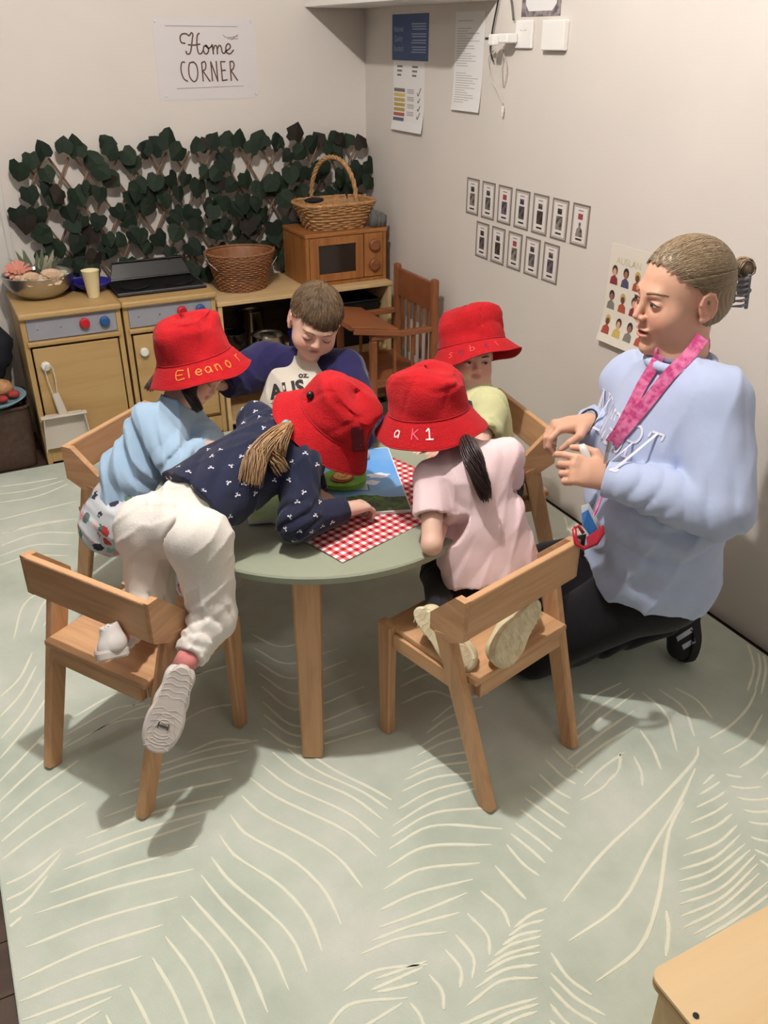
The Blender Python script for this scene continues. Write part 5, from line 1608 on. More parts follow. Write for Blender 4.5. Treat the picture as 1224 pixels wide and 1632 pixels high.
# ------------------------------------------------------------------ people
SKC = np.array(rgb(222, 182, 162)[:3]); LIP = np.array(rgb(190, 112, 106)[:3]); CHK = np.array(rgb(222, 150, 132)[:3])
def bounds(J, pad=.12):
    A = np.array([v for v in J.values()]); return A.min(0)-pad, A.max(0)+pad
def fabric(name, c, **k):
    k.setdefault('rough', .85); k.setdefault('bump', .25); k.setdefault('bscale', 350); k.setdefault('sheen', .15); k.setdefault('spec', .15); k.setdefault('var', .04); k.setdefault('vscale', 20)
    return material(name, c, **k)
def body_mesh(person, J, H, kid=True, hands=(), h=.0055, fine_head=.0024, mouth=0.0, base=SKC, extra=None, legs=True, feet=True, fine=None):
    """one continuous skin: head, neck, trunk, arms, hands, legs"""
    lo, hi = bounds(J, .10)
    hd = H.c; q = H.s
    lo = np.minimum(lo, hd-.14*q); hi = np.maximum(hi, hd+.14*q)
    fr = [(hd-.125*q, hd+.125*q, fine_head)]
    if fine: fr += fine
    for hh in hands:
        w = np.array(hh['w']); fr.append((w-.09, w+.09, hh.get('h', .003)))
    F = Fld(lo, hi, h, fr)
    H.carve(F, mouth_open=mouth)
    t = 1.0 if kid else 1.55
    F.cone(H.w(0, -.022, -.055), J['neck'], .036*q*(1 if kid else 1.25), .034*t*(1.0 if kid else .95), .02*q)
    F.cone(J['neck'], J['chest'], .030*t, .055*t, .03)
    F.cone(J['chest'], J['pelvis'], .055*t, .050*t, .03)
    for S_ in 'LR':
        F.cone(J['chest'], J['sh'+S_], .040*t, .026*t, .03)
        F.chain([J['sh'+S_], J['el'+S_], J['wr'+S_]], [.027*t, .0235*t, .0165*t*(.93 if not kid else 1)], .008)
        if legs and 'kn'+S_ in J:
            F.cone(J['pelvis'], J['hip'+S_], .045*t, .045*t, .03)
            F.chain([J['hip'+S_], J['kn'+S_], J['an'+S_]], [.044*t, .031*t, .020*t], .01)
            if feet: F.cone(J['an'+S_], J['to'+S_], .018*t, .014*t, .01)
    for hh in hands: hand(F, hh['w'], hh['d'], hh['n'], hh['side'], hh.get('s', .62), hh.get('curl', (.5, .5, .55, .6)), hh.get('thumb', .5), hh.get('spread', .12))
    if extra: extra(F)
    o = F.build('body', SKIN, person, color=lambda P: H.colors(P, base, LIP, CHK))
    return o

def shoe(name, par, heel, toe, up, s=1.0, mat=None, sole_mat=None, width=.032, label=None):
    """heel/toe along the sole line, up = from the sole into the foot"""
    heel = np.array(heel, float); toe = np.array(toe, float); d = unit(toe-heel); u = unit(np.array(up, float)-d*np.dot(up, d)); r = np.cross(d, u); L = np.linalg.norm(toe-heel)
    lo = np.minimum(heel, toe)-.09; hi = np.maximum(heel, toe)+.09
    F = Fld(lo, hi, .0035)
    F.cone(heel+d*.03*s+u*.022*s, heel+d*L*.45+u*.020*s, .027*s, .028*s, .01)
    F.cone(heel+d*L*.45+u*.018*s, toe-d*.032*s+u*.014*s, .029*s, .026*s, .01, lat=r, f=1.12)
    F.cone(heel+d*.030*s+u*.030*s, heel+d*.034*s+u*.058*s, .026*s, .024*s, .012)
    F.cone(heel+d*.036*s+u*.070*s, heel+d*.034*s+u*.050*s, .019*s, .017*s, .003, 'sub')
    F.plane(heel+u*.004*s, -u)
    o = F.build(name, mat, par)
    if label: o['label'] = label
    # sole: outline with waist, bevelled slab with tread bars
    out = []
    for k in range(40):
        a = 2*math.pi*k/40; x = math.cos(a); y = math.sin(a)
        px = L/2+x*L/2
        wv = width*s*(.86+.16*math.tanh((px/L-.45)*6))*(1-.13*math.exp(-((px/L-.42)/.12)**2))
        sup = (abs(x)**2.6+abs(y)**2.6)**(-1/2.6)
        out.append((L/2+x*sup*L/2, y*sup*wv))
    m = MB(); rings = []
    for (ins, zz) in ((.004, -.010), (0, -.007), (0, .006), (.002, .012)):
        rings.append([heel+d*(L/2+(x-L/2)*(1-ins/L*2))+r*(y*(1-ins/width))+u*zz*s for x, y in out])
    vs = [p for rg_ in rings for p in rg_]; n = 40
    fs = [(i*n+k, i*n+(k+1) % n, (i+1)*n+(k+1) % n, (i+1)*n+k) for i in range(3) for k in range(n)]+[tuple(reversed(range(n))), tuple(range(3*n, 4*n))]
    so = m.add(vs, fs).build('sole', sole_mat, o, world=True)
    tr_ = MB()
    for k in range(13):
        t = .08+.84*k/12
        if .36 < t < .46: continue
        ww = width*s*.72*(1-.25*abs(t-.5)*1.2)
        c0 = heel+d*L*t-u*.0099*s
        pts = [c0-r*ww+d*.004, c0-r*ww*.5-d*.002, c0+d*.003, c0+r*ww*.5-d*.002, c0+r*ww+d*.004]
        tr_.tube(pts, .0009*s, 4)
    for sc_ in (.82, .5):
        tr_.tube([heel+d*(L*.72+(x-L/2)*.42*sc_)+r*y*sc_*.9-u*.0100*s for x, y in out], .0010*s, 4, closed=True)
    tr_.build('tread', sole_mat, so if False else o, world=True)
    return o

def arm_sleeve(F, a, b, c, ra, rb, rc, k=.012):
    F.cone(a, b, ra, rb, k); F.cone(b, c, rb, rc, k)

def person(label, base):
    return empty('person', base, 0, label, 'person')

def hair_cap(person, H, mat, front_z=.055, side=.0, back_z=-.06, thick=.008, seed=0, label=None, sideburn=False, name='hair', parent=None, amp=.0016, slant=0.0, jag=1.0):
    q = H.s
    F = Fld(H.c-.13*q, H.c+.13*q, .0032*q)
    E = lambda c, r, k=.0, mode='add': F.ell(H.w(*c), [v*q for v in r], H.R, k*q, mode)
    E((0, -.012, .032), (.076+thick, .092+thick, .080+thick))
    E((0, -.030, -.020), (.066+thick, .070+thick, .060), .03)
    # cut the face opening: in local space
    L = H
    sl = tuple(slice(None) for _ in range(3)); X, Y, Z = F.grid(sl)
    x = (X-H.c[0])*H.R[0][0]+(Y-H.c[1])*H.R[0][1]+(Z-H.c[2])*H.R[0][2]
    y = (X-H.c[0])*H.R[1][0]+(Y-H.c[1])*H.R[1][1]+(Z-H.c[2])*H.R[1][2]
    z = (X-H.c[0])*H.R[2][0]+(Y-H.c[1])*H.R[2][1]+(Z-H.c[2])*H.R[2][2]
    x, y, z = x/q, y/q, z/q
    # hairline height as function of y: front fringe at front_z, falls behind the ear
    hl = np.where(y > .045, front_z+slant*x+jag*(.006*np.sin(x*70+seed)+.004*np.sin(x*190+seed)), np.where(y > -.002, .012+(front_z-.012)*(y+.002)/.047, back_z))
    cut = (hl-z)*.8*q
    F.D = np.maximum(F.D, cut.astype(np.float32))
    th = np.arctan2(x, y+.03); 
    F.D += (amp*q*(np.sin(th*34+6*np.sin(z*60+seed))+.6*np.sin(th*61+z*90)+.5*np.sin(z*150+x*80))).astype(np.float32)
    o = F.build(name, mat, parent or person)
    if label: o['label'] = label
    return o
def scalp_paths(H, n, seed, front_z=.05, down=.05, lift=.0, crown=(0, -.045, .108), thick=.008, comb=None):
    """strands lying on the skull, starting around the crown and combed outwards/down"""
    rnd = random.Random(seed); out = []
    C0 = np.array([0, -.012, .032]); RR = np.array([.076+thick, .092+thick, .080+thick])
    for _ in range(n):
        a = rnd.uniform(0, 2*math.pi); t0 = rnd.uniform(.05, 1.1); ln = rnd.uniform(.25, .55)
        P = []
        for i in range(6):
            t = t0+ln*i/5
            an = a+.35*math.sin(a*2)*t+rnd.uniform(-.02, .02)
            d = np.array([math.sin(t)*math.sin(an), math.sin(t)*math.cos(an)-.30*math.cos(t), math.cos(t)]); d /= np.linalg.norm(d/1.0)
            p = C0+d*RR*(1.0+lift*(i/5)+rnd.uniform(0, .012))
            hl = front_z if p[1] > .045 else (.012+(front_z-.012)*(p[1]+.002)/.047 if p[1] > -.002 else -.055)
            if p[2] < hl-.004: break
            P.append(H.w(*p))
        if len(P) >= 3: out.append(P)
    return out

# =================================================================== the kneeling girl in white trousers
J = dict(pelvis=at(278, 832, 1.90), hipL=at(238, 842, 1.93), hipR=at(322, 862, 1.84), knL=at(240, 965, 1.98), knR=at(338, 985, 1.88),
         anL=at(190, 1012, 1.84), anR=at(300, 1048, 1.82), toL=at(160, 1040, 1.80), toR=at(262, 1120, 1.80),
         chest=at(425, 725, 2.04), neck=at(478, 690, 2.12), shL=at(410, 672, 2.12), shR=at(482, 742, 2.00),
         elR=at(474, 832, 1.96), wrR=at(552, 812, 2.04), elL=at(486, 742, 2.15), wrL=at(505, 788, 2.09))
g3 = person('girl in navy top with white bows and white trousers kneeling across the table', (J['pelvis'][0], J['pelvis'][1], 0))
H = Head(at(528, 668, 2.13), (.55, .35, -.76), (.66, .42, .62), .80, True)
body_mesh(g3, J, H, hands=[dict(w=J['wrR'], d=at(600, 800, 2.10)-J['wrR'], n=(0, 0, 1), side=-1, s=.66, curl=(.6, .6, .6, .6)), dict(w=J['wrL'], d=at(540, 806, 2.11)-J['wrL'], n=(0, 0, 1), side=1, s=.62, curl=(.5, .5, .5, .6))])
NAVY = fabric('navy_knit', rgb(30, 34, 56))
F = Fld(*[b for b in bounds({k: J[k] for k in ('pelvis', 'chest', 'neck', 'shL', 'shR', 'elL', 'elR', 'wrL', 'wrR')}, .12)], .0042)
ax = unit(J['chest']-J['pelvis']); lat = unit(J['shR']-J['shL'])
lat = unit(lat-ax*np.dot(lat, ax))
pm = J['pelvis']*.62+J['chest']*.38+np.array([0, 0, .012])
F.cone(J['pelvis']+ax*.02+np.array([0, 0, .015]), J['chest'], .078, .070, .02, lat=lat, f=1.38)
F.cone(J['chest'], J['neck']-unit(J['neck']-J['chest'])*.02, .066, .040, .03, lat=lat, f=1.15)
for S_ in 'LR':
    F.cone(J['chest']+ax*.03, J['sh'+S_], .052, .045, .03)
    arm_sleeve(F, J['sh'+S_], J['el'+S_], J['wr'+S_]*.93+J['el'+S_]*.07, .046, .043, .030)
F.plane(J['pelvis']+ax*.055, -ax)
w_ = unit(J['wrR']-J['elR']); F.plane(J['wrR']-w_*.004, w_, c=J['wrR'], R=.05); w_ = unit(J['wrL']-J['elL']); F.plane(J['wrL']-w_*.004, w_, c=J['wrL'], R=.05)
F.plane(J['neck']-unit(J['neck']-J['chest'])*.004, J['neck']-J['chest'], c=J['neck'], R=.07)
F.folds(J['elR'], .09, J['wrR']-J['elR']+J['elR']-J['shR'], .0045, 110, .4); F.folds(J['shR'], .10, ax+lat, .004, 80, 1.2)
F.folds(pm, .16, lat+ax*.6, .0040, 55, .6); F.folds(J['chest'], .12, ax-.4*lat, .003, 70, 2.0)
F.noise(.0012, 45, 3); F.crease(.0040, 42, 13, lat)
top3 = F.build('shirt', NAVY, g3)
# bows printed on the knit
def scatter_print(o, n, seed, shapes, mat, name, size, facing=None, mind=.03):
    rnd = random.Random(seed); me = o.data; nv = len(me.polygons); m = MB(); pts = []
    tries = 0
    while len(pts) < n and tries < 6000:
        tries += 1
        p = me.polygons[rnd.randrange(nv)]; c = np.array(p.center); nn = np.array(p.normal)
        if facing is not None and np.dot(nn, facing) < .0: continue
        if any(np.linalg.norm(c-q) < mind for q in pts): continue
        pts.append(c)
    bv = bvh_of(o)
    for c in pts:
        loc, nn, _, _ = bv.find_nearest(Vector(c)); nn = np.array(nn)
        e1 = unit(np.cross(nn, (rnd.uniform(-.3, .3), rnd.uniform(-.3, .3), 1))); e2 = np.cross(nn, e1); an = rnd.uniform(-.6, .6)
        a1 = e1*math.cos(an)+e2*math.sin(an); a2 = -e1*math.sin(an)+e2*math.cos(an)
        for sh_ in shapes:
            vs = []
            for x, y in sh_:
                p = c+(a1*x+a2*y)*size+nn*.006; h = bv.ray_cast(Vector(p), Vector(-nn))
                vs.append((np.array(h[0]) if h[0] is not None else c)+nn*.0009)
            m.add(vs, [tuple(range(len(vs)))])
    r = m.build(name, mat, o, world=True); r['kind'] = 'stuff'
    return r
BOW = [[(0, .12), (.9, .55), (1.0, -.1), (.1, -.12)], [(0, .12), (-.9, .55), (-1.0, -.1), (-.1, -.12)], [(.05, 0), (.45, -.9), (.15, -.85), (-.05, -.1)], [(-.05, 0), (-.45, -.9), (-.15, -.85), (.05, -.1)]]
tocam = -FW
scatter_print(top3, 150, 5, BOW, fabric('bow_white', rgb(222, 220, 224)), 'bow_print', .0066, mind=.027)
# white trousers
WHT = fabric('white_fleece', rgb(226, 220, 212), bump=.35, bscale=200)
F = Fld(*[b for b in bounds({k: J[k] for k in ('pelvis', 'hipL', 'hipR', 'knL', 'knR', 'anL', 'anR')}, .12)], .0042)
F.cone(J['pelvis']+ax*.085+np.array([0, 0, .005]), J['pelvis']+np.array([0, 0, -.01]), .066, .070, .02, lat=lat, f=1.32)
for S_ in 'LR':
    back = np.array([-.84, -.54, 0])
    F.ell(J['hip'+S_]+back*.012+np.array([0, 0, .004]), (.070, .070, .072), k=.022)
    F.cone(J['hip'+S_], J['kn'+S_], .066, .050, .016)
    F.cone(J['kn'+S_], J['an'+S_], .048, .033, .014)
    d_ = unit(J['an'+S_]-J['kn'+S_])
    F.cone(J['an'+S_]-d_*.022, J['an'+S_]-d_*.012, .036, .034, .006)
    F.folds(J['kn'+S_]*.7+J['an'+S_]*.3, .10, J['an'+S_]-J['kn'+S_], .0060, 105, .7 if S_ == 'L' else 2.1)
    F.folds(J['an'+S_]-d_*.03, .06, d_, .0040, 170, .2)
    F.plane(J['an'+S_]-d_*.004, d_, c=J['an'+S_], R=.06)
F.noise(.0016, 35, 8); F.crease(.0045, 60, 18, J['pelvis']-J['knR']); F.cone(at(272, 836, 1.80), at(264, 925, 1.885), .012, .016, .012, 'sub'); F.folds(J['pelvis']+ax*.06, .10, lat, .0022, 190, .3)
tr3 = F.build('trousers', WHT, g3)
m = MB(); wb = J['pelvis']+ax*.052
pts = [wb+lat*math.cos(a)*.098+np.cross(ax, lat)*math.sin(a)*.074 for a in np.linspace(0, 2*math.pi, 30)[:-1]]
for S_ in 'LR':
    d_ = unit(J['an'+S_]-J['kn'+S_])
    m = MB().tube([J['an'+S_]-d_*.012, J['an'+S_]+d_*.030], [.0255, .023], 16); so = m.build('sock', fabric('pink_sock', rgb(206, 130, 128)), g3, world=True, smooth=True)
CLOTHW = material('off_white_canvas', rgb(214, 208, 202), .8, bump=.2, bscale=200); SOLEW = material('white_rubber', rgb(206, 196, 188), .6, var=.08, vscale=30)
view = unit(CAM-J['anR'])
heel = at(294, 1060, 1.775); toe = at(246, 1198, 1.77)
shR_ = shoe('shoe', g3, heel, toe, -unit(CAM-heel)*1.0+np.array([0, 0, .1]), 1.12, CLOTHW, SOLEW, .037)
mk = MB(); dS = unit(toe-heel); uS = -unit(unit(CAM-heel)-dS*np.dot(unit(CAM-heel), dS)); rS = np.cross(dS, uS)
cS = heel+dS*.128-uS*.0125
for a_, b_ in (((-.010, -.006), (-.010, .006)), ((.010, -.006), (.010, .006)), ((-.010, 0), (.010, 0))):
    mk.tube([cS+rS*a_[0]+dS*a_[1], cS+rS*b_[0]+dS*b_[1]], .0012, 4)
for k in range(4): mk.tube([cS+rS*(-.004+.003*k)-dS*.004, cS+rS*(-.004+.003*k)+dS*.004], .0006, 4)
mk.build('sole_print', DARKINK, shR_, world=True)
shoe('shoe', g3, at(206, 1036, 1.800), at(152, 1048, 1.775), (.25, .5, .8), .9, CLOTHW, SOLEW, .033)
def over(bv_, x, y, off, dflt):
    d = unit(at(x, y, 1)-CAM); h = bv_.ray_cast(Vector(CAM), Vector(d))
    return np.array(h[0])-d*off if h[0] is not None else at(x, y, dflt)
# dirty blonde ponytail
BL = [material('blonde_%d' % i, rgb(*c), .45, spec=.4) for i, c in enumerate([(150, 116, 80), (186, 150, 108), (122, 92, 64)])]
hair_cap(g3, H, BL[2], .06, thick=.007, seed=2, label='dirty blonde hair under the hat')
tie = at(460, 679, 2.085)
bv3 = bvh_of(top3)
def over(bv_, x, y, off, dflt):
    d = unit(at(x, y, 1)-CAM); h = bv_.ray_cast(Vector(CAM), Vector(d))
    return np.array(h[0])-d*off if h[0] is not None else at(x, y, dflt)
tie = over(bv3, 458, 680, .022, 2.03)
pth = [at(474, 670, 2.05), tie, over(bv3, 434, 696, .040, 2.0), over(bv3, 412, 722, .034, 2.0), over(bv3, 403, 748, .024, 2.0), over(bv3, 398, 776, .016, 1.95)]
pth2 = [at(474, 670, 2.05), tie, over(bv3, 446, 700, .036, 2.0), over(bv3, 438, 728, .030, 2.0), over(bv3, 452, 754, .020, 1.97)]
for i in range(3):
    strands('ponytail', g3, bundle(pth, lambda t: .010+.020*min(1, t*1.6)*(1-.4*max(0, t-.6)), 70, 10+i), .0016, .0005, BL[i])
    strands('ponytail', g3, bundle(pth2, lambda t: .010+.016*min(1, t*1.6), 34, 30+i), .0015, .0005, BL[i])
tq = unit(at(432, 694, 2.05)-tie); e1 = unit(np.cross(tq, (0, 0, 1))); e2 = np.cross(tq, e1)
MB().tube([tie+(e1*math.cos(a)+e2*math.sin(a))*.0105+tq*.003*math.sin(5*a) for a in np.linspace(0, 2*math.pi, 25)[:-1]], .0062, 8, closed=True).build('hair_tie', material('aqua_elastic', rgb(110, 178, 186), .6), g3, world=True, smooth=True)
# hat
u3 = unit(RT*.60+UP*.62-FW*.50); f3 = unit(RT*.45-UP*.75+FW*.5)
R3 = frame(f3, u3); 
# frame keeps u approx; rebuild with up fixed
fz = unit(f3-u3*np.dot(f3, u3)); R3 = np.array([np.cross(fz, u3), fz, u3])
h3, W3, B3, C3 = hat(g3, at(533, 667, 2.07), R3, .98, 'red bucket hat seen from behind with dark patch', 3, brim=.062, flare=.28, waves=(.006, 2), dent=.008, crown_h=.098)
tg = at(495, 632, 1.975)
bv = bvh_of(h3); hit = bv.ray_cast(Vector(CAM), Vector(unit(at(495, 632, 2.0)-CAM))); tp = np.array(hit[0]) if hit[0] is not None else tg
MB().sphere(tp+np.array([0, 0, .002])-FW*.004, (.010, .008, .010), 14, 10).tube([tp-FW*.004, tp+RT*.012-UP*.004-FW*.004, tp+RT*.016-UP*.016-FW*.002], .0015, 5).build('cord_toggle', BLACK, h3, world=True, smooth=True)
pc = at(572, 700, 1.9)
project_print(h3, [(-.016+.004*i, -.028+.006*j) for j in range(10) for i in range(8)], [(j*8+i, j*8+i+1, j*8+i+9, j*8+i+8) for j in range(9) for i in range(7)], pc, unit(RT+UP*.1), unit(UP-RT*.1), FW, material('maroon_patch', rgb(96, 18, 34), .9), 'patch', .0014, persp=True, jump=12)

# =================================================================== girl in the pink shirt
J = dict(pelvis=at(780, 900, 2.07), hipL=at(744, 908, 2.08), hipR=at(810, 894, 2.07), knL=at(698, 915, 2.15), knR=at(790, 870, 2.18),
         anL=at(700, 985, 1.97), anR=at(838, 960, 1.98), toL=at(730, 1030, 1.94), toR=at(812, 1030, 1.91),
         chest=at(750, 770, 2.02), neck=at(728, 705, 2.03), shL=at(690, 762, 2.01), shR=at(805, 728, 2.03),
         elL=at(688, 868, 1.955), wrL=at(712, 812, 2.10), elR=at(808, 790, 2.14), wrR=at(770, 760, 2.20))
g4 = person('girl in pale pink t-shirt and black leggings kneeling on the front right chair', (J['pelvis'][0], J['pelvis'][1], 0))
H = Head(at(690, 655, 2.04), (-.42, .68, -.60), (-.25, .45, .85), .80, True)
body_mesh(g4, J, H, hands=[dict(w=J['wrL'], d=(-.1, 1, 0), n=(0, 0, 1), side=1, s=.62), dict(w=J['wrR'], d=(-.6, .8, -.1), n=(0, 0, 1), side=-1, s=.62)])
PINK = fabric('pink_jersey', rgb(238, 210, 212))
F = Fld(*[b for b in bounds({k: J[k] for k in ('pelvis', 'chest', 'neck', 'shL', 'shR', 'elL', 'elR')}, .12)], .0042)
ax = unit(J['chest']-J['pelvis']); lat = unit(J['shR']-J['shL']); lat = unit(lat-ax*np.dot(lat, ax))
F.cone(J['pelvis']-ax*.035, J['pelvis']*.5+J['chest']*.5, .094, .084, .01, lat=lat, f=1.30)
F.cone(J['pelvis']*.5+J['chest']*.5, J['chest'], .078, .072, .02, lat=lat, f=1.24)
F.cone(J['chest'], J['neck']-unit(J['neck']-J['chest'])*.015, .066, .038, .03, lat=lat, f=1.15)
for S_ in 'LR':
    F.cone(J['chest']+ax*.03, J['sh'+S_], .055, .043, .03)
    e = J['sh'+S_]*.42+J['el'+S_]*.58
    F.cone(J['sh'+S_], e, .044, .042, .012)
    d_ = unit(e-J['sh'+S_]); F.cone(e+d_*.06, e-d_*.004, .034, .034, .002, 'sub'); F.plane(e, d_, c=e, R=.085)
F.plane(J['neck']-unit(J['neck']-J['chest'])*.004, J['neck']-J['chest'], c=J['neck'], R=.06)
F.plane(J['pelvis']-ax*.020, -ax)
F.folds(J['pelvis']+ax*.04-lat*.03, .15, ax*.8-lat*.5, .0030, 62, .5); F.folds(J['shL']*.5+J['chest']*.5-ax*.03, .11, ax*.4+lat, .0028, 70, 1.1)
F.folds(J['shR']-ax*.05, .12, ax*.5-lat, .0025, 65, 2.4); F.noise(.0016, 32, 5); F.crease(.0034, 44, 15, ax*.7-lat*.8)
top4 = F.build('t_shirt', PINK, g4)
BLK = fabric('black_leggings', rgb(26, 24, 28))
F = Fld(*[b for b in bounds({k: J[k] for k in ('pelvis', 'hipL', 'hipR', 'knL', 'knR', 'anL', 'anR')}, .12)], .0046)
F.cone(J['pelvis']+ax*.05, J['pelvis']-ax*.03, .064, .070, .02, lat=lat, f=1.22)
for S_ in 'LR':
    F.cone(J['hip'+S_]-ax*.02, J['kn'+S_], .058, .044, .016); F.cone(J['kn'+S_], J['an'+S_], .040, .026, .012)
    F.folds(J['kn'+S_], .08, J['an'+S_]-J['kn'+S_], .002, 120)
F.build('leggings', BLK, g4)
CRS = material('cream_canvas', rgb(206, 196, 160), .85, bump=.3, bscale=200); CRSO = material('cream_rubber', rgb(226, 214, 182), .7, color2=rgb(206, 192, 156), vscale=45)
s1 = shoe('shoe', g4, at(664, 970, 1.935), at(754, 1066, 1.875), unit(FW*.85+UP*.2+RT*.15), 1.08, CRS, CRSO, .034, 'cream canvas shoe with worn sole')
s2 = shoe('shoe', g4, at(856, 958, 1.94), at(790, 1058, 1.85), unit(FW*.85+UP*.2-RT*.35), 1.1, CRS, CRSO, .037, 'cream canvas shoe with worn sole')
# dark ponytail
DK = [material('dark_hair_%d' % i, rgb(*c), .4, spec=.4) for i, c in enumerate([(46, 30, 30), (64, 44, 40), (34, 22, 24)])]
hair_cap(g4, H, DK[0], .06, thick=.006, seed=4)
bv4 = bvh_of(top4)
pth = [at(738, 692, 1.97), over(bv4, 748, 712, .042, 1.9), over(bv4, 758, 742, .034, 1.85), over(bv4, 768, 772, .026, 1.85), over(bv4, 776, 798, .012, 1.85)]
for i in range(3):
    strands('ponytail', g4, bundle(pth, lambda t: .012+.017*math.sin(min(1, t)*math.pi*.95), 110, 60+i), .0018, .0005, DK[i])
u4 = unit(UP*.90-FW*.40-RT*.12); fz = unit(FW-RT*.35); fz = unit(fz-u4*np.dot(fz, u4)); R4 = np.array([np.cross(fz, u4), fz, u4])
h4, W4, B4, C4 = hat(g4, at(684, 659, 2.03)+.010*u4, R4, .965, 'red bucket hat with white and pink letters on the brim', 12, brim=.062, flare=.28, waves=(.004, 2), dent=.007, crown_h=.105)
# find the brim angle facing the camera-left
def brim_angle(W_, B_, px_):
    best = None
    for k in range(360):
        a = math.radians(k); p = W_(B_(.6, a)); v = p-CAM; x = 612+F_PX*(v@RT)/(v@FW)
        d = abs(x-px_)+(1000 if (p-W_(np.array([0, 0, 0])))@FW > 0 else 0)
        if best is None or d < best[0]: best = (d, a)
    return best[1]
WHL = material('white_ink', rgb(236, 226, 222), .7); PKL = material('pink_ink', rgb(222, 84, 104), .7); YL = material('orange_ink', rgb(226, 140, 48), .7)
for ch, px_, mt in (('a', 632, WHL), ('K', 661, PKL), ('1', 684, WHL)):
    a = brim_angle(W4, B4, px_); hat_letters(h4, W4, B4, ch, a-.09, a+.09, .026, .14, mt, v0=.22)

# =================================================================== girl in the light blue jumper (left)
J = dict(pelvis=at(195, 812, 2.40), hipL=at(220, 800, 2.45), hipR=at(200, 828, 2.34), knL=at(320, 790, 2.42), knR=at(290, 830, 2.30),
         anL=at(330, 900, 2.48), anR=at(300, 930, 2.36), toL=at(360, 905, 2.45), toR=at(340, 940, 2.33),
         chest=at(248, 705, 2.36), neck=at(282, 640, 2.37), shL=at(288, 660, 2.43), shR=at(238, 672, 2.31),
         elL=at(330, 706, 2.44), wrL=at(322, 722, 2.37), elR=at(285, 742, 2.27), wrR=at(322, 712, 2.33))
g1 = person('girl in light blue jumper and floral trousers leaning on the left side of the table', (J['pelvis'][0], J['pelvis'][1], 0))
H = Head(at(312, 590, 2.38), unit(RT*.80-FW*.12-UP*.60), unit(RT*.60+UP*.80-FW*.1), .80, True)
b1_ = body_mesh(g1, J, H, hands=[dict(w=J['wrR'], d=(.9, .3, -.2), n=(0, 0, 1), side=-1, s=.60), dict(w=J['wrL'], d=(.3, -.9, -.1), n=(0, 0, 1), side=1, s=.60)])
H.features(b1_, g1, closed=True, brow=(80, 54, 44))
SKY = fabric('light_blue_fleece', rgb(158, 184, 208), bump=.35)
F = Fld(*[b for b in bounds({k: J[k] for k in ('pelvis', 'chest', 'neck', 'shL', 'shR', 'elL', 'elR', 'wrL', 'wrR')}, .12)], .0042)
ax = unit(J['chest']-J['pelvis']); lat = unit(J['shR']-J['shL']); lat = unit(lat-ax*np.dot(lat, ax))
F.cone(J['pelvis']+ax*.015, J['chest'], .084, .078, .02, lat=lat, f=1.12)
F.ell(J['chest']-ax*.075-RT*.02, (.098, .094, .060), k=.03)
F.cone(J['chest'], J['neck']-unit(J['neck']-J['chest'])*.01, .070, .042, .03, lat=lat, f=1.1)
for S_ in 'LR':
    F.cone(J['chest']+ax*.02, J['sh'+S_], .058, .048, .03)
    arm_sleeve(F, J['sh'+S_], J['el'+S_], J['wr'+S_]*.9+J['el'+S_]*.1, .050, .049, .032)
    F.folds(J['el'+S_], .10, J['wr'+S_]-J['sh'+S_], .0055, 75, .8); w_ = unit(J['wr'+S_]-J['el'+S_]); F.plane(J['wr'+S_]-w_*.006, w_, c=J['wr'+S_], R=.04)
F.plane(J['neck']-unit(J['neck']-J['chest'])*.004, J['neck']-J['chest'], c=J['neck'], R=.06)
F.plane(J['pelvis']+ax*.022, -ax)
F.folds(J['chest']-ax*.05+(-FW)*.06, .17, ax*.85+RT*.5, .0065, 50, .3); F.noise(.0018, 30, 2); F.crease(.0060, 36, 12, ax)
F.build('jumper', SKY, g1)
def floral():
    m = bpy.data.materials.new('floral_cotton'); m.use_nodes = True
    nt = m.node_tree; N = nt.nodes; L = nt.links; b = N['Principled BSDF']; b.inputs['Roughness'].default_value = .85; b.inputs['Specular IOR Level'].default_value = .15
    tc = N.new('ShaderNodeTexCoord'); v = N.new('ShaderNodeTexVoronoi'); v.inputs['Scale'].default_value = 30; v.inputs['Randomness'].default_value = .9
    nz = N.new('ShaderNodeTexNoise'); nz.inputs['Scale'].default_value = 50
    mx0 = N.new('ShaderNodeMix'); mx0.data_type = 'RGBA'; mx0.blend_type = 'ADD'; mx0.inputs['Factor'].default_value = .018
    L.new(tc.outputs['Object'], mx0.inputs['A']); L.new(nz.outputs['Color'], mx0.inputs['B'])
    L.new(mx0.outputs['Result'], v.inputs['Vector'])
    r1 = N.new('ShaderNodeValToRGB'); r1.color_ramp.interpolation = 'CONSTANT'; e = r1.color_ramp.elements
    e[0].position = 0; e[0].color = (1, 1, 1, 1); e[1].position = .46; e[1].color = (0, 0, 0, 1)
    L.new(v.outputs['Distance'], r1.inputs['Fac'])
    sp = N.new('ShaderNodeSeparateColor'); L.new(v.outputs['Color'], sp.inputs[0])
    r2 = N.new('ShaderNodeValToRGB'); r2.color_ramp.interpolation = 'CONSTANT'; e = r2.color_ramp.elements
    e[0].position = 0; e[0].color = rgb(224, 150, 160); e[1].position = .3; e[1].color = rgb(196, 72, 70)
    for p, c in ((.45, rgb(96, 120, 110)), (.6, rgb(236, 196, 190)), (.74, rgb(60, 56, 70)), (.86, rgb(150, 180, 170))):
        k = e.new(p); k.color = c
    L.new(sp.outputs[0], r2.inputs['Fac'])
    mx = N.new('ShaderNodeMix'); mx.data_type = 'RGBA'; mx.inputs['A'].default_value = rgb(206, 210, 214)
    L.new(r1.outputs['Color'], mx.inputs['Factor']); L.new(r2.outputs['Color'], mx.inputs['B']); L.new(mx.outputs['Result'], b.inputs['Base Color'])
    return m
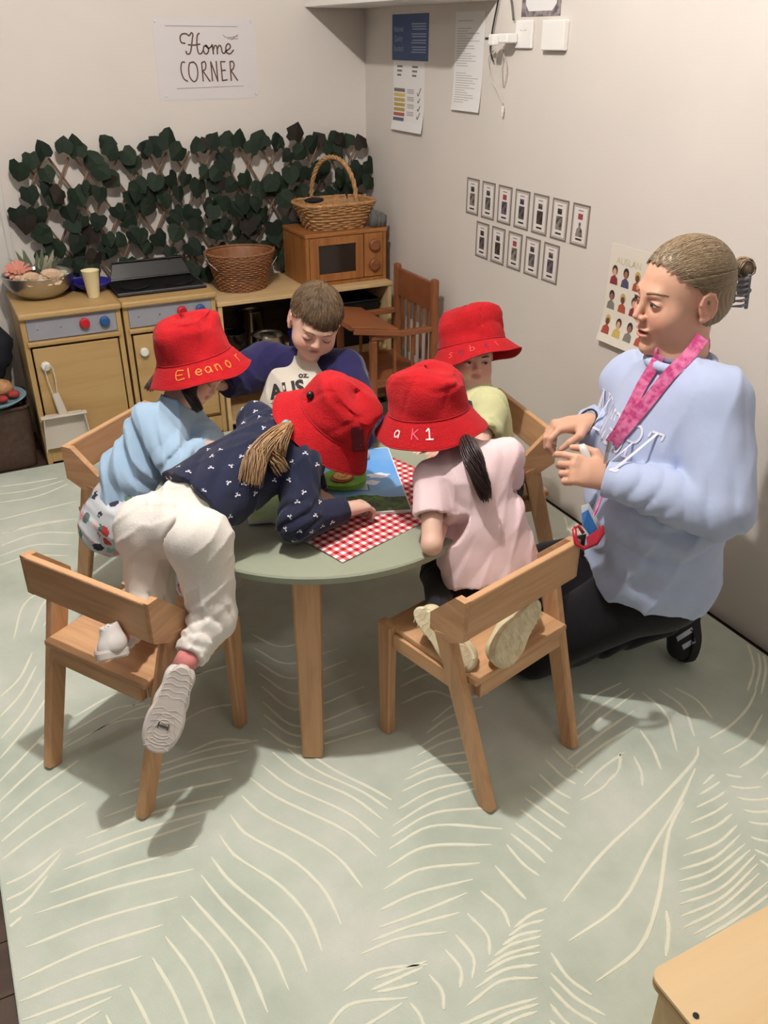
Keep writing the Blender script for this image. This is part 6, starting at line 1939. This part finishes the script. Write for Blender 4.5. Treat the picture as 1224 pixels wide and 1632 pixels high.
F = Fld(*[b for b in bounds({k: J[k] for k in ('pelvis', 'hipL', 'hipR', 'knL', 'knR', 'anL', 'anR')}, .13)], .005)
F.cone(J['pelvis']+ax*.055, J['pelvis']-ax*.045, .084, .092, .02, lat=lat, f=1.1)
for S_ in 'LR':
    F.cone(J['hip'+S_]-np.array([0, 0, .01]), J['kn'+S_], .070, .052, .02); F.cone(J['kn'+S_], J['an'+S_], .048, .036, .012)
    F.folds(J['kn'+S_], .1, J['kn'+S_]-J['hip'+S_], .004, 70)
F.noise(.002, 30, 7); F.crease(.005, 40, 17)
F.build('trousers', floral(), g1)
for S_ in 'LR': shoe('shoe', g1, J['an'+S_]+np.array([-.03, .01, -.065]), J['an'+S_]+np.array([.10, -.03, -.065]), (0, 0, 1), .95, CLOTHW, SOLEW, .032)
hair_cap(g1, H, DK[0], .06, thick=.008, seed=6)
for i in range(3):
    strands('hair_lock', g1, bundle([at(300, 600, 2.31), at(302, 625, 2.30), at(312, 645, 2.31), at(318, 655, 2.32)], lambda t: .026-.010*t, 60, 90+i), .0020, .0006, DK[i])
    strands('hair_lock', g1, bundle([at(255, 595, 2.36), at(242, 612, 2.35), at(236, 622, 2.34)], lambda t: .014, 24, 96+i), .0018, .0006, DK[i])
u1_ = unit(UP*.88-RT*.22-FW*.40); fz = unit(RT*.75-FW*.65); fz = unit(fz-u1_*np.dot(fz, u1_)); R1 = np.array([np.cross(fz, u1_), fz, u1_])
h1, W1_, B1, C1 = hat(g1, at(310, 570, 2.36)+.006*u1_, R1, 1.03, 'red bucket hat with orange handwritten letters on the brim', 21, brim=.062, flare=.28, waves=(.005, 2), dent=.008, crown_h=.108)
for i, ch in enumerate('Eleanor'):
    a = brim_angle(W1_, B1, 287+i*16.0); hat_letters(h1, W1_, B1, ch, a-.08, a+.08, .027 if i else .026, .12, YL, v0=.20)

# =================================================================== boy at the back
J = dict(pelvis=at(462, 735, 2.82), hipL=at(500, 740, 2.78), hipR=at(430, 740, 2.80), knL=at(505, 800, 2.90), knR=at(440, 800, 2.92), anL=at(500, 856, 2.95), anR=at(445, 856, 2.97), toL=at(500, 868, 2.90), toR=at(445, 868, 2.92),
         chest=at(474, 650, 2.62), neck=at(494, 572, 2.60), shL=at(548, 590, 2.60), shR=at(426, 578, 2.64),
         elR=at(388, 596, 2.60), wrR=at(354, 614, 2.54), elL=at(575, 670, 2.52), wrL=at(570, 700, 2.42))
b5 = person('boy with short brown hair in navy and white raglan top behind the table', (J['pelvis'][0], J['pelvis'][1], 0))
H = Head(at(502, 512, 2.52), unit(-FW*.58-UP*.72+RT*.14), unit(UP*.78-FW*.55+RT*.24), .90, True)
b_ = body_mesh(b5, J, H, hands=[dict(w=J['wrR'], d=-RT, n=(0, 0, 1), side=-1, s=.55), dict(w=J['wrL'], d=(-.3, -.9, -.1), n=(0, 0, 1), side=1, s=.62)], fine_head=.0022)
H.features(b_, b5, closed=True, brow=(120, 92, 70))
CREAM = fabric('cream_jersey', rgb(206, 198, 184)); NV = fabric('raglan_navy', rgb(34, 32, 74))
F = Fld(*[b for b in bounds({k: J[k] for k in ('pelvis', 'chest', 'neck', 'shL', 'shR')}, .12)], .0042)
ax = unit(J['chest']-J['pelvis']); lat = unit(J['shR']-J['shL']); lat = unit(lat-ax*np.dot(lat, ax))
F.cone(J['pelvis'], J['chest'], .078, .080, .02, lat=lat, f=1.40)
F.cone(J['chest'], J['neck']-unit(J['neck']-J['chest'])*.010, .072, .038, .03, lat=lat, f=1.2)
for S_ in 'LR': F.cone(J['chest']+ax*.03, J['sh'+S_]*.7+J['chest']*.3, .056, .046, .03)
F.plane(J['neck']-unit(J['neck']-J['chest'])*.006, J['neck']-J['chest'], c=J['neck'], R=.06)
F.folds(J['chest']-FW*.07, .13, ax*.4+lat, .0055, 55, .9); F.noise(.0015, 30, 4); F.crease(.0045, 36, 14, lat)
sh5 = F.build('shirt', CREAM, b5)
for S_ in 'LR':
    F = Fld(*[b for b in bounds({k: J[k] for k in ('neck', 'sh'+S_, 'el'+S_, 'wr'+S_)}, .09)], .0042)
    F.cone(J['neck']*.55+J['sh'+S_]*.45-UP*.006+FW*.020, J['sh'+S_]-lat*0+FW*.008, .052, .066, .02)
    arm_sleeve(F, J['sh'+S_], J['el'+S_], J['wr'+S_], .062, .060, .040)
    w_ = unit(J['wr'+S_]-J['el'+S_]); F.plane(J['wr'+S_]-w_*.008, w_, c=J['wr'+S_], R=.05)
    F.folds(J['el'+S_], .09, J['el'+S_]-J['sh'+S_], .0050, 80, .8); F.folds(J['sh'+S_], .08, lat, .0035, 70, .1); F.crease(.005, 45, 24)
    F.build('sleeve', NV, b5)
n_ = at(436, 618, 2.3)
vs, fs = text_mesh('AUS', .055, .95, .0022); project_print(sh5, vs, fs, at(458, 622, 2.35), RT*.97+UP*.17, UP*.97-RT*.17, FW, DARKINK, 'lettering', .0016, persp=True)
vs, fs = text_mesh('oz.', .022, 1.1, .0006); project_print(sh5, vs, fs, at(484, 598, 2.35), RT, UP, FW, DARKINK, 'lettering', .0016, persp=True)
circ = lambda cx, cz, a, b, n=22, w=.25: ([(0, 0)]*0+[(cx+a*math.cos(2*math.pi*k/n)*(1+w*math.sin(3*k)), cz+b*math.sin(2*math.pi*k/n)*(1+w*math.cos(2*k))) for k in range(n)]+[(cx, cz)], [(k, (k+1) % n, n) for k in range(n)])
vs, fs = circ(0, 0, .022, .010); project_print(sh5, vs, fs, at(446, 643, 2.35), RT, UP, FW, material('olive_ink', rgb(92, 92, 70), .9), 'animal_print', .0016, persp=True)
vs, fs = circ(0, 0, .018, .014); project_print(sh5, vs, fs, at(444, 660, 2.35), RT, UP, FW, material('taupe_ink', rgb(140, 128, 108), .9), 'animal_print', .0016, persp=True)
F = Fld(*[b for b in bounds({k: J[k] for k in ('pelvis', 'hipL', 'hipR', 'knL', 'knR', 'anL', 'anR')}, .10)], .006)
F.cone(J['pelvis']+ax*.03, J['pelvis']-ax*.03, .066, .07, .02, lat=lat, f=1.25)
for S_ in 'LR': F.cone(J['hip'+S_], J['kn'+S_], .062, .048, .02); F.cone(J['kn'+S_], J['an'+S_], .046, .036, .012)
F.build('trousers', fabric('dark_cotton', rgb(40, 42, 54)), b5)
for S_ in 'LR':
    z0 = J['an'+S_].copy(); shoe('shoe', b5, z0+np.array([.01, .04, -.045]), z0+np.array([-.04, -.09, -.045]), (0, 0, 1), .95, material('grey_canvas', rgb(90, 92, 98), .8), SOLEW, .032)
BR = [material('brown_hair_%d' % i, rgb(*c), .55, spec=.35) for i, c in enumerate([(92, 74, 54), (120, 98, 72), (70, 54, 40)])]
hair_cap(b5, H, BR[1], .036, back_z=-.045, thick=.007, seed=1, slant=.26, label='short brown hair with a straight fringe', amp=.0022)
for i in range(3):
    strands('hair_tuft', b5, scalp_paths(H, 900, 200+i, front_z=.030, thick=.0085, lift=.03), .0009, .0003, BR[i])
rnd = random.Random(8)
fr_ = []
for k in range(300):
    x = rnd.uniform(-.062, .062); y0 = .080*math.sqrt(max(0, 1-(x/.085)**2))
    P = []
    for i in range(6):
        t = i/5; z = .085-(.052-.26*x)*t+rnd.uniform(-.003, .003); yy = -.012+.099*math.sqrt(max(.02, 1-((z-.032)/.088)**2-(x/.084)**2))
        P.append(H.w(x*(1-.04*t)+.004*math.sin(k+3*t), yy+.002, z))
    fr_.append(P)
for i in range(3): strands('hair_tuft', b5, fr_[i::3], .0011, .0004, BR[i])

# =================================================================== child in pale green shirt by the right wall
J = dict(pelvis=at(790, 760, 2.60), hipL=at(792, 775, 2.56), hipR=at(800, 750, 2.66), knL=at(745, 775, 2.50), knR=at(735, 750, 2.60), anL=at(745, 860, 2.62), anR=at(735, 840, 2.72), toL=at(715, 870, 2.58), toR=at(705, 850, 2.68),
         chest=at(768, 672, 2.54), neck=at(762, 614, 2.56), shL=at(778, 648, 2.48), shR=at(742, 640, 2.62),
         elL=at(766, 718, 2.42), wrL=at(725, 715, 2.36), elR=at(715, 690, 2.60), wrR=at(690, 705, 2.48))
g6 = person('child in pale green t-shirt and red hat seated by the right wall', (J['pelvis'][0], J['pelvis'][1], 0))
H = Head(at(750, 570, 2.57), unit(-FW*.80-UP*.30+RT*.16), unit(UP*.93-FW*.30+RT*.05), .80, True)
b_ = body_mesh(g6, J, H, hands=[dict(w=J['wrL'], d=(-1, .1, -.1), n=(0, 0, 1), side=1, s=.6), dict(w=J['wrR'], d=(-1, -.1, -.1), n=(0, 0, 1), side=-1, s=.6)], fine_head=.0022)
H.features(b_, g6, closed=False, gaze=-.1, brow=(70, 52, 44), iris=(60, 50, 44))
LIME = fabric('pale_green_jersey', rgb(206, 206, 158))
F = Fld(*[b for b in bounds({k: J[k] for k in ('pelvis', 'chest', 'neck', 'shL', 'shR', 'elL', 'elR')}, .12)], .0042)
ax = unit(J['chest']-J['pelvis']); lat = unit(J['shR']-J['shL']); lat = unit(lat-ax*np.dot(lat, ax))
F.cone(J['pelvis']-ax*.02, J['chest'], .084, .076, .02, lat=lat, f=1.12); F.cone(J['chest'], J['neck']-unit(J['neck']-J['chest'])*.01, .070, .040, .03, lat=lat, f=1.1)
for S_ in 'LR':
    F.cone(J['chest']+ax*.02, J['sh'+S_], .058, .050, .03); e = J['sh'+S_]*.40+J['el'+S_]*.60
    F.cone(J['sh'+S_], e, .050, .048, .012); d_ = unit(e-J['sh'+S_]); F.cone(e+d_*.06, e-d_*.004, .038, .038, .002, 'sub'); F.plane(e, d_, c=e, R=.085)
F.plane(J['neck']-unit(J['neck']-J['chest'])*.006, J['neck']-J['chest'], c=J['neck'], R=.06); F.plane(J['pelvis']-ax*.03, -ax)
F.folds(J['shL']*.5+J['chest']*.5-FW*.05, .13, lat+ax*.3, .0055, 60, .2); F.folds(J['pelvis'], .12, ax, .005, 60); F.noise(.0015, 30, 9); F.crease(.0055, 38, 19, ax*.5+lat)
F.build('t_shirt', LIME, g6)
F = Fld(*[b for b in bounds({k: J[k] for k in ('pelvis', 'hipL', 'hipR', 'knL', 'knR', 'anL', 'anR')}, .10)], .006)
F.cone(J['pelvis']+ax*.03, J['pelvis']-ax*.03, .072, .075, .02, lat=lat, f=1.15)
for S_ in 'LR': F.cone(J['hip'+S_], J['kn'+S_], .060, .046, .02); F.cone(J['kn'+S_], J['an'+S_], .042, .032, .012)
F.build('trousers', MATS['dark_cotton'], g6)
for S_ in 'LR':
    z0 = J['an'+S_].copy(); shoe('shoe', g6, z0+np.array([.04, 0, -.04]), z0+np.array([-.09, .0, -.04]), (0, 0, 1), .95, MATS['grey_canvas'], SOLEW, .032)
hair_cap(g6, H, DK[0], .06, thick=.006, seed=9)
pth = [at(748, 640, 2.40), at(750, 650, 2.39), at(748, 662, 2.39)]
strands('ponytail', g6, bundle(pth, lambda t: .007, 30, 71), .0016, .0006, DK[2])
strands('ponytail', g6, bundle([at(768, 672, 2.36), at(768, 680, 2.36), at(766, 690, 2.36)], lambda t: .003, 12, 72), .0012, .0005, DK[2])
u6 = unit(UP*.96-RT*.17-FW*.10); fz = unit(-FW*.9+RT*.35); fz = unit(fz-u6*np.dot(fz, u6)); R6 = np.array([np.cross(fz, u6), fz, u6])
h6, W6, B6, C6 = hat(g6, at(752, 549, 2.57), R6, 1.02, 'red bucket hat with faint coloured letters, turned up at the side', 33, brim=.058, flare=.28, waves=(.006, 2), dent=.007, crown_h=.108, front_up=.15)
for i, (ch, px_) in enumerate(zip('Isabel', (702, 718, 734, 754, 776, 794))):
    a = brim_angle(W6, B6, px_); hat_letters(h6, W6, B6, ch, a-.07, a+.07, .024, .10, [material('plum_ink', rgb(120, 40, 70), .8), material('coral_ink', rgb(228, 96, 88), .8)][i % 2], v0=.25)
# =================================================================== the kneeling woman
J = dict(pelvis=at(1045, 895, 2.19), hipN=at(1062, 925, 2.18), hipF=at(1040, 890, 2.34), knN=V(1.215, 1.50, .080), knF=V(1.33, 1.64, .10), anN=V(1.565, 1.39, .150), anF=V(1.68, 1.56, .10),
         chest=at(1068, 695, 2.04), neck=at(1086, 566, 1.94), shN=at(1140, 642, 1.88), shF=at(1012, 612, 2.16),
         elN=at(1148, 812, 1.85), wrN=at(972, 762, 1.95), elF=at(1015, 725, 2.25), wrF=at(940, 674, 2.15))
ad_ = person('woman in pale blue sweatshirt and black trousers kneeling by the right wall', (J['pelvis'][0], J['pelvis'][1], 0))
hdn = V(-.452, -.892, 0)
H = Head(at(1088, 468, 1.90), unit(-RT*.95+hdn*.26-V(0, 0, .10)), unit(V(0, 0, 1)+RT*.02), 1.06, False)
J2 = {'pelvis': J['pelvis'], 'chest': J['chest'], 'neck': J['neck'], 'shL': J['shN'], 'shR': J['shF'], 'elL': J['elN'], 'elR': J['elF'], 'wrL': J['wrN'], 'wrR': J['wrF'],
      'hipL': J['hipN'], 'hipR': J['hipF'], 'knL': J['knN'], 'knR': J['knF'], 'anL': J['anN'], 'anR': J['anF'], 'toL': V(1.655, 1.36, .12), 'toR': V(1.73, 1.56, .10)}
HF = dict(w=J['wrF'], d=unit(-RT*.88-UP*.10-FW*.1), n=unit(UP*.9-FW*.35), side=-1, s=.98, curl=(.62, .74, .82, .85), thumb=1.0, h=.0026)
HN = dict(w=J['wrN'], d=unit(-RT*.90+UP*.22), n=unit(-FW*.95+UP*.1), side=1, s=.95, curl=(.45, .75, .85, .9), thumb=.35, h=.0026)
bA = body_mesh(ad_, J2, H, kid=False, hands=[HF, HN], h=.0065, fine_head=.0021, mouth=.0032, base=np.array(rgb(214, 166, 140)[:3]))
H.features(bA, ad_, closed=False, gaze=.0, brow=(140, 108, 82), iris=(70, 66, 60))
PB = fabric('powder_blue_fleece', rgb(178, 190, 219), bump=.2)
F = Fld(*[b for b in bounds({k: J[k] for k in ('pelvis', 'chest', 'neck', 'shN', 'shF', 'elN', 'elF', 'wrN', 'wrF')}, .20)], .0055)
ax = unit(J['chest']-J['pelvis']); lat = unit(J['shN']-J['shF']); lat = unit(lat-ax*np.dot(lat, ax)); fr = unit(np.cross(lat, ax)); fr = fr if fr@RT < 0 else -fr
F.cone(J['pelvis']-ax*.01, J['pelvis']*.5+J['chest']*.5+fr*.01, .146, .150, .03, lat=lat, f=1.16)
F.cone(J['pelvis']*.5+J['chest']*.5+fr*.01, J['chest']+fr*.005, .150, .135, .03, lat=lat, f=1.22)
F.cone(J['chest'], J['neck']-V(0, 0, .045), .130, .068, .06, lat=lat, f=1.2)
for s_ in 'NF':
    F.cone(J['chest']*.5+J['neck']*.5-V(0, 0, .03), J['sh'+s_], .080, .072, .05)
    m_ = J['wr'+s_]*.80+J['el'+s_]*.20
    F.cone(J['sh'+s_], J['el'+s_], .078, .068, .030)
    F.cone(J['el'+s_], m_, .068, .050, .006)
    d_ = unit(J['wr'+s_]-J['el'+s_])
    F.cone(m_, J['wr'+s_]+d_*.012, .043, .037, .006)
    F.cone(J['wr'+s_]+d_*.05, J['wr'+s_]-d_*.012, .030, .030, .002, 'sub')
    F.plane(J['wr'+s_]+d_*.006, d_, c=J['wr'+s_], R=.06)
# neck opening
F.cone(J['neck']+V(0, 0, .06), J['neck']-V(0, 0, .030), .060, .060, .006, 'sub')
nk = unit(J['neck']-J['chest']+V(0, 0, .1))
# hem
hn = unit(-ax*.95+fr*.12)
F.plane(J['pelvis']-ax*.070, hn)
F.folds(J['elN'], .14, J['wrN']-J['elN'], .006, 60, .9)
F.folds(J['elN']*.45+J['wrN']*.55, .11, J['wrN']-J['elN'], .006, 70, 2.0)
F.folds(J['shN']-ax*.07, .17, ax*.5+fr*.9, .006, 36, .2)
F.folds(J['elF']*.4+J['wrF']*.6, .12, J['wrF']-J['elF'], .005, 60, .5)
F.folds(J['pelvis']+ax*.05-FW*.12, .22, ax*.8+fr*.5, .006, 34, 1.4); F.crease(.010, 20, 31, ax*.7+fr*.6)
F.noise(.0030, 18, 6)
swt = F.build('sweatshirt', PB, ad_)
# ribbed hem and collar
def ring_pts(c, e1, e2, r1, r2, n=64): return [c+e1*math.cos(a)*r1+e2*math.sin(a)*r2 for a in np.linspace(0, 2*math.pi, n+1)[:-1]]
m = MB(); e1 = unit(lat-nk*np.dot(lat, nk)); e2 = np.cross(nk, e1)
m.tube(ring_pts(J['neck']-nk*.012, e1, e2, .073, .069), .012, 8, closed=True); m.build('collar', PB, swt, world=True, smooth=True)
m = MB(); m.tube(ring_pts(J['neck']+nk*.002, e1, e2, .059, .056), .006, 8, closed=True); m.build('tee_neckband', material('lilac_tee', rgb(126, 118, 140), .8), ad_, world=True, smooth=True)
for s_ in 'F':
    d_ = unit(J['wr'+s_]-J['el'+s_]); c1 = unit(np.cross(d_, (0, 0, 1))); c2 = np.cross(d_, c1)
    MB().tube(ring_pts(J['wr'+s_]+d_*.012, c1, c2, .031, .031, 30), .003, 6, closed=True).build('wristband', material('black_elastic', rgb(30, 28, 32), .7), ad_, world=True, smooth=True)
# lettering across the chest
fh = unit(V(fr[0], fr[1], 0)); lh = unit(V(lat[0], lat[1], 0))
def serif(ch):
    return {'N': [[(0, 0), (0, 1)], [(0, 1), (.62, 0)], [(.62, 0), (.62, 1)], [(-.1, 0), (.12, 0)], [(-.12, 1), (.08, 1)], [(.5, 1), (.74, 1)]],
            'E': [[(0, 0), (0, 1)], [(0, 1), (.5, 1)], [(0, .5), (.42, .5)], [(0, 0), (.54, 0)], [(.5, 1), (.5, .86)], [(.54, 0), (.56, .16)]],
            'W': [[(0, 1), (.22, 0)], [(.22, 0), (.44, 1)], [(.44, 1), (.66, 0)], [(.66, 0), (.88, 1)], [(-.1, 1), (.1, 1)], [(.78, 1), (.98, 1)]],
            'P': [[(0, 0), (0, 1)], [(0, 1), (.32, 1), (.5, .86), (.5, .64), (.32, .5), (0, .5)], [(-.1, 0), (.12, 0)]],
            'O': [[(.3, 1), (.06, .8), (0, .5), (.06, .2), (.3, 0), (.54, .2), (.6, .5), (.54, .8), (.3, 1)]],
            'R': [[(0, 0), (0, 1)], [(0, 1), (.3, 1), (.48, .86), (.48, .66), (.3, .52), (0, .52)], [(.24, .5), (.58, 0)], [(-.1, 0), (.12, 0)], [(.5, 0), (.68, 0)]],
            'T': [[(.3, 0), (.3, 1)], [(0, 1), (.6, 1)], [(0, 1), (0, .86)], [(.6, 1), (.6, .86)], [(.2, 0), (.42, 0)]]}[ch]
x0_ = 0; adv = {'N': .92, 'E': .82, 'W': 1.15, 'P': .78, 'O': .86, 'R': .84, 'T': .7}
tot = sum(adv[c] for c in 'NEWPORT'); hgt = .074; wd = .048
for ch in 'NEWPORT':
    m_vs, m_fs = [], []
    for st in serif(ch):
        vs, fs = ribbon([((x0_+x-tot/2)*wd, y*hgt) for x, y in st], .0052)
        b0 = len(m_vs); m_vs += vs; m_fs += [tuple(i+b0 for i in f) for f in fs]
    project_print(swt, m_vs, m_fs, J['chest']+fh*.35+V(0, 0, -.012)-lh*.030, lh, V(0, 0, 1), -fh, material('white_stitch', rgb(226, 226, 238), .8), 'letter', .0022)
    x0_ += adv[ch]
# trousers
F = Fld(*[b for b in bounds({k: J[k] for k in ('pelvis', 'hipN', 'hipF', 'knN', 'knF', 'anN', 'anF')}, .16)], .0065)
F.cone(J['pelvis']+ax*.02, J['pelvis']-ax*.06, .115, .120, .03, lat=lat, f=1.15)
for s_ in 'NF':
    F.cone(J['hip'+s_], J['kn'+s_]+V(0, 0, .012), .105, .075, .04); F.cone(J['kn'+s_], J['an'+s_], .070, .052, .02)
F.cone(J['knF']+V(.03, 0, .12), J['hipF'], .085, .10, .04)
F.plane((0, 0, RUG_T+.001), (0, 0, -1))
F.folds(J['knN']*.5+J['anN']*.5, .16, ax+fr, .005, 40)
F.build('trousers', fabric('black_trousers', rgb(20, 19, 22)), ad_)
BS = material('black_suede', rgb(24, 24, 28), .8, bump=.3); 
toe = V(1.622, 1.340, .018); heel = V(1.655, 1.392, .225)
upv = unit(-RT*.90-FW*.35)
sA = shoe('shoe', ad_, heel, toe, upv, 1.28, BS, material('black_rubber', rgb(22, 22, 24), .7), .042, 'black trainer with three pale stripes')
bvs = bvh_of(sA)
dS = unit(toe-heel)
for k in range(3):
    pts = []
    a0 = ((1072, 1004), (1079, 1019), (1088, 1032))[k]; a1 = ((1100, 985), (1104, 1003), (1108, 1020))[k]
    m = MB(); vs = []
    for t in np.linspace(0, 1, 6):
        for w_ in (-3.6, 3.6):
            x = a0[0]+(a1[0]-a0[0])*t+w_*.35; y = a0[1]+(a1[1]-a0[1])*t+w_
            h = bvs.ray_cast(Vector(CAM), Vector(unit(at(x, y, 2)-CAM)))
            p = np.array(h[0]) if h[0] is not None else None
            vs.append(p if p is not None else at(x, y, 2.36))
    ok = all(v is not None for v in vs)
    vs = [v-unit(v-CAM)*.0015 for v in vs]
    mesh_obj('stripe', vs, [(2*i, 2*i+2, 2*i+3, 2*i+1) for i in range(5)], material('stripe_white', rgb(178, 184, 196), .6), sA, world=True)
shoe('shoe', ad_, V(1.745, 1.57, .21), V(1.72, 1.53, .018), upv, 1.28, BS, MATS['black_rubber'], .042)
# hair pulled back
AH = [material('fair_hair_%d' % i, rgb(*c), .42, spec=.45) for i, c in enumerate([(132, 112, 86), (156, 136, 108), (112, 94, 72)])]
hair_cap(ad_, H, AH[0], .074, back_z=-.060, thick=.004, seed=11, jag=.15, label='fair hair combed back into a bun', amp=.0010)
bun = H.w(0, -.128, .030)
rnd = random.Random(77); paths = []
C0 = np.array([0, -.012, .032]); RR = np.array([.0805, .0965, .0845])
for k in range(1700):
    sx = rnd.choice((-1, 1)); t = rnd.random()
    # hairline point: from forehead centre to the temple, round the ear to the nape
    if t < .45: u = t/.45; p0 = np.array([sx*.060*u, .075-.030*u, .078-.030*u+.006*rnd.random()])
    elif t < .75: u = (t-.45)/.3; p0 = np.array([sx*(.062+.016*u), .045-.055*u, .048-.030*u])
    else: u = (t-.75)/.25; p0 = np.array([sx*(.076-.040*u), -.025-.045*u, .010-.065*u])
    P = []
    d0 = unit((p0-C0)/RR); d1 = unit((np.array([0, -.125, .034])-C0)/RR)
    om = math.acos(max(-1, min(1, d0@d1)))
    st = rnd.uniform(0, .35); wob = rnd.random()
    for i in range(8):
        s_ = st+(1-st)*i/7*.97
        d = (math.sin((1-s_)*om)*d0+math.sin(s_*om)*d1)/math.sin(om)
        P.append(H.w(*(C0+d*RR*(1.0+.006*wob+.012*math.sin(math.pi*s_)))))
    paths.append(P)
for i in range(3): strands('hair_strands', ad_, paths[i::3], .0008, .0005, AH[i])
m = MB(); e1, e2 = H.R[1], H.R[2]
lp = []
for k in range(60):
    ph = rnd.uniform(0, 6.28); rr = rnd.uniform(.009, .023); off = H.R[0]*rnd.uniform(-.012, .012)
    P = [bun+off+(-H.R[1]*(.012)+e1*math.cos(ph+a)*rr+e2*math.sin(ph+a)*rr)*1.0+H.R[0]*.004*math.sin(3*a) for a in np.linspace(0, 5.2, 12)]
    lp.append(P)
MB().sphere(bun-H.R[1]*.010, (.018, .018, .018), 16, 12).build('bun_core', AH[2], ad_, world=True, smooth=True)
for i in range(3): strands('bun', ad_, lp[i::3], .0022, .0010, AH[i])
# claw clip
CLIP = material('grey_translucent', rgb(150, 150, 158), .25, trans=.35)
cc_ = H.w(0, -.122, -.012)
m = MB()
for sx in (-1, 1):
    b_ = cc_+H.R[0]*sx*.024
    for k in range(6):
        z = -.030+.012*k; q = b_+H.R[2]*z
        m.tube([q-H.R[1]*.018, q+H.R[0]*sx*.006+H.R[1]*.000, q+H.R[1]*.018-H.R[0]*sx*.004], [.0032, .0034, .0018], 6)
    m.tube([b_-H.R[1]*.018+H.R[2]*z for z in (-.040, -.01, .02, .036)], .0045, 6)
m.tube([cc_-H.R[1]*.020+H.R[0]*x for x in (-.026, 0, .026)], .006, 8)
m.box((-.005, -.022, -.012), (.005, -.018, .012))
MB_ = m; 
# the stray unit box above is placed with the clip
for i in range(len(m.v)-8, len(m.v)): m.v[i] = cc_+H.R[0]*m.v[i][0]*4+H.R[1]*(m.v[i][1]-.004)+H.R[2]*(m.v[i][2]*1.6)
m.build('claw_clip', CLIP, ad_, world=True, smooth=False)
# lanyard: ribbon following the sweatshirt
LANY = material('pink_lanyard', rgb(236, 134, 178), .45, color2=rgb(206, 66, 128), vscale=70)
_v = [v.co.copy() for v in swt.data.vertices]; _n = len(_v); _v += [v.co.copy() for v in bA.data.vertices]
bsw = BVHTree.FromPolygons(_v, [tuple(p.vertices) for p in swt.data.polygons]+[tuple(i+_n for i in p.vertices) for p in bA.data.polygons])
def strap(px, w, name='strap', mat=LANY, par=None, off=.004, flat=None):
    P = resample(px, 26); vs = []
    n = len(P)
    for i in range(n):
        t = P[min(i+1, n-1)]-P[max(i-1, 0)]; t = t/np.linalg.norm(t); nn = np.array([-t[1], t[0]])
        for sg in (-1, 1):
            x, y = P[i]+nn*sg*w/2
            d = unit(at(x, y, 1)-CAM); h = bsw.ray_cast(Vector(CAM), Vector(d))
            p = np.array(h[0]) if h[0] is not None else None
            vs.append((p, d))
    last = None; out = []
    for i in range(n):
        a, b = vs[2*i], vs[2*i+1]
        ds = [np.linalg.norm(q[0]-CAM) for q in (a, b) if q[0] is not None]
        if flat is not None: dist = flat[0]+(flat[1]-flat[0])*i/(n-1)
        elif ds: dist = min(ds)
        else: dist = last or 1.9
        if last is not None and flat is None: dist = last*.35+dist*.65
        last = dist
        for q in (a, b): out.append(CAM+q[1]*(dist-off))
    fs = [(2*i, 2*i+2, 2*i+3, 2*i+1) for i in range(n-1)]
    o = mesh_obj(name, out, fs, mat, par, world=True, smooth=False)
    sd = o.modifiers.new('thickness', 'SOLIDIFY'); sd.thickness = .0012
    return o
ly = empty('lanyard', (J['neck'][0], J['neck'][1], J['neck'][2]), 0, 'pink patterned lanyard with blue and red card holder round the woman\'s neck', 'lanyard')
strap([(1120, 537), (1098, 566), (1066, 598), (1032, 640), (1000, 678), (976, 706)], 21, 'strap', LANY, ly)
strap([(1052, 566), (1040, 586), (1024, 612), (1004, 652), (986, 686), (972, 706)], 17, 'strap', LANY, ly, off=.006)
MB().tube([J['neck']+(e1*math.cos(a)*.066+e2*math.sin(a)*.062)+nk*.008 for a in np.linspace(0, 2*math.pi, 33)[:-1]], .0045, 6, closed=True).build('neck_loop', LANY, ly, world=True, smooth=True)
MB().tube([at(973, 704, 1.93), at(968, 722, 1.93), at(964, 738, 1.92)], [.006, .005, .004], 8).build('clip', STEEL, ly, world=True)
MB().tube([at(958, 792, 1.93), at(952, 810, 1.93), at(946, 822, 1.93)], .003, 6).build('cord', LANY, ly, world=True)
def card(pts, d, t, mat, name, par):
    P = [at(x, y, d+dd) for x, y, dd in pts]; n = unit(np.cross(P[1]-P[0], P[2]-P[0])); n = n if n@FW < 0 else -n
    vs = P+[p+n*t for p in P]; k = len(P)
    return mesh_obj(name, vs, [tuple(reversed(range(k))), tuple(range(k, 2*k))]+[(i, (i+1) % k, k+(i+1) % k, k+i) for i in range(k)], mat, par, world=True)
dd0 = 1.94
card([(926, 806, 0), (938, 802, 0), (962, 846, .01), (946, 860, .01), (928, 838, .0)], dd0, .003, material('card_clear', rgb(190, 196, 204), .2), 'card', ly)
card([(927, 818, 0), (937, 812, 0), (953, 845, .01), (941, 856, .01), (929, 838, 0)], dd0-.005, .0015, material('card_blue', rgb(50, 110, 180), .3), 'card_print', ly)
rdm = material('red_holder', rgb(168, 24, 46), .3)
MB().tube([at(915, 842, dd0), at(918, 866, dd0), at(930, 874, dd0), at(950, 866, dd0), at(960, 850, dd0), at(958, 838, dd0)], .0055, 8).tube([at(915, 842, dd0), at(922, 838, dd0), at(930, 850, dd0)], .004, 8).build('holder_rim', rdm, ly, world=True, smooth=True)
card([(934, 856, .002), (958, 840, .002), (960, 852, .0), (950, 866, 0), (936, 872, 0)], dd0-.006, .004, rdm, 'holder', ly)
# small white marker in the near hand
wm = MB().tube([at(927, 708, 1.950), at(930, 716, 1.950), at(937, 732, 1.955), at(945, 748, 1.96)], [.006, .0095, .0095, .008], 12).build('white_marker', WHITE, None, smooth=True)
tag(wm, 'small white marker held in the kneeling woman\'s near hand', 'marker')
